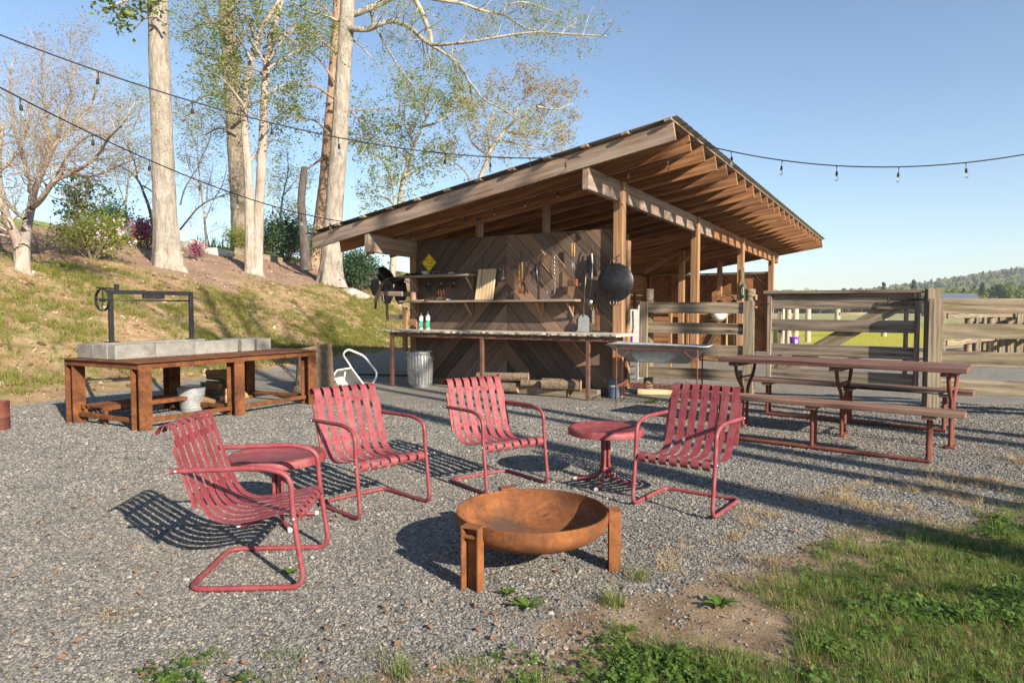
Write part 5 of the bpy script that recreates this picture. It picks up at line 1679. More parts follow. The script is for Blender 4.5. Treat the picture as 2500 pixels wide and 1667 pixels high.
for (a, b_, z) in ((.655, .21, .842), (.615, .195, .80), (.425, .095, .605)):
    for k in range(n):
        t = 2 * math.pi * k / n; cx, cy = math.cos(t), math.sin(t)
        V.append((a * math.copysign(abs(cx) ** .28, cx), b_ * math.copysign(abs(cy) ** .28, cy), z))
prev = 2 * n
for i in range(3):
    for k in range(n): F.append((prev + k, prev + (k + 1) % n, b0 + i * n + (k + 1) % n, b0 + i * n + k))
    prev = b0 + i * n
F.append(tuple(prev + k for k in range(n))); F.append(tuple(6 * n + k for k in range(n - 1, -1, -1)))
MB().add(V, F).build('basin', MT['galvdull'], tr, sm=True, auto=40)
for sx in (-.56, .56):
    for sy in (-.22, .22):
        MB().tube([(sx, sy, 0), (sx, sy, .80)], .010, 8).build('leg', MT['rustpipe'], tr, sm=True)
        MB().tube([(sx * .62, sy * .9, .78), (sx, sy, .62)], .008, 6).build('brace', MT['rustpipe'], tr)
for sy in (-.22, .22):
    for z in (.79, .26): MB().tube([(-.56, sy, z), (.56, sy, z)], .009, 6).build('rail', MT['rustpipe'], tr)
for sx in (-.56, .56):
    for z in (.79, .26): MB().tube([(sx, -.22, z), (sx, .22, z)], .009, 6).build('rail', MT['rustpipe'], tr)
for x in np.linspace(-.5, .5, 15):
    MB().tube([(x, -.22, .268), (x, .22, .268)], .006, 5).build('rack_bar', MT['rustpipe'], tr)
for p0, p1, lab in (((1.98, 10.72, .05), (2.75, 10.55, .05), 'short pale plank lying on the gravel behind the trough'),):
    tag(timber('loose_plank', p0, p1, .14, .08, MT['cutting']), lab, 'plank')

# ------------------------------------------------------------------ fences
def rpost(parent, x, y, h, r=.075, name='post', mat='fence', seg=14):
    mb = MB().lathe([(r * 1.02, -.1), (r, h * .5), (r * .97, h - .01), (r * .93, h), (0, h)], seg)
    Rm = Matrix.Translation((x, y, 0))
    o = mb.build(name, MT[mat], parent, sm=True, auto=45, M=Rm @ Matrix.Rotation(R(-90), 4, 'Y') @ Matrix.Rotation(R(90), 4, 'Y'))
    return o
FA, FB_ = Vector((2.13, 10.75, 0)), Vector((3.52, 10.05, 0))
GL, GR_ = Vector((3.74, 9.90, 0)), Vector((5.27, 8.88, 0))
FC = Vector((5.37, 8.72, 0))
def fence_run(label, A, B, zs, posts, board_h, mat, cap=None, sq=None, name='board_fence'):
    A, B = Vector(A), Vector(B)
    d = (B - A).normalized(); nrm = Vector((d.y, -d.x, 0))      # towards the camera
    t = thing(name, label, 'fence', A, math.atan2(d.y, d.x))
    L = (B - A).length
    for z in zs:
        timber('board', (-.02, -.095, z), (L + .02, -.095, z + random.uniform(-.012, .012)), .045, board_h, MT[mat], t)
    return t, L
t, L = fence_run('weathered four-board fence panel between shed corner and gate', FA, FB_, (1.37, 1.06, .73, .37), None, .165, 'fence')
for x in (.02, L - .02):
    rpost(t, x, .02, 1.66 if x < 1 else 1.64)
timber('face_board', (-.02, -.135, .28), (-.02, -.135, 1.46), .13, .035, MT['fence'], t, up=(0, 1, 0))
timber('face_board', (L - .02, -.135, .0), (L - .02, -.135, 1.46), .15, .035, MT['fence'], t, up=(0, 1, 0))
# gate
gd = (GR_ - GL).normalized(); gL = (GR_ - GL).length
g_ = thing('board_gate', 'wide weathered board gate with diagonal brace and cap rail', 'gate', GL, math.atan2(gd.y, gd.x))
for z in (1.43, 1.12, .77, .42):
    timber('board', (.02, 0, z), (gL - .03, 0, z - .01), .04, .165, MT['gate'], g_)
for x in (.0, gL):
    timber('stile', (x, -.01, .27), (x, -.01, 1.56), .06, .10, MT['gate'], g_, up=(0, 1, 0))
timber('stile', (gL - .13, .055, .27), (gL - .13, .055, 1.53), .05, .10, MT['gate'], g_, up=(0, 1, 0))
timber('stile', (.13, .055, .27), (.13, .055, 1.53), .05, .10, MT['gate'], g_, up=(0, 1, 0))
timber('brace', (.02, .043, .38), (gL - .18, .043, 1.44), .04, .19, MT['fence'], g_)
timber('cap_rail', (-.08, -.01, 1.585), (gL + .07, -.01, 1.575), .15, .045, MT['gate'], g_)
timber('under_rail', (.04, .0, 1.535), (gL - .04, .0, 1.53), .05, .05, MT['gate'], g_)
lt = bpy.data.objects.new('latch', None); COL.objects.link(lt); lt.parent = g_; lt.location = (gL - .33, -.05, 1.46)
MB().tube([(0, -.02, 0), (.40, -.02, .01)], .010, 8).build('bolt_bar', MT['black'], lt); MB().tube([(0.0, -.02, .035), (0, -.025, 0), (.0, -.03, -.05)], .012, 7).build('pull', MT['black'], lt); MB().box((.20, -.012, .005), (.05, .02, .06)).build('keeper', MT['black'], lt)
MB().tube([(-.14, -.02, 1.42), (-.06, -.05, 1.40), (.0, -.05, 1.42)], .014, 7).build('hinge', MT['black'], g_)
# right-hand fence
FD = FC + Vector((.957, -.29, 0)) * 2.6
t, L = fence_run('weathered four-board fence running out at the right edge', FC, FD, (1.38, 1.07, .72, .37), None, .185, 'fence')
timber('post', (.0, .02, -.1), (.0, .02, 1.60), .15, .15, MT['fence'], t, up=(0, 1, 0))
timber('post', (1.55, .02, -.1), (1.55, .02, 1.42), .13, .13, MT['fence'], t, up=(0, 1, 0))
timber('face_board', (-.005, -.138, .0), (-.005, -.138, 1.475), .155, .038, MT['fence'], t, up=(0, 1, 0))
# paddock fence with pale round posts far behind the gate
def paddock(label, pts, zs, h, r, mat='fence', bmat='fence', step=2.4, bh=.14):
    A = Vector(pts[0])
    t = thing('paddock_fence', label, 'fence', A, 0)
    for a, b_ in zip(pts[:-1], pts[1:]):
        a, b_ = Vector(a) - A, Vector(b_) - A
        n = max(1, round((b_ - a).length / step))
        for i in range(n + 1):
            p = a + (b_ - a) * i / n
            if i < n or b_ == Vector(pts[-1]) - A: rpost(t, p.x, p.y, h, r, mat=mat)
        off = Vector(((b_ - a).y, -(b_ - a).x, 0)).normalized() * (r + .02)
        for z in zs: timber('rail', a + off + Vector((0, 0, z)), b_ + off + Vector((0, 0, z)), .04, bh, MT[bmat], t)
    return t
MT['pale'] = wood('pale_post', (0.26, 0.22, 0.14), (0.44, 0.39, 0.28), (0.58, 0.53, 0.41), 0.85, 14, vary=0.2)
paddock('pale round-post fence running away behind the gate at the shed end', [(10.6, 26.2, 0), (17.5, 44, 0)], (1.15, .75, .35), 1.35, .10, 'pale', 'pale', 4.5)
paddock('row of three pale round posts beside the purple tub', [(9.95, 25.2, 0), (12.4, 28.6, 0)], (), 1.4, .11, 'pale', 'pale', 2.1)
paddock('lone pair of paddock posts with rails seen through the gate', [(16.2, 34.0, 0), (18.8, 34.5, 0)], (1.15,), 1.45, .13, 'pale', 'fence', 5)
paddock('grey fence crossing the pasture right of the gate', [(10.2, 16.2, 0), (13.6, 19.4, 0), (19, 23, 0)], (1.2, .55), 1.35, .09, 'fence', 'fence', 2.6)
# row of upright slabs: side of a pen at the far right
pn = thing('slab_pen', 'row of upright weathered slabs forming a pen at the far right', 'fence', (15.2, 22.6, 0), math.atan2(-.97, -.10))
for k in range(12):
    x = k * .42
    timber('slab', (x, 0, .0), (x, 0, 1.35 + .02 * (k % 3)), .12, .2, MT['fence'], pn, up=(0, 1, 0))
for z in (.95, .5): timber('rail', (-.1, .16, z), (4.9, .16, z), .04, .14, MT['fence'], pn)
# purple tub
pb = thing('purple_tub', 'purple plastic tub with white label by the far fence', 'tub', (10.35, 25.0, 0))
MB().lathe([(.14, 0), (.15, .02), (.17, .32), (.18, .33), (.18, .35), (.168, .35), (.148, .04), (0, .03)], 28).build('pail', MT['purple'], pb, sm=True, auto=40)
MB().box((.0, -.166, .19), (.08, .004, .13), Matrix.Rotation(R(-4), 3, 'X')).build('label_patch', MT['white'], pb)
# metal roof of a far barn
br = thing('far_barn', 'small far barn with pale metal roof in the trees at the right', 'building', (96, 150, 0), R(-10))
MB().box((0, 0, 1.6), (9, 6, 3.2)).build('wall', MT['fascia'], br)
MB().prism([(-3.5, 3.0), (0, 5.0), (3.5, 3.0), (3.4, 2.85), (0, 4.8), (-3.4, 2.85)], -5, 5, 'x').build('roof', MT['galv'], br)
MB().box((-2, -3.02, 1.2), (2, .06, 2.4)).build('door', MT['wall2'], br)
hz_ = thing('garden_hose', 'thin black hose lying across the shaded gravel by the bank', 'hose', (-2.4, 13.2, 0))
MB().tube([(-1.2, .9, .015), (-.6, .7, .015), (.0, .55, .015), (.6, .5, .015), (1.3, .3, .015)], .02, 8).build('tube', MT['cable'], hz_, sm=True)

# ------------------------------------------------------------------ string lights
def strand(name, label, A, B, sag, fracs, drops, extra=None, cord_r=.0075, n=60):
    A, B = Vector(A), Vector(B)
    t = thing('string_lights', label, 'string lights', A)
    def P(f):
        p = A + (B - A) * f; p.z -= 4 * sag * f * (1 - f); return p
    pts = [P(i / n) - A for i in range(n + 1)]
    if extra: pts = [Vector(e) - A for e in extra] + pts
    MB().tube(pts, cord_r, 6).build('cable', MT['cable'], t, sm=True)
    for f in fracs:
        bulb(t, P(f) - A, drops)
    return t
def bulb(t, p, drop_l=.12, s=.62):
    h = bpy.data.objects.new('lamp_holder', None); COL.objects.link(h); h.parent = t; h.location = p
    h.scale = (s * 1.1, s * 1.1, s)
    h.rotation_euler = (random.uniform(-.06, .06), random.uniform(-.1, .1), random.uniform(0, 6))
    MB().lathe([(.006, .012), (.013, 0), (.009, -.03), (.0055, -.045), (.0055, -drop_l), (.016, -drop_l - .008), (.021, -drop_l - .03), (.022, -drop_l - .085), (.018, -drop_l - .092), (0, -drop_l - .092)], 12).build('socket', MT['cable'], h, sm=True, auto=45)
    z0 = -drop_l - .09
    MB().lathe([(.014, z0), (.018, z0 - .02), (.030, z0 - .06), (.031, z0 - .08), (.022, z0 - .102), (.008, z0 - .112), (0, z0 - .113)], 14).build('glass_bulb', MT['glass'], h, sm=True)
    MB().tube([(-.006, 0, z0), (-.008, 0, z0 - .05), (.008, 0, z0 - .05), (.006, 0, z0)], .0015, 4).build('filament', MT['bolt'], h)
FR1 = [0.0245, 0.0795, 0.138, 0.1998, 0.2631, 0.3328, 0.4069, 0.4856, 0.5701]
FR2 = [0.0513, 0.1315, 0.2026, 0.2781, 0.3516, 0.4309, 0.5086, 0.5896]
FR3 = [0.0673, 0.1478, 0.2306, 0.3213, 0.4146]
A1 = W(-.02, -1.36, 3.39)
strand('string_lights', 'upper strand of bulbs from the upper left to the shed rafter', A1, (-7.744, 4.814, 5.277), .836, FR1, .11)
A2 = W(-4.43, -1.27, 2.82)
strand('string_lights', 'lower strand of bulbs from the left edge to the low roof corner', A2, (-5.977, 3.059, 4.61), .55, FR2, .10)
# along the second rafter under the roof and away to the right
A3 = Vector(W(1.24, -.60, 3.60)); B3 = Vector((10.107, 7.365, 4.783))
t = strand('string_lights', 'strand of bulbs leaving the high roof corner to the right', A3, B3, .976, FR3, .11)
t2 = thing('string_lights', 'row of bulbs hanging under the second rafter inside the roof edge', 'string lights', W(-4.3, -.62, 2.5))
base = Vector(W(-4.3, -.62, 2.5))
ins = SHM.to_3x3()
pts = []
for k in range(24):
    u = -4.3 + k * (5.5 / 23)
    pts.append(Vector(W(u, -.62, raft_top(u) - .255 - .03 * abs(math.sin(k * .9)))) - base)
MB().tube(pts, .0065, 6).build('cable', MT['cable'], t2, sm=True)
for k in range(10):
    u = -4.1 + k * .56
    bulb(t2, Vector(W(u, -.62, raft_top(u) - .26)) - base, .05)

# ------------------------------------------------------------------ plants: branch and leaf generator
class Plant:
    def __init__(self, seed):
        self.rng = np.random.default_rng(seed)
        self.V, self.Q = [], []            # wood
        self.nv = 0
        self.LV, self.LQ, self.nl = [], [], 0
        self.tips = []
    def tube(self, pts, r0, r1, sides, flare=0.0):
        pts = np.asarray(pts, float); n = len(pts)
        tg = np.gradient(pts, axis=0); tg /= np.linalg.norm(tg, axis=1)[:, None] + 1e-9
        a = np.array([1.0, 0, 0]) if abs(tg[0, 2]) > .7 else np.array([0, 0, 1.0])
        n1 = np.cross(tg, a); n1 /= np.linalg.norm(n1, axis=1)[:, None] + 1e-9
        n2 = np.cross(tg, n1)
        f = np.linspace(0, 1, n)
        r = (r0 + (r1 - r0) * f) 
        if flare: r = r * (1 + flare * np.exp(-(np.cumsum(np.r_[0, np.linalg.norm(np.diff(pts, axis=0), axis=1)]) * 1.25 if sides >= 36 else f * n * .55)))
        ang = np.linspace(0, 2 * np.pi, sides, endpoint=False)
        ring = n1[:, None, :] * np.cos(ang)[None, :, None] + n2[:, None, :] * np.sin(ang)[None, :, None]
        if sides >= 36:
            zc = np.cumsum(np.r_[0, np.linalg.norm(np.diff(pts, axis=0), axis=1)])
            A2, Z2 = np.meshgrid(ang, zc)
            rd = np.abs(vnoise(A2 * 4.6 + .6 * np.sin(Z2 * 1.3), Z2 * 1.5, 5) - .5) * 2
            rd2 = np.abs(vnoise(A2 * 9.2 + 3 + .5 * np.sin(Z2 * 2.1), Z2 * 3.0, 6) - .5) * 2
            wob = .955 + .06 * rd + .035 * rd2 + .03 * np.sin(A2 * 3 + 1)
            if flare: wob = wob + (.20 * np.sin(A2 * 4 + 2) + .08 * np.sin(A2 * 7)) * np.exp(-zc * 1.1)[:, None]
        elif sides > 9:
            wob = 1 + .05 * np.sin(ang * 3 + 1)[None, :] + self.rng.normal(0, .018, (n, sides))
            if flare: wob = wob + (.16 * np.sin(ang * 4 + 2)[None, :]) * np.exp(-f * n * .55)[:, None]
        else: wob = np.ones((n, sides))
        v = pts[:, None, :] + ring * (r[:, None] * wob)[:, :, None]
        idx = np.arange(n * sides).reshape(n, sides) + self.nv
        q = np.stack([idx[:-1], np.roll(idx[:-1], -1, 1), np.roll(idx[1:], -1, 1), idx[1:]], -1).reshape(-1, 4)
        self.V.append(v.reshape(-1, 3)); self.Q.append(q); self.nv += n * sides
    def twigs(self, pts, r, level, maxlev, length, count, spread=.9, up=.25, f0=.2):
        rng = self.rng
        pts = np.asarray(pts, float); n = len(pts)
        for k in range(count):
            f = f0 + (1 - f0) * (k + rng.random()) / count
            x = f * (n - 1); i = min(int(x), n - 2); t = x - i
            p = pts[i] * (1 - t) + pts[i + 1] * t
            d = pts[i + 1] - pts[i]; d = d / (np.linalg.norm(d) + 1e-9)
            s = rng.normal(0, 1, 3); s -= d * s.dot(d); s /= np.linalg.norm(s) + 1e-9
            dv = d * rng.uniform(.35, .8) + s * spread; dv[2] += up; dv /= np.linalg.norm(dv)
            L = length * rng.uniform(.55, 1.2) * (1.15 - .55 * f)
            m = 4 if level < maxlev else 3
            q = [p]; dd = dv.copy()
            for j in range(m):
                dd = dd + rng.normal(0, .16, 3); dd[2] += up * .12; dd /= np.linalg.norm(dd)
                q.append(q[-1] + dd * L / m)
            q = np.array(q)
            rr = r * (.5 - .2 * f)
            self.tube(q, rr, rr * .35, 5 if level == 1 else 3)
            if level < maxlev:
                self.twigs(q, rr * .65, level + 1, maxlev, length * .52, max(3, min(6, int(count * .4))) if level == 1 else 4, spread, up)
            else:
                self.tips.append(q)
    def leaves(self, per, size, jitter=.06, flat=.4, aspect=.55):
        if not self.tips: return
        rng = self.rng
        T = np.array(self.tips); N = len(T) * per
        live = rng.permutation(len(T))[:max(1, int(len(T) * .7))]
        ti = live[rng.integers(0, len(live), N)]; f = np.clip(rng.normal(.88, .16, N), .2, 1.03) * (T.shape[1] - 1)
        i = np.minimum(f.astype(int), T.shape[1] - 2); t = (f - i)[:, None]
        p = T[ti, i] * (1 - t) + T[ti, i + 1] * t + rng.normal(0, jitter, (N, 3))
        self.leafq(p, size, flat, aspect)
    def leafq(self, p, size, flat=.4, aspect=.55):
        rng = self.rng; N = len(p)
        d = rng.normal(0, 1, (N, 3)); d[:, 2] *= flat; d /= np.linalg.norm(d, axis=1)[:, None]
        s = rng.normal(0, 1, (N, 3)); s -= d * (s * d).sum(1)[:, None]; s /= np.linalg.norm(s, axis=1)[:, None]
        L = size * rng.uniform(.6, 1.3, N)[:, None]
        nrm = np.cross(d, s)
        v = np.stack([p, p + d * L * .5 + s * L * aspect * .5 + nrm * L * .08, p + d * L, p + d * L * .5 - s * L * aspect * .5 + nrm * L * .08], 1)
        self.LV.append(v.reshape(-1, 3)); self.LQ.append(np.arange(N * 4).reshape(N, 4) + self.nl); self.nl += N * 4
    def build(self, root, bark, leaf, trunk='trunk', crown='crown'):
        o = np.array(root.location)
        if self.V:
            me = quads_mesh(trunk, np.concatenate(self.V) - o, np.concatenate(self.Q), [bark], smoothed=True)
            link_mesh(trunk, me, None, root)
        if self.LV:
            me = quads_mesh(crown, np.concatenate(self.LV) - o, np.concatenate(self.LQ), [leaf])
            link_mesh(crown, me, None, root)

def barkmat(name, dark, mid, light, vs=9, blot=None):
    m, nt, b = nodes_of(name, 0.95, 0, 0.15)
    q = NB(nt); P = q.coord()
    f = q.math('ADD', q.math('MULTIPLY', q.noise(q.mapping(P, (vs, vs, vs * .22)), 1.0, 6, 0.7, .6), 0.65), q.math('MULTIPLY', q.noise(P, 2.2, 5, 0.65), 0.38))
    c = q.ramp(f, [(0.34, dark), (0.5, mid), (0.66, light)])
    if blot:
        c = q.mix(q.ramp(q.noise(q.mapping(P, (1, 1, 2.2)), 3.0, 6, 0.75), [(0.58, 0.0), (0.68, 0.7)]), c, blot)
    q.put(b.inputs['Base Color'], c)
    q.put(b.inputs['Normal'], q.bump(f, 1.0, 0.12))
    return m
B_PALE = barkmat('poplar_bark', (0.17, 0.14, 0.11), (0.31, 0.27, 0.22), (0.45, 0.40, 0.34), 9, (0.19, 0.155, 0.125))
B_GREY = barkmat('grey_bark', (0.10, 0.08, 0.058), (0.21, 0.172, 0.13), (0.34, 0.29, 0.225), 8)
B_MYRT = barkmat('myrtle_bark', (0.20, 0.155, 0.125), (0.36, 0.295, 0.24), (0.50, 0.43, 0.365), 6)
B_LIMB = barkmat('limb_bark', (0.15, 0.13, 0.09), (0.34, 0.305, 0.235), (0.52, 0.48, 0.40), 7)
B_DARK = barkmat('dark_bark', (0.045, 0.04, 0.035), (0.10, 0.085, 0.075), (0.17, 0.15, 0.13), 8)
B_RED = barkmat('warm_bark', (0.16, 0.095, 0.06), (0.32, 0.205, 0.135), (0.46, 0.33, 0.24), 8)
L_SPR = leafmat('spring_leaf', [(0.13, 0.19, 0.025), (0.22, 0.27, 0.045), (0.30, 0.32, 0.06), (0.36, 0.34, 0.09)], .5, .45)
L_MID = leafmat('mid_leaf', [(0.08, 0.135, 0.022), (0.13, 0.185, 0.033), (0.19, 0.235, 0.045), (0.27, 0.285, 0.07)], .5, .4)
L_DRK = leafmat('dark_leaf', [(0.02, 0.055, 0.02), (0.035, 0.08, 0.03), (0.06, 0.11, 0.035)], .45, .25)
L_BUD = leafmat('bud_leaf', [(0.30, 0.17, 0.10), (0.36, 0.25, 0.12), (0.30, 0.29, 0.08), (0.42, 0.30, 0.20)], .6, .35)
L_PNK = leafmat('pale_flower', [(0.62, 0.42, 0.60), (0.72, 0.55, 0.68), (0.80, 0.68, 0.74)], .6, .3)
L_MAG = leafmat('magenta_flower', [(0.30, 0.03, 0.14), (0.42, 0.06, 0.22), (0.12, 0.14, 0.04), (0.50, 0.12, 0.30)], .6, .3)
L_PUR = leafmat('purple_leaf', [(0.05, 0.014, 0.03), (0.09, 0.02, 0.045)], .5, .2)
L_CON = leafmat('conifer_leaf', [(0.02, 0.05, 0.022), (0.035, 0.075, 0.03), (0.055, 0.10, 0.04)], .6, .15)

FPX = 1667.0
PIT = R(2.63)
def ray_y(px, py, yy):
    """world point at depth yy seen at photo pixel (used once to read the limbs of the poplars off the photograph)"""
    dx = (px - 1250) / FPX; dz = (833.5 - py) / FPX
    ry = math.cos(PIT) + dz * math.sin(PIT); rz = -math.sin(PIT) + dz * math.cos(PIT)
    k = yy / ry
    return np.array([dx * k, yy, CAM_Z + rz * k])
def dens(pts, n=4):
    pts = np.array(pts, float); out = []
    for a, b_ in zip(pts[:-1], pts[1:]):
        for i in range(n): out.append(a + (b_ - a) * i / n)
    out.append(pts[-1]); out = np.array(out)
    for _ in range(2): out[1:-1] = (out[:-2] + out[1:-1] * 2 + out[2:]) / 4
    return out
def tree(name, label, xy, seed, cat='tree', group='trees on the bank', dz=0.0):
    z = float(terrain(xy[0], xy[1])) + dz
    return thing(name, label, cat, (xy[0], xy[1], z), 0, group), Plant(seed)
def limb(p, pixels, Y, r0, r1, sides=7, wob=.5, count=0, length=1.5, maxlev=2, spread=.9, up=.2, f0=.15):
    yy = Y
    pts = []
    dy = p.rng.uniform(-1, 1) * wob
    for i, (a, b_) in enumerate(pixels):
        pts.append(ray_y(a, b_, Y + dy * i * .5 + p.rng.normal(0, wob * .25)))
    pts = dens(pts)
    p.tube(pts, r0, r1, sides)
    if count: p.twigs(pts, max(r1, r0 * .45), 1, maxlev, length, count, spread, up, f0)
    return pts

# T1: pale straight poplar
t, p = tree('poplar_tree', 'pale straight poplar trunk behind the grill, its crown out of view', (-10.2, 20.3), 1)
z0 = t.location.z
p.tube(dens([(-10.2, 20.3, z0 - .3), (-10.22, 20.3, z0 + .5), (-10.25, 20.3, z0 + 2.5), (-10.3, 20.3, z0 + 6), (-10.32, 20.35, z0 + 10), (-10.2, 20.4, z0 + 15), (-10.3, 20.4, z0 + 21)], 30), .36, .20, 48, flare=.5)
for k in range(7):
    a = k * 2.4; zz = z0 + 10.5 + k * 1.2
    q_ = np.array([(-10.3, 20.4, zz), (-10.3 + 1.3 * math.cos(a), 20.4 + 1.3 * math.sin(a), zz + .5), (-10.3 + 3.2 * math.cos(a), 20.4 + 3.2 * math.sin(a), zz + .6), (-10.3 + 4.6 * math.cos(a), 20.4 + 4.6 * math.sin(a), zz + .3)])
    p.tube(dens(q_), .10, .03, 6); p.twigs(dens(q_), .04, 1, 2, 1.6, 9)
limb(p, [(405, -60), (350, -20), (300, 5), (255, 20)], 19.5, .07, .02, 6, .4, 10, 1.0, 2)
limb(p, [(405, 60), (380, 40), (350, 45), (330, 70)], 19.7, .04, .015, 6, .3, 5, .6, 2)
p.leaves(6, .17, .12)
p.build(t, B_PALE, L_MID)
# T4: pale leaning poplar with the limbs that reach over the shed
t, p = tree('poplar_tree', 'pale leaning poplar by the shed with bare limbs reaching right', (-7.55, 28.5), 2)
z0 = t.location.z; Y4 = 28.5
tr_px = [(805, 700), (808, 640), (812, 560), (818, 480), (826, 380), (832, 280), (838, 180), (845, 80), (850, -20), (853, -120)]
tp = dens([ray_y(a, b_, Y4) for a, b_ in tr_px], 14)
p.tube(tp, .40, .27, 48, flare=.5)
p.build(t, B_PALE, None)
p = Plant(202)
limb(p, [(850, 70), (875, 72), (900, 73), (930, 57), (957, 50), (1000, 65), (1030, 95), (1053, 111), (1110, 107), (1168, 99), (1229, 88), (1302, 78), (1397, 84), (1480, 88)], Y4, .13, .022, 8, .8, 44, 1.7, 3, .95, .05)
limb(p, [(846, 40), (880, 30), (930, 8), (975, -15), (1010, -10), (1026, 23), (1049, 76), (1053, 111)], Y4 + .3, .14, .09, 8, .3, 10, 1.6, 3, .9, .1)
limb(p, [(1053, 111), (1085, 130), (1114, 149), (1133, 175), (1145, 199), (1150, 225), (1153, 245), (1164, 283)], Y4 + .2, .07, .018, 7, .5, 22, 1.2, 3, .9, 0)
limb(p, [(1145, 199), (1165, 222), (1179, 245), (1233, 268), (1264, 295), (1290, 298), (1321, 298), (1380, 315)], Y4 + .2, .048, .012, 6, .5, 24, 1.1, 3, .9, 0)
limb(p, [(1010, -12), (1072, 0), (1130, 8), (1175, 27), (1229, 34), (1286, 73), (1359, 80), (1440, 95)], Y4 - .5, .085, .016, 7, .8, 36, 1.6, 3, .9, .05)
limb(p, [(1225, 34), (1240, 10), (1280, 4), (1330, 20), (1380, 45)], Y4 - .6, .048, .012, 6, .6, 22, 1.3, 3, .9, .05)
limb(p, [(900, 20), (923, 77), (957, 138), (985, 180), (1007, 207), (1030, 210)], Y4 + .4, .06, .015, 6, .6, 20, 1.2, 3, .9, .0)
limb(p, [(846, 90), (880, 110), (905, 140), (935, 165)], Y4 + .2, .05, .015, 6, .4, 9, .9, 2, .9, .0)
limb(p, [(840, 268), (890, 268), (960, 262), (1030, 246)], Y4 + .2, .035, .012, 5, .4, 12, .9, 2, .9, .1)
limb(p, [(842, 60), (800, 40), (760, 30), (715, 5)], Y4, .06, .02, 6, .5, 12, 1.2, 2, .9, .1)
p.leaves(2, .085, .06)
p.build(t, B_LIMB, L_SPR, 'limbs')
# T5: warm-toned trunk behind it
t, p = tree('poplar_tree', 'warm brown trunk leaning behind the pale poplar', (-9.9, 35.0), 3)
tp = dens([ray_y(a, b_, 35.0) for a, b_ in [(772, 660), (776, 620), (785, 540), (796, 450), (806, 330), (815, 220), (822, 110), (828, 0), (832, -80)]], 14)
p.tube(tp, .42, .26, 40, flare=.6)
limb(p, [(800, 380), (775, 395), (752, 412)], 34.8, .09, .03, 6, .3, 6, .9, 2)
for (a, b_) in (((818, 200), (740, 120)), ((822, 130), (700, 60)), ((815, 240), (720, 210)), ((806, 330), (735, 290)), ((825, 60), (740, -10)), ((800, 400), (900, 330)), ((812, 250), (905, 330))):
    mx = ((a[0] + b_[0]) / 2, (a[1] + b_[1]) / 2 - 18)
    limb(p, [a, mx, b_], 34.5, .07, .02, 6, 1.2, 12, 1.7, 3, .9, .15)
p.leaves(3, .13, .09)
p.build(t, B_RED, L_MID)
# T2: big grey trunk behind the twin stems
t, p = tree('poplar_tree', 'broad grey-brown trunk with yellow green leaves, behind the twin stems', (-13.6, 34.0), 4)
tp = dens([ray_y(a, b_, 34.0) for a, b_ in [(592, 640), (590, 580), (584, 480), (578, 380), (572, 290), (566, 200), (560, 100), (553, 0), (548, -90)]], 14)
p.tube(tp, .46, .34, 40, flare=.6)
for (a, b_) in (((566, 190), (480, 130)), ((570, 240), (450, 260)), ((562, 130), (640, 60)), ((560, 100), (470, 30)), ((572, 300), (660, 240)), ((578, 330), (500, 330)), ((555, 30), (650, -20)), ((558, 60), (440, 90))):
    mx = ((a[0] + b_[0]) / 2, (a[1] + b_[1]) / 2 - 22)
    limb(p, [a, mx, b_], 33.5, .09, .02, 6, 1.5, 13, 1.9, 3, .9, .15)
p.leaves(3, .12, .10)
p.build(t, B_GREY, L_SPR)
# T3: twin pale stems
t, p = tree('twin_tree', 'twin-stemmed pale tree with thin leafy branches at the bank top', (-9.4, 25.0), 5)
Y3 = 25.0
tp = dens([ray_y(a, b_, Y3) for a, b_ in [(612, 680), (612, 640), (610, 560), (609, 470), (605, 400), (600, 350), (596, 280), (600, 210), (615, 150), (625, 100), (650, 50), (690, -10)]], 3)
p.tube(tp, .19, .07, 12, flare=.7)
tp2 = dens([ray_y(a, b_, Y3 + .1) for a, b_ in [(625, 682), (627, 640), (632, 520), (638, 420), (643, 320), (646, 220), (652, 150), (664, 80), (682, 20), (700, -40)]], 3)
p.tube(tp2, .20, .08, 12, flare=.7)
for (a, b_) in (((600, 215), (535, 178)), ((597, 260), (520, 175)), ((615, 150), (560, 70)), ((646, 190), (615, 170)), ((655, 150), (720, 70)), ((664, 80), (730, 110)), ((640, 330), (700, 270)), ((646, 240), (720, 200)), ((625, 100), (590, 20)), ((650, 160), (580, 60)), ((606, 400), (660, 350)), ((643, 300), (560, 250)), ((652, 170), (800, 95)), ((660, 110), (780, 40))):
    mx = ((a[0] + b_[0]) / 2, (a[1] + b_[1]) / 2 - 10)
    limb(p, [a, mx, b_], Y3, .055, .014, 6, 1.2, 12, 1.25, 3, .9, .12)
p.leaves(3, .10, .08)
p.build(t, B_MYRT, L_MID)
# T6: dead leaning snag
t, p = tree('dead_snag', 'dark broken-off dead trunk leaning between the poplars', (-8.6, 28.6), 6)
tp = dens([ray_y(a, b_, 28.6) for a, b_ in [(748, 660), (745, 610), (738, 540), (735, 490), (740, 440), (744, 408)]], 3)
p.tube(tp, .20, .13, 10, flare=.4)
p.build(t, B_DARK, None)
MB().lathe([(0, .02), (.08, .015), (.13, -.02)], 9).build('broken_top', B_DARK, t, M=Matrix.Translation(Vector(tp[-1]) - t.location))
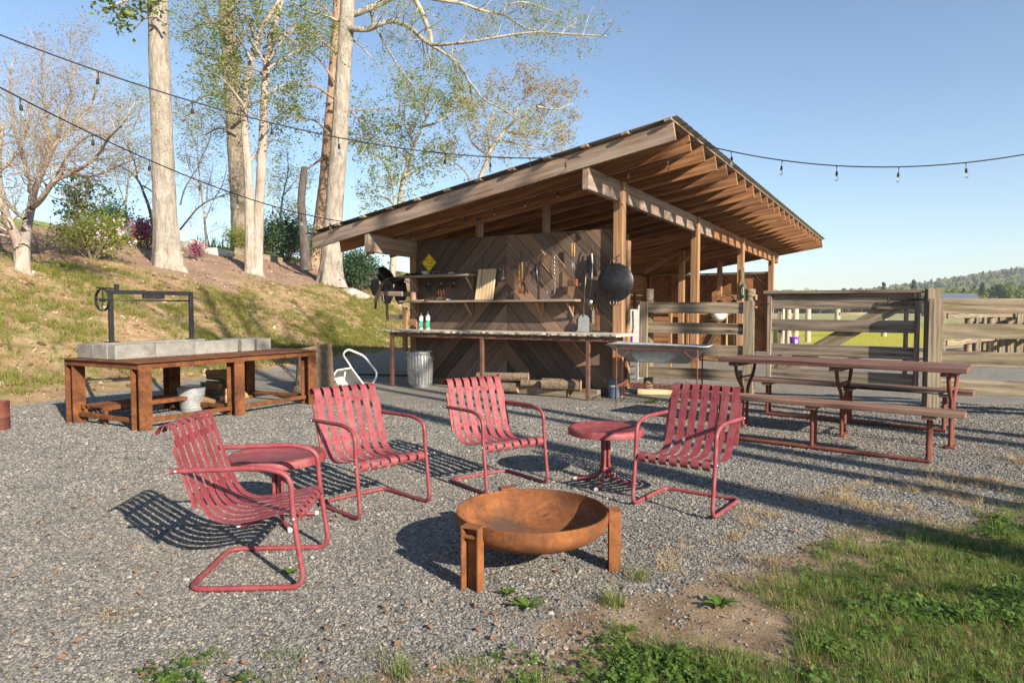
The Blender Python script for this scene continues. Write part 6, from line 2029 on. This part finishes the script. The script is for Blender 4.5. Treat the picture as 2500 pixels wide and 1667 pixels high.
# myrtle at the left edge
t, p = tree('myrtle_tree', 'many-stemmed smooth myrtle with bare pinkish twigs at the left edge', (-10.4, 14.5), 7)
Ym = 14.5
ST = dict(maxlev=3)
p.tube(dens([ray_y(a, b_, Ym) for a, b_ in [(55, 675), (55, 655), (55, 620), (55, 592)]], 3), .16, .14, 14, flare=.35)
for px, r0, r1, cnt, L in (([(50, 610), (42, 585), (27, 555), (12, 520), (2, 470), (-4, 420), (-2, 360), (8, 300)], .115, .035, 16, 1.0),
                   ([(57, 605), (62, 575), (68, 540), (76, 505)], .11, .09, 0, 0),
                   ([(62, 535), (40, 520), (14, 490), (5, 470)], .05, .035, 4, .7),
                   ([(76, 510), (77, 480), (72, 440), (62, 400), (47, 355), (30, 300), (22, 230), (30, 150)], .07, .014, 26, 1.1),
                   ([(76, 505), (84, 465), (100, 425), (118, 385), (134, 355), (165, 320), (200, 290), (230, 240), (240, 180)], .075, .014, 28, 1.1),
                   ([(80, 505), (96, 492), (112, 470), (125, 450), (134, 440), (178, 422), (205, 405), (232, 388), (252, 360), (262, 340), (300, 300), (330, 250)], .065, .013, 32, 1.1),
                   ([(178, 422), (215, 434), (260, 420), (310, 395), (360, 380)], .03, .009, 16, .8),
                   ([(104, 420), (112, 380), (118, 330), (112, 270), (100, 200), (105, 120)], .045, .012, 24, 1.1),
                   ([(-4, 420), (25, 395), (45, 370), (62, 330), (75, 260), (80, 190)], .04, .012, 22, 1.0),
                   ([(134, 355), (150, 300), (170, 240), (180, 170), (170, 90)], .04, .01, 24, 1.0),
                   ([(134, 440), (150, 405), (175, 365), (215, 330), (245, 330)], .035, .01, 18, .9)):
    limb(p, px, Ym, r0, r1, 8, .7, int(cnt * 1.6), L * .95, 3 if cnt else 2, .9, .22)
p.leaves(2, .035, .03)
p.build(t, B_MYRT, L_BUD)
# slim dark tree behind the first poplar
t, p = tree('bare_tree', 'thin dark-stemmed bare tree half hidden by the straight poplar', (-12.6, 23.5), 8)
for px, r0, r1, cnt in (([(378, 580), (372, 540), (362, 500), (350, 470), (343, 450), (330, 430)], .06, .03, 6), ([(343, 452), (365, 462), (382, 480), (395, 470)], .03, .015, 4), ([(440, 560), (460, 535), (480, 510), (505, 492), (540, 478), (565, 470)], .035, .012, 12),
                        ([(343, 450), (320, 420), (290, 405), (255, 400)], .03, .01, 12), ([(335, 435), (330, 400), (318, 370), (300, 340)], .03, .01, 12), ([(385, 470), (370, 440), (368, 400)], .025, .01, 10), ([(505, 492), (505, 460), (515, 430), (520, 400)], .02, .008, 12), ([(440, 500), (450, 460), (475, 420), (500, 380)], .03, .008, 16)):
    limb(p, px, 23.5, r0, r1, 6, .6, cnt, .9, 3, .9, .15)
p.leaves(1, .05, .03)
p.build(t, B_DARK, L_BUD)
# pale thin trees in the gaps between the trunks
for lab, Yb, seed, stems, leaf in (
    ('thin leafy sapling between the twin stems and the dead snag', 34.0, 81, ([(690, 640), (688, 580), (684, 520), (692, 470), (705, 420), (700, 360)], [(685, 530), (668, 490), (655, 450), (650, 410)], [(690, 480), (715, 450), (730, 430)], [(686, 560), (710, 530), (722, 505)]), 'L_SPR'),
    ('thin pale tree between the straight poplar and the broad trunk', 36.0, 82, ([(505, 640), (503, 580), (498, 520), (490, 450), (480, 380), (485, 300)], [(500, 540), (520, 490), (545, 450), (555, 400)], [(492, 470), (470, 430), (455, 390), (450, 340)], [(484, 400), (510, 350), (520, 300)], [(482, 360), (460, 310), (445, 270)]), 'L_BUD'),
    ('thin pale tree left of the straight poplar', 38.0, 83, ([(300, 640), (302, 560), (308, 480), (318, 400), (315, 320), (325, 240)], [(306, 500), (285, 440), (275, 390)], [(312, 440), (340, 400), (350, 350)], [(316, 360), (290, 300), (285, 240)], [(318, 330), (345, 270), (350, 200)]), 'L_SPR')):
    bp = ray_y(stems[0][1][0], stems[0][1][1], Yb)
    t, p = tree('thin_tree', lab, (bp[0], Yb), seed, group='thin trees at the bank top')
    for k, px in enumerate(stems):
        limb(p, px, Yb, .08 if k == 0 else .035, .012, 6, .8, 16, 1.1, 3, .9, .15, .2)
    p.leaves(2, .085, .08)
    p.build(t, B_LIMB, globals()[leaf])
# trees rising behind the shed roof
for lab, base, seed, stems, leaf, bark, per, sz in (
    ('young leafy tree with forked trunk rising behind the low end of the roof', (962, 560), 9,
     ([(962, 640), (966, 560), (975, 500), (983, 440), (1000, 390), (1015, 340), (1040, 290), (1075, 230)], [(964, 560), (962, 500), (960, 450), (945, 410), (925, 380), (905, 370)], [(985, 430), (1020, 415), (1045, 400), (1070, 380)], [(1010, 350), (990, 310), (985, 270), (1000, 220)], [(1000, 390), (950, 350), (920, 340), (900, 320)], [(1030, 310), (1070, 300), (1110, 270), (1130, 240)], [(1040, 290), (1035, 250), (1060, 190), (1090, 170)], [(962, 500), (940, 480), (915, 480)]), 'L_SPR', 'B_LIMB', 3, .12),
    ('spreading tree with orange buds rising behind the middle of the roof', (1170, 500), 10,
     ([(1150, 640), (1160, 500), (1170, 440), (1187, 400), (1195, 370), (1215, 340), (1250, 300), (1310, 260), (1350, 230)], [(1195, 365), (1190, 320), (1205, 280), (1215, 230), (1240, 200)], [(1190, 380), (1150, 350), (1140, 300), (1120, 260)], [(1230, 320), (1290, 330), (1340, 320), (1395, 310)], [(1250, 300), (1270, 250), (1300, 215), (1340, 195)], [(1215, 340), (1260, 350), (1310, 370), (1360, 350)], [(1160, 470), (1140, 420), (1100, 390), (1070, 370)], [(1310, 260), (1360, 270), (1400, 250)]), 'L_BUD', 'B_LIMB', 3, .12)):
    Yb = 33.0 if seed == 9 else 36.0
    bp = ray_y(base[0], base[1], Yb)
    t, p = tree('leafy_tree', lab, (bp[0], Yb), seed, group='trees behind the shed')
    for k, px in enumerate(stems):
        r0 = .17 if k == 0 else .06
        px = list(px)
        if k == 0:
            gz = t.location.z
            pts = dens([np.array([bp[0] - .2, Yb, gz - .2])] + [ray_y(a, b_, Yb) for a, b_ in px[1:]])
            p.tube(pts, r0, .03, 8); p.twigs(pts, .05, 1, 3, 1.6, 16, .9, .2, .35)
        else: limb(p, px, Yb, r0, .014, 6, 1.4, 13, 1.5, 3, .9, .15, .1)
    p.leaves(per + 1, sz, .09)
    p.build(t, globals()[bark], globals()[leaf])

# ------------------------------------------------------------------ shrubs and rocks on the bank
def shrub(name, label, xy, seed, rx, rz, leaf, n, size, flowers=None, nf=0, fs=.05, stems=9, bark=None, ry=None, cat='shrub', clump=.16, top=1.0):
    z = float(terrain(*xy)); t = thing(name, label, cat, (xy[0], xy[1], z), 0, 'shrubs on the bank')
    p = Plant(seed); rng = p.rng; ry = ry or rx
    tips = []
    for k in range(stems):
        a = rng.uniform(0, 6.28); e = rng.uniform(.25, 1)
        end = np.array([rx * .75 * math.cos(a) * e, ry * .75 * math.sin(a) * e, rz * (1.15 - .5 * e)])
        b0 = np.array([.06 * math.cos(a), .06 * math.sin(a), -.05])
        pts = dens([b0, end * .45 + np.array([0, 0, .05]), end], 3) + np.array([xy[0], xy[1], z])
        p.tube(pts, .022, .008, 5)
        p.twigs(pts, .010, 1, 2, rx * .5, 7, .9, .3)
    c = np.array([t_[-1] for t_ in p.tips])
    N = n
    ci = rng.integers(0, len(c), N)
    pos = c[ci] + rng.normal(0, clump * rx, (N, 3))
    rel = (pos - np.array([xy[0], xy[1], z])) / np.array([rx, ry, rz])
    keep = (rel[:, 2] > .02)
    pos = pos[keep]
    p.leafq(pos, size, .7, .5)
    p.build(t, bark or B_GREY, leaf, 'stems', 'foliage')
    if flowers:
        f = Plant(seed + 500); q = c[f.rng.integers(0, len(c), max(6, nf // 22))]
        pos = np.repeat(q, 22, 0) + f.rng.normal(0, .045 + .03 * rx, (len(q) * 22, 3)) + np.array([0, 0, .04])
        f.leafq(pos, fs, .8, .8)
        f.build(t, None, flowers, 'x', 'blossom')
    return t
shrub('rhododendron', 'tall open shrub with dark green leaf whorls against the sky', (-12.95, 20.8), 31, 1.0, 1.95, L_DRK, 1000, .15, stems=18, clump=.06)
shrub('azalea', 'low yellow green azalea with pale pink blossom', (-10.95, 17.9), 32, 1.15, .80, L_SPR, 5200, .07, L_PNK, 500, .07, stems=22, clump=.13)
shrub('azalea', 'magenta flowering azalea beside the straight poplar', (-12.2, 22.8), 33, .62, .85, L_MAG, 2200, .075, L_MAG, 700, .08, stems=18)
shrub('purple_shrub', 'small dark purple shrub behind the magenta azalea', (-12.1, 23.9), 34, .45, 1.45, L_PUR, 1300, .08, stems=12)
shrub('azalea', 'little magenta azalea right of the straight poplar', (-10.75, 23.6), 35, .42, .6, L_MAG, 900, .07, stems=10)
shrub('juniper', 'dark spreading juniper between the trunks at the bank top', (-11.0, 33.5), 36, 2.2, 1.5, L_CON, 9000, .13, stems=26, clump=.12)
shrub('juniper', 'dark evergreen shrub between low roof corner and saddle', (-6.6, 30.0), 37, 1.9, 1.1, L_CON, 6000, .13, stems=20, clump=.12)
shrub('boxwood', 'yellowish rounded shrub at the foot of the broad grey trunk', (-12.9, 32.5), 38, .95, 1.0, L_SPR, 3600, .07, stems=18)
shrub('boxwood', 'low olive shrub left of the juniper', (-12.0, 32.8), 39, 1.0, .7, L_SPR, 2600, .07, stems=14)
shrub('evergreen_shrub', 'bluish evergreen right of the tall open shrub', (-13.6, 23.6), 40, .9, .95, L_CON, 3000, .10, stems=16)
# spiky plant
z = float(terrain(-13.3, 30.2)); t = thing('spiky_plant', 'row of upright spiky blue green leaves at the bank top', 'plant', (-13.3, 30.2, z), 0)
V_, Q_ = tuft_arrays(60, .75, .75, .06, .5, np.random.default_rng(5)); link_mesh('blades', quads_mesh('blades', V_, Q_, [L_DRK]), None, t)
def rock(label, xy, s, seed, zoff=0.0):
    import bmesh
    z = float(terrain(*xy)) + zoff
    bm = bmesh.new(); bmesh.ops.create_icosphere(bm, subdivisions=3, radius=1.0)
    rng = random.Random(seed)
    cs = [(Vector((rng.uniform(-1, 1), rng.uniform(-1, 1), rng.uniform(-.4, 1))).normalized(), rng.uniform(.62, .9)) for _ in range(14)]
    for v in bm.verts:
        c = v.co.copy()
        for n_, d in cs:
            k = c.dot(n_)
            if k > d: c -= n_ * (k - d)
        c *= 1 + rng.uniform(-.015, .015)
        v.co = Vector((c.x * s[0], c.y * s[1], c.z * s[2]))
    me = bpy.data.meshes.new('rock'); bm.to_mesh(me); bm.free()
    o = link_mesh('rock', me, MT['rock']); o.location = (xy[0], xy[1], z)
    return tag(o, label, 'rock')
rock('flat pale rock slab on the mulch between the trunks', (-12.4, 28.2), (1.15, .6, .30), 1)
rock('rounded mossy boulder left of the flat rock slab', (-13.2, 28.6), (.75, .6, .5), 2)
rock('low pale rock near the foot of the leaning poplar', (-6.5, 27.6), (.8, .5, .28), 3)
tag(timber('edging_timber', (-12.4, 30.6, float(terrain(-12.4, 30.6)) + .15), (-10.6, 31.6, float(terrain(-10.6, 31.6)) + .15), .22, .3, MT['fence']), 'grey edging timber at the bank top beside the rock', 'timber')

# ------------------------------------------------------------------ small plants in the gravel
def tuft(label, x, y, n, h, sp, w, lean, mat, seed, name='grass_tuft', cat='grass tuft'):
    t = thing(name, label, cat, (x, y, float(terrain(x, y))), 0)
    V_, Q_ = tuft_arrays(n, h, sp, w, lean, np.random.default_rng(seed)); link_mesh('blades', quads_mesh('blades', V_, Q_, [mat]), None, t)
    m2 = tuft_arrays(max(6, n // 5), h * .5, sp * 1.2, w, 1.6, np.random.default_rng(seed + 1)); link_mesh('dry_blades', quads_mesh('dry_blades', m2[0], m2[1], [STRAW]), None, t)
tuft('bright grass tuft right of the front bowl leg', .46, 3.02, 120, .10, .05, .0032, .55, GRASS, 1)
tuft('grass tuft by the right bowl leg', .62, 3.32, 100, .085, .06, .003, .8, GRASS, 2)
tuft('small grass tuft at the lower left lawn edge', -.40, 2.42, 90, .09, .045, .003, .7, GRASS, 3)
tuft('straw tuft in front of the right chair', 1.32, 3.55, 90, .07, .08, .0026, 1.5, STRAW, 4)
tuft('straw tuft in the gravel left of the near chair', -1.73, 2.92, 70, .05, .07, .0026, 1.7, STRAW, 5)
tuft('big straw heap at the right edge of the gravel', 3.2, 5.05, 160, .10, .16, .003, 1.8, STRAW, 6)
def weed(label, x, y, n, L, w, mat, seed, name='leafy_weed'):
    rng = np.random.default_rng(seed)
    t = thing(name, label, 'weed', (x, y, float(terrain(x, y))), 0)
    for k in range(n):
        a = k * 2.4 + rng.uniform(-.3, .3); l = L * rng.uniform(.6, 1.1); e = rng.uniform(.3, 1.0)
        d = Vector((math.cos(a), math.sin(a), 0)); s_ = Vector((-d.y, d.x, 0)); V, Q = [], []
        for i in range(5):
            f = i / 4; ww = w * math.sin(math.pi * (f * .9 + .07)); pz = l * e * (f - .55 * f * f)
            c = d * (l * f) + Vector((0, 0, .005 + pz))
            V += [tuple(c - s_ * ww + Vector((0, 0, ww * .4))), tuple(c), tuple(c + s_ * ww + Vector((0, 0, ww * .4)))]
        for i in range(4):
            Q += [(i * 3, i * 3 + 1, i * 3 + 4, i * 3 + 3), (i * 3 + 1, i * 3 + 2, i * 3 + 5, i * 3 + 4)]
        link_mesh('leaf', quads_mesh('leaf', V, Q, [mat]), None, t)
weed('broad-leaved weed in front of the fire bowl', .065, 2.98, 11, .10, .011, CLOVER, 1)
weed('rosette weed beside the bare dirt patch', .93, 3.0, 12, .09, .014, CLOVER, 2)
weed('feathery weed growing inside the near chair frame', -1.12, 3.38, 16, .06, .007, CLOVER, 3)
weed('small weed at the front bowl leg', -.02, 3.12, 10, .05, .009, CLOVER, 4)
weed('green weed at the trough foot', 2.0, 9.72, 14, .14, .02, CLOVER, 5)
weed('yellowish weed near the lower left corner', -.95, 2.28, 12, .06, .009, L_SPR, 6)
tuft('reddish weed patch in the lower left corner', -1.35, 2.17, 110, .07, .09, .005, 1.0, L_BUD, 9, 'weed_patch', 'weed')

# ------------------------------------------------------------------ trees behind the camera whose shadows streak the yard
YT = ((6.7, .3, .13, 13, 'slim tree behind the camera nearest the right fence'), (8.3, -1.0, .16, 14, 'tree behind the camera shading the bench'), (10.0, 1.2, .15, 13, 'tree behind the camera shading the gate'), (7.9, -3.1, .24, 15, 'thick tree behind the camera shading the lawn'), (12.0, -2.3, .2, 16, 'tall tree behind the camera at the far right'))
for k, (x, y, r, h, lab) in enumerate(YT):
    t, p = tree('yard_tree', lab, (x, y), 60 + k, group='trees behind the camera')
    rng = p.rng
    tp = dens([(x, y, -.2), (x + .1, y, h * .3), (x - .1 + rng.normal(0, .2), y, h * .6), (x + rng.normal(0, .3), y, h)], 5)
    p.tube(tp, r, r * .3, 10, flare=.5)
    for j in range(8):
        f = .62 + .045 * j; a = rng.uniform(0, 6.28); c = tp[int(f * (len(tp) - 1))]
        L = h * .32 * (1.3 - f)
        q_ = dens([c, c + np.array([math.cos(a) * L * .5, math.sin(a) * L * .5, L * .35]), c + np.array([math.cos(a) * L, math.sin(a) * L, L * .8])])
        p.tube(q_, r * .32, .015, 6); p.twigs(q_, .03, 1, 2, 1.2, 7)
    # a few low dead limbs
    for j in range(3):
        a = rng.uniform(0, 6.28); c = tp[int((.12 + .1 * j) * (len(tp) - 1)) + 1]; L = rng.uniform(.8, 1.6)
        q_ = dens([c, c + np.array([math.cos(a) * L * .6, math.sin(a) * L * .6, L * .2]), c + np.array([math.cos(a) * L, math.sin(a) * L, L * .5])])
        p.tube(q_, .035, .01, 5); p.twigs(q_, .014, 1, 2, .6, 5)
    p.build(t, B_GREY, L_SPR)

# ------------------------------------------------------------------ far woods
def crown_mesh(name, rng, kind, h, leaf):
    """tree for the far wood: trunk and a crown of leaf clumps"""
    V, n = [], 0
    if kind == 'conifer':
        N = 900; zz = rng.uniform(.12, 1, N) ** .9
        rad = (1 - zz) * .30 * h * (.55 + .45 * rng.random(N)) * (1 + .3 * np.sin(zz * 40)); a = rng.uniform(0, 6.28, N)
        pos = np.stack([rad * np.cos(a), rad * np.sin(a), zz * h], 1)
    else:
        k = 16
        cs = np.stack([rng.normal(0, .17, k) * h, rng.normal(0, .17, k) * h, rng.uniform(.32, .9, k) * h], 1); cr = rng.uniform(.09, .17, k) * h
        N = 1500; ci = rng.integers(0, k, N); d = rng.normal(0, 1, (N, 3)); d /= np.linalg.norm(d, axis=1)[:, None]
        pos = cs[ci] + d * (cr[ci] * rng.uniform(.6, 1.05, N))[:, None]
    return pos
FAR_S = leafmat('far_spring_leaf', [(0.20, 0.24, 0.05), (0.27, 0.31, 0.07), (0.33, 0.35, 0.09), (0.37, 0.36, 0.13)], .8, .3)
FAR_C = leafmat('far_conifer_leaf', [(0.05, 0.085, 0.055), (0.07, 0.11, 0.065), (0.09, 0.13, 0.075)], .9, .2)
FAR_O = leafmat('far_bud_leaf', [(0.26, 0.22, 0.10), (0.33, 0.27, 0.14), (0.24, 0.25, 0.09), (0.36, 0.28, 0.19)], .8, .2)
FAR_M = leafmat('far_mid_leaf', [(0.11, 0.16, 0.05), (0.15, 0.20, 0.06), (0.19, 0.23, 0.07)], .8, .2)
protos_far = []
for k in range(10):
    rng = np.random.default_rng(900 + k)
    kind = 'conifer' if k < 3 else 'round'
    m_ = (FAR_C, FAR_C, FAR_C, FAR_S, FAR_S, FAR_S, FAR_O, FAR_O, FAR_M, FAR_M)[k]
    p = Plant(900 + k)
    p.leafq(crown_mesh('far_tree', rng, kind, 1.0, m_), .058 if kind == 'round' else .055, .8, .8)
    p.tube([(0, 0, -.05), (0, 0, .4), (0, 0, .8)], .02, .008, 5)
    me = quads_mesh('far_tree', np.concatenate(p.LV + p.V), np.concatenate(p.LQ + [p.Q[0] + p.nl]), [m_, B_GREY], np.concatenate([np.zeros(p.nl // 4), np.ones(len(p.Q[0]))]))
    protos_far.append(me)
def far_wood():
    rng = np.random.default_rng(77)
    pts, sc, ix = [], [], []
    # tree belt at the end of the fields and the ridge behind it
    N = 2600
    az = rng.uniform(.30, .84, N); d = rng.uniform(300, 420, N) - (az > .6) * rng.uniform(0, 70, N)
    x, y = d * np.sin(az), d * np.cos(az)
    pts.append(np.stack([x, y, terrain(x, y) - .5], 1)); sc.append(rng.uniform(5.5, 10.5, N)); ix.append(rng.choice(10, N, p=[.06, .06, .05, .17, .17, .16, .08, .07, .09, .09]))
    N = 6500
    az = rng.uniform(.25, .92, N); d = rng.uniform(420, 900, N)
    x, y = d * np.sin(az), d * np.cos(az)
    keep = terrain(x, y) > 5
    x, y = x[keep], y[keep]; N = len(x)
    pts.append(np.stack([x, y, terrain(x, y) - 1], 1)); sc.append(rng.uniform(8, 15, N)); ix.append(rng.choice(10, N, p=[.16, .15, .14, .05, .05, .05, .14, .13, .065, .065]))
    P_ = np.concatenate(pts); n = len(P_)
    rot = np.stack([np.zeros(n), np.zeros(n), rng.uniform(0, 6.28, n)], 1)
    scatter('far_woods', P_, rot, np.concatenate(sc), np.concatenate(ix), [proto('far_tree', me) for me in protos_far], 'spring woods and pines on the far hills', 'woods')
far_wood()
rng = np.random.default_rng(5)
POS = ('tall dark pine standing above the far wood, nearest the gate', 'tall dark pine above the far wood, second from the gate', 'slender dark pine above the far wood over the right fence', 'broad pale spring tree in front of the far wood over the gate', 'dark pine in front of the far wood over the right fence', 'broad dark pine at the edge of the field over the right fence', 'round yellow green tree in the far belt next to the shed post', 'round bright tree in the far belt over the gate middle')
for k, (px, d, h, kind) in enumerate(((2155, 290, 13, 0), (2185, 300, 11, 1), (2228, 290, 14, 2), (2060, 280, 8, 4), (2350, 230, 9, 0), (2420, 225, 9, 1), (1975, 280, 10, 3), (2110, 275, 8, 5))):
    x = (px - 1250) / 1667 * d; z = float(terrain(x, d))
    o = link_mesh('far_tree', protos_far[kind], None); o.location = (x, d, z - .3); o.scale = (h, h, h); o.rotation_euler = (0, 0, k * 1.3)
    tag(o, POS[k], 'tree', 'single trees before the far woods')
for k, (px, d, h, kind, lab) in enumerate(((125, 62, 4.2, 3, 'round pale far tree left of the tall shrub'), (95, 66, 3.4, 8, 'dull green far tree behind the myrtle stems'), (140, 70, 4.6, 5, 'feathery far tree beside the tall shrub'), (30, 75, 4.5, 4, 'hazy far tree at the left edge'), (520, 80, 4.0, 6, 'faint far tree above the flat rock'))):
    x = (px - 1250) / 1667 * d; z = float(terrain(x, d))
    o = link_mesh('far_tree', protos_far[kind], None); o.location = (x, d, z - .2); o.scale = (h, h, h); o.rotation_euler = (0, 0, k)
    tag(o, lab, 'tree', 'far trees over the bank')

# ------------------------------------------------------------------ thin haze of the open country
hb = MB().box((0, 900, 44), (3200, 2200, 94)).build('haze', None)
hm = bpy.data.materials.new('haze'); hm.use_nodes = True
hm.node_tree.nodes.clear()
ho = hm.node_tree.nodes.new('ShaderNodeOutputMaterial'); hv = hm.node_tree.nodes.new('ShaderNodeVolumePrincipled')
hv.inputs['Color'].default_value = (0.86, 0.92, 1.0, 1); hv.inputs['Density'].default_value = 0.00035; hv.inputs['Anisotropy'].default_value = 0.2
hm.node_tree.links.new(hv.outputs[0], ho.inputs['Volume'])
hb.data.materials.append(hm)
tag(hb, 'thin pale haze over the far fields and hills', 'haze', kind='stuff')
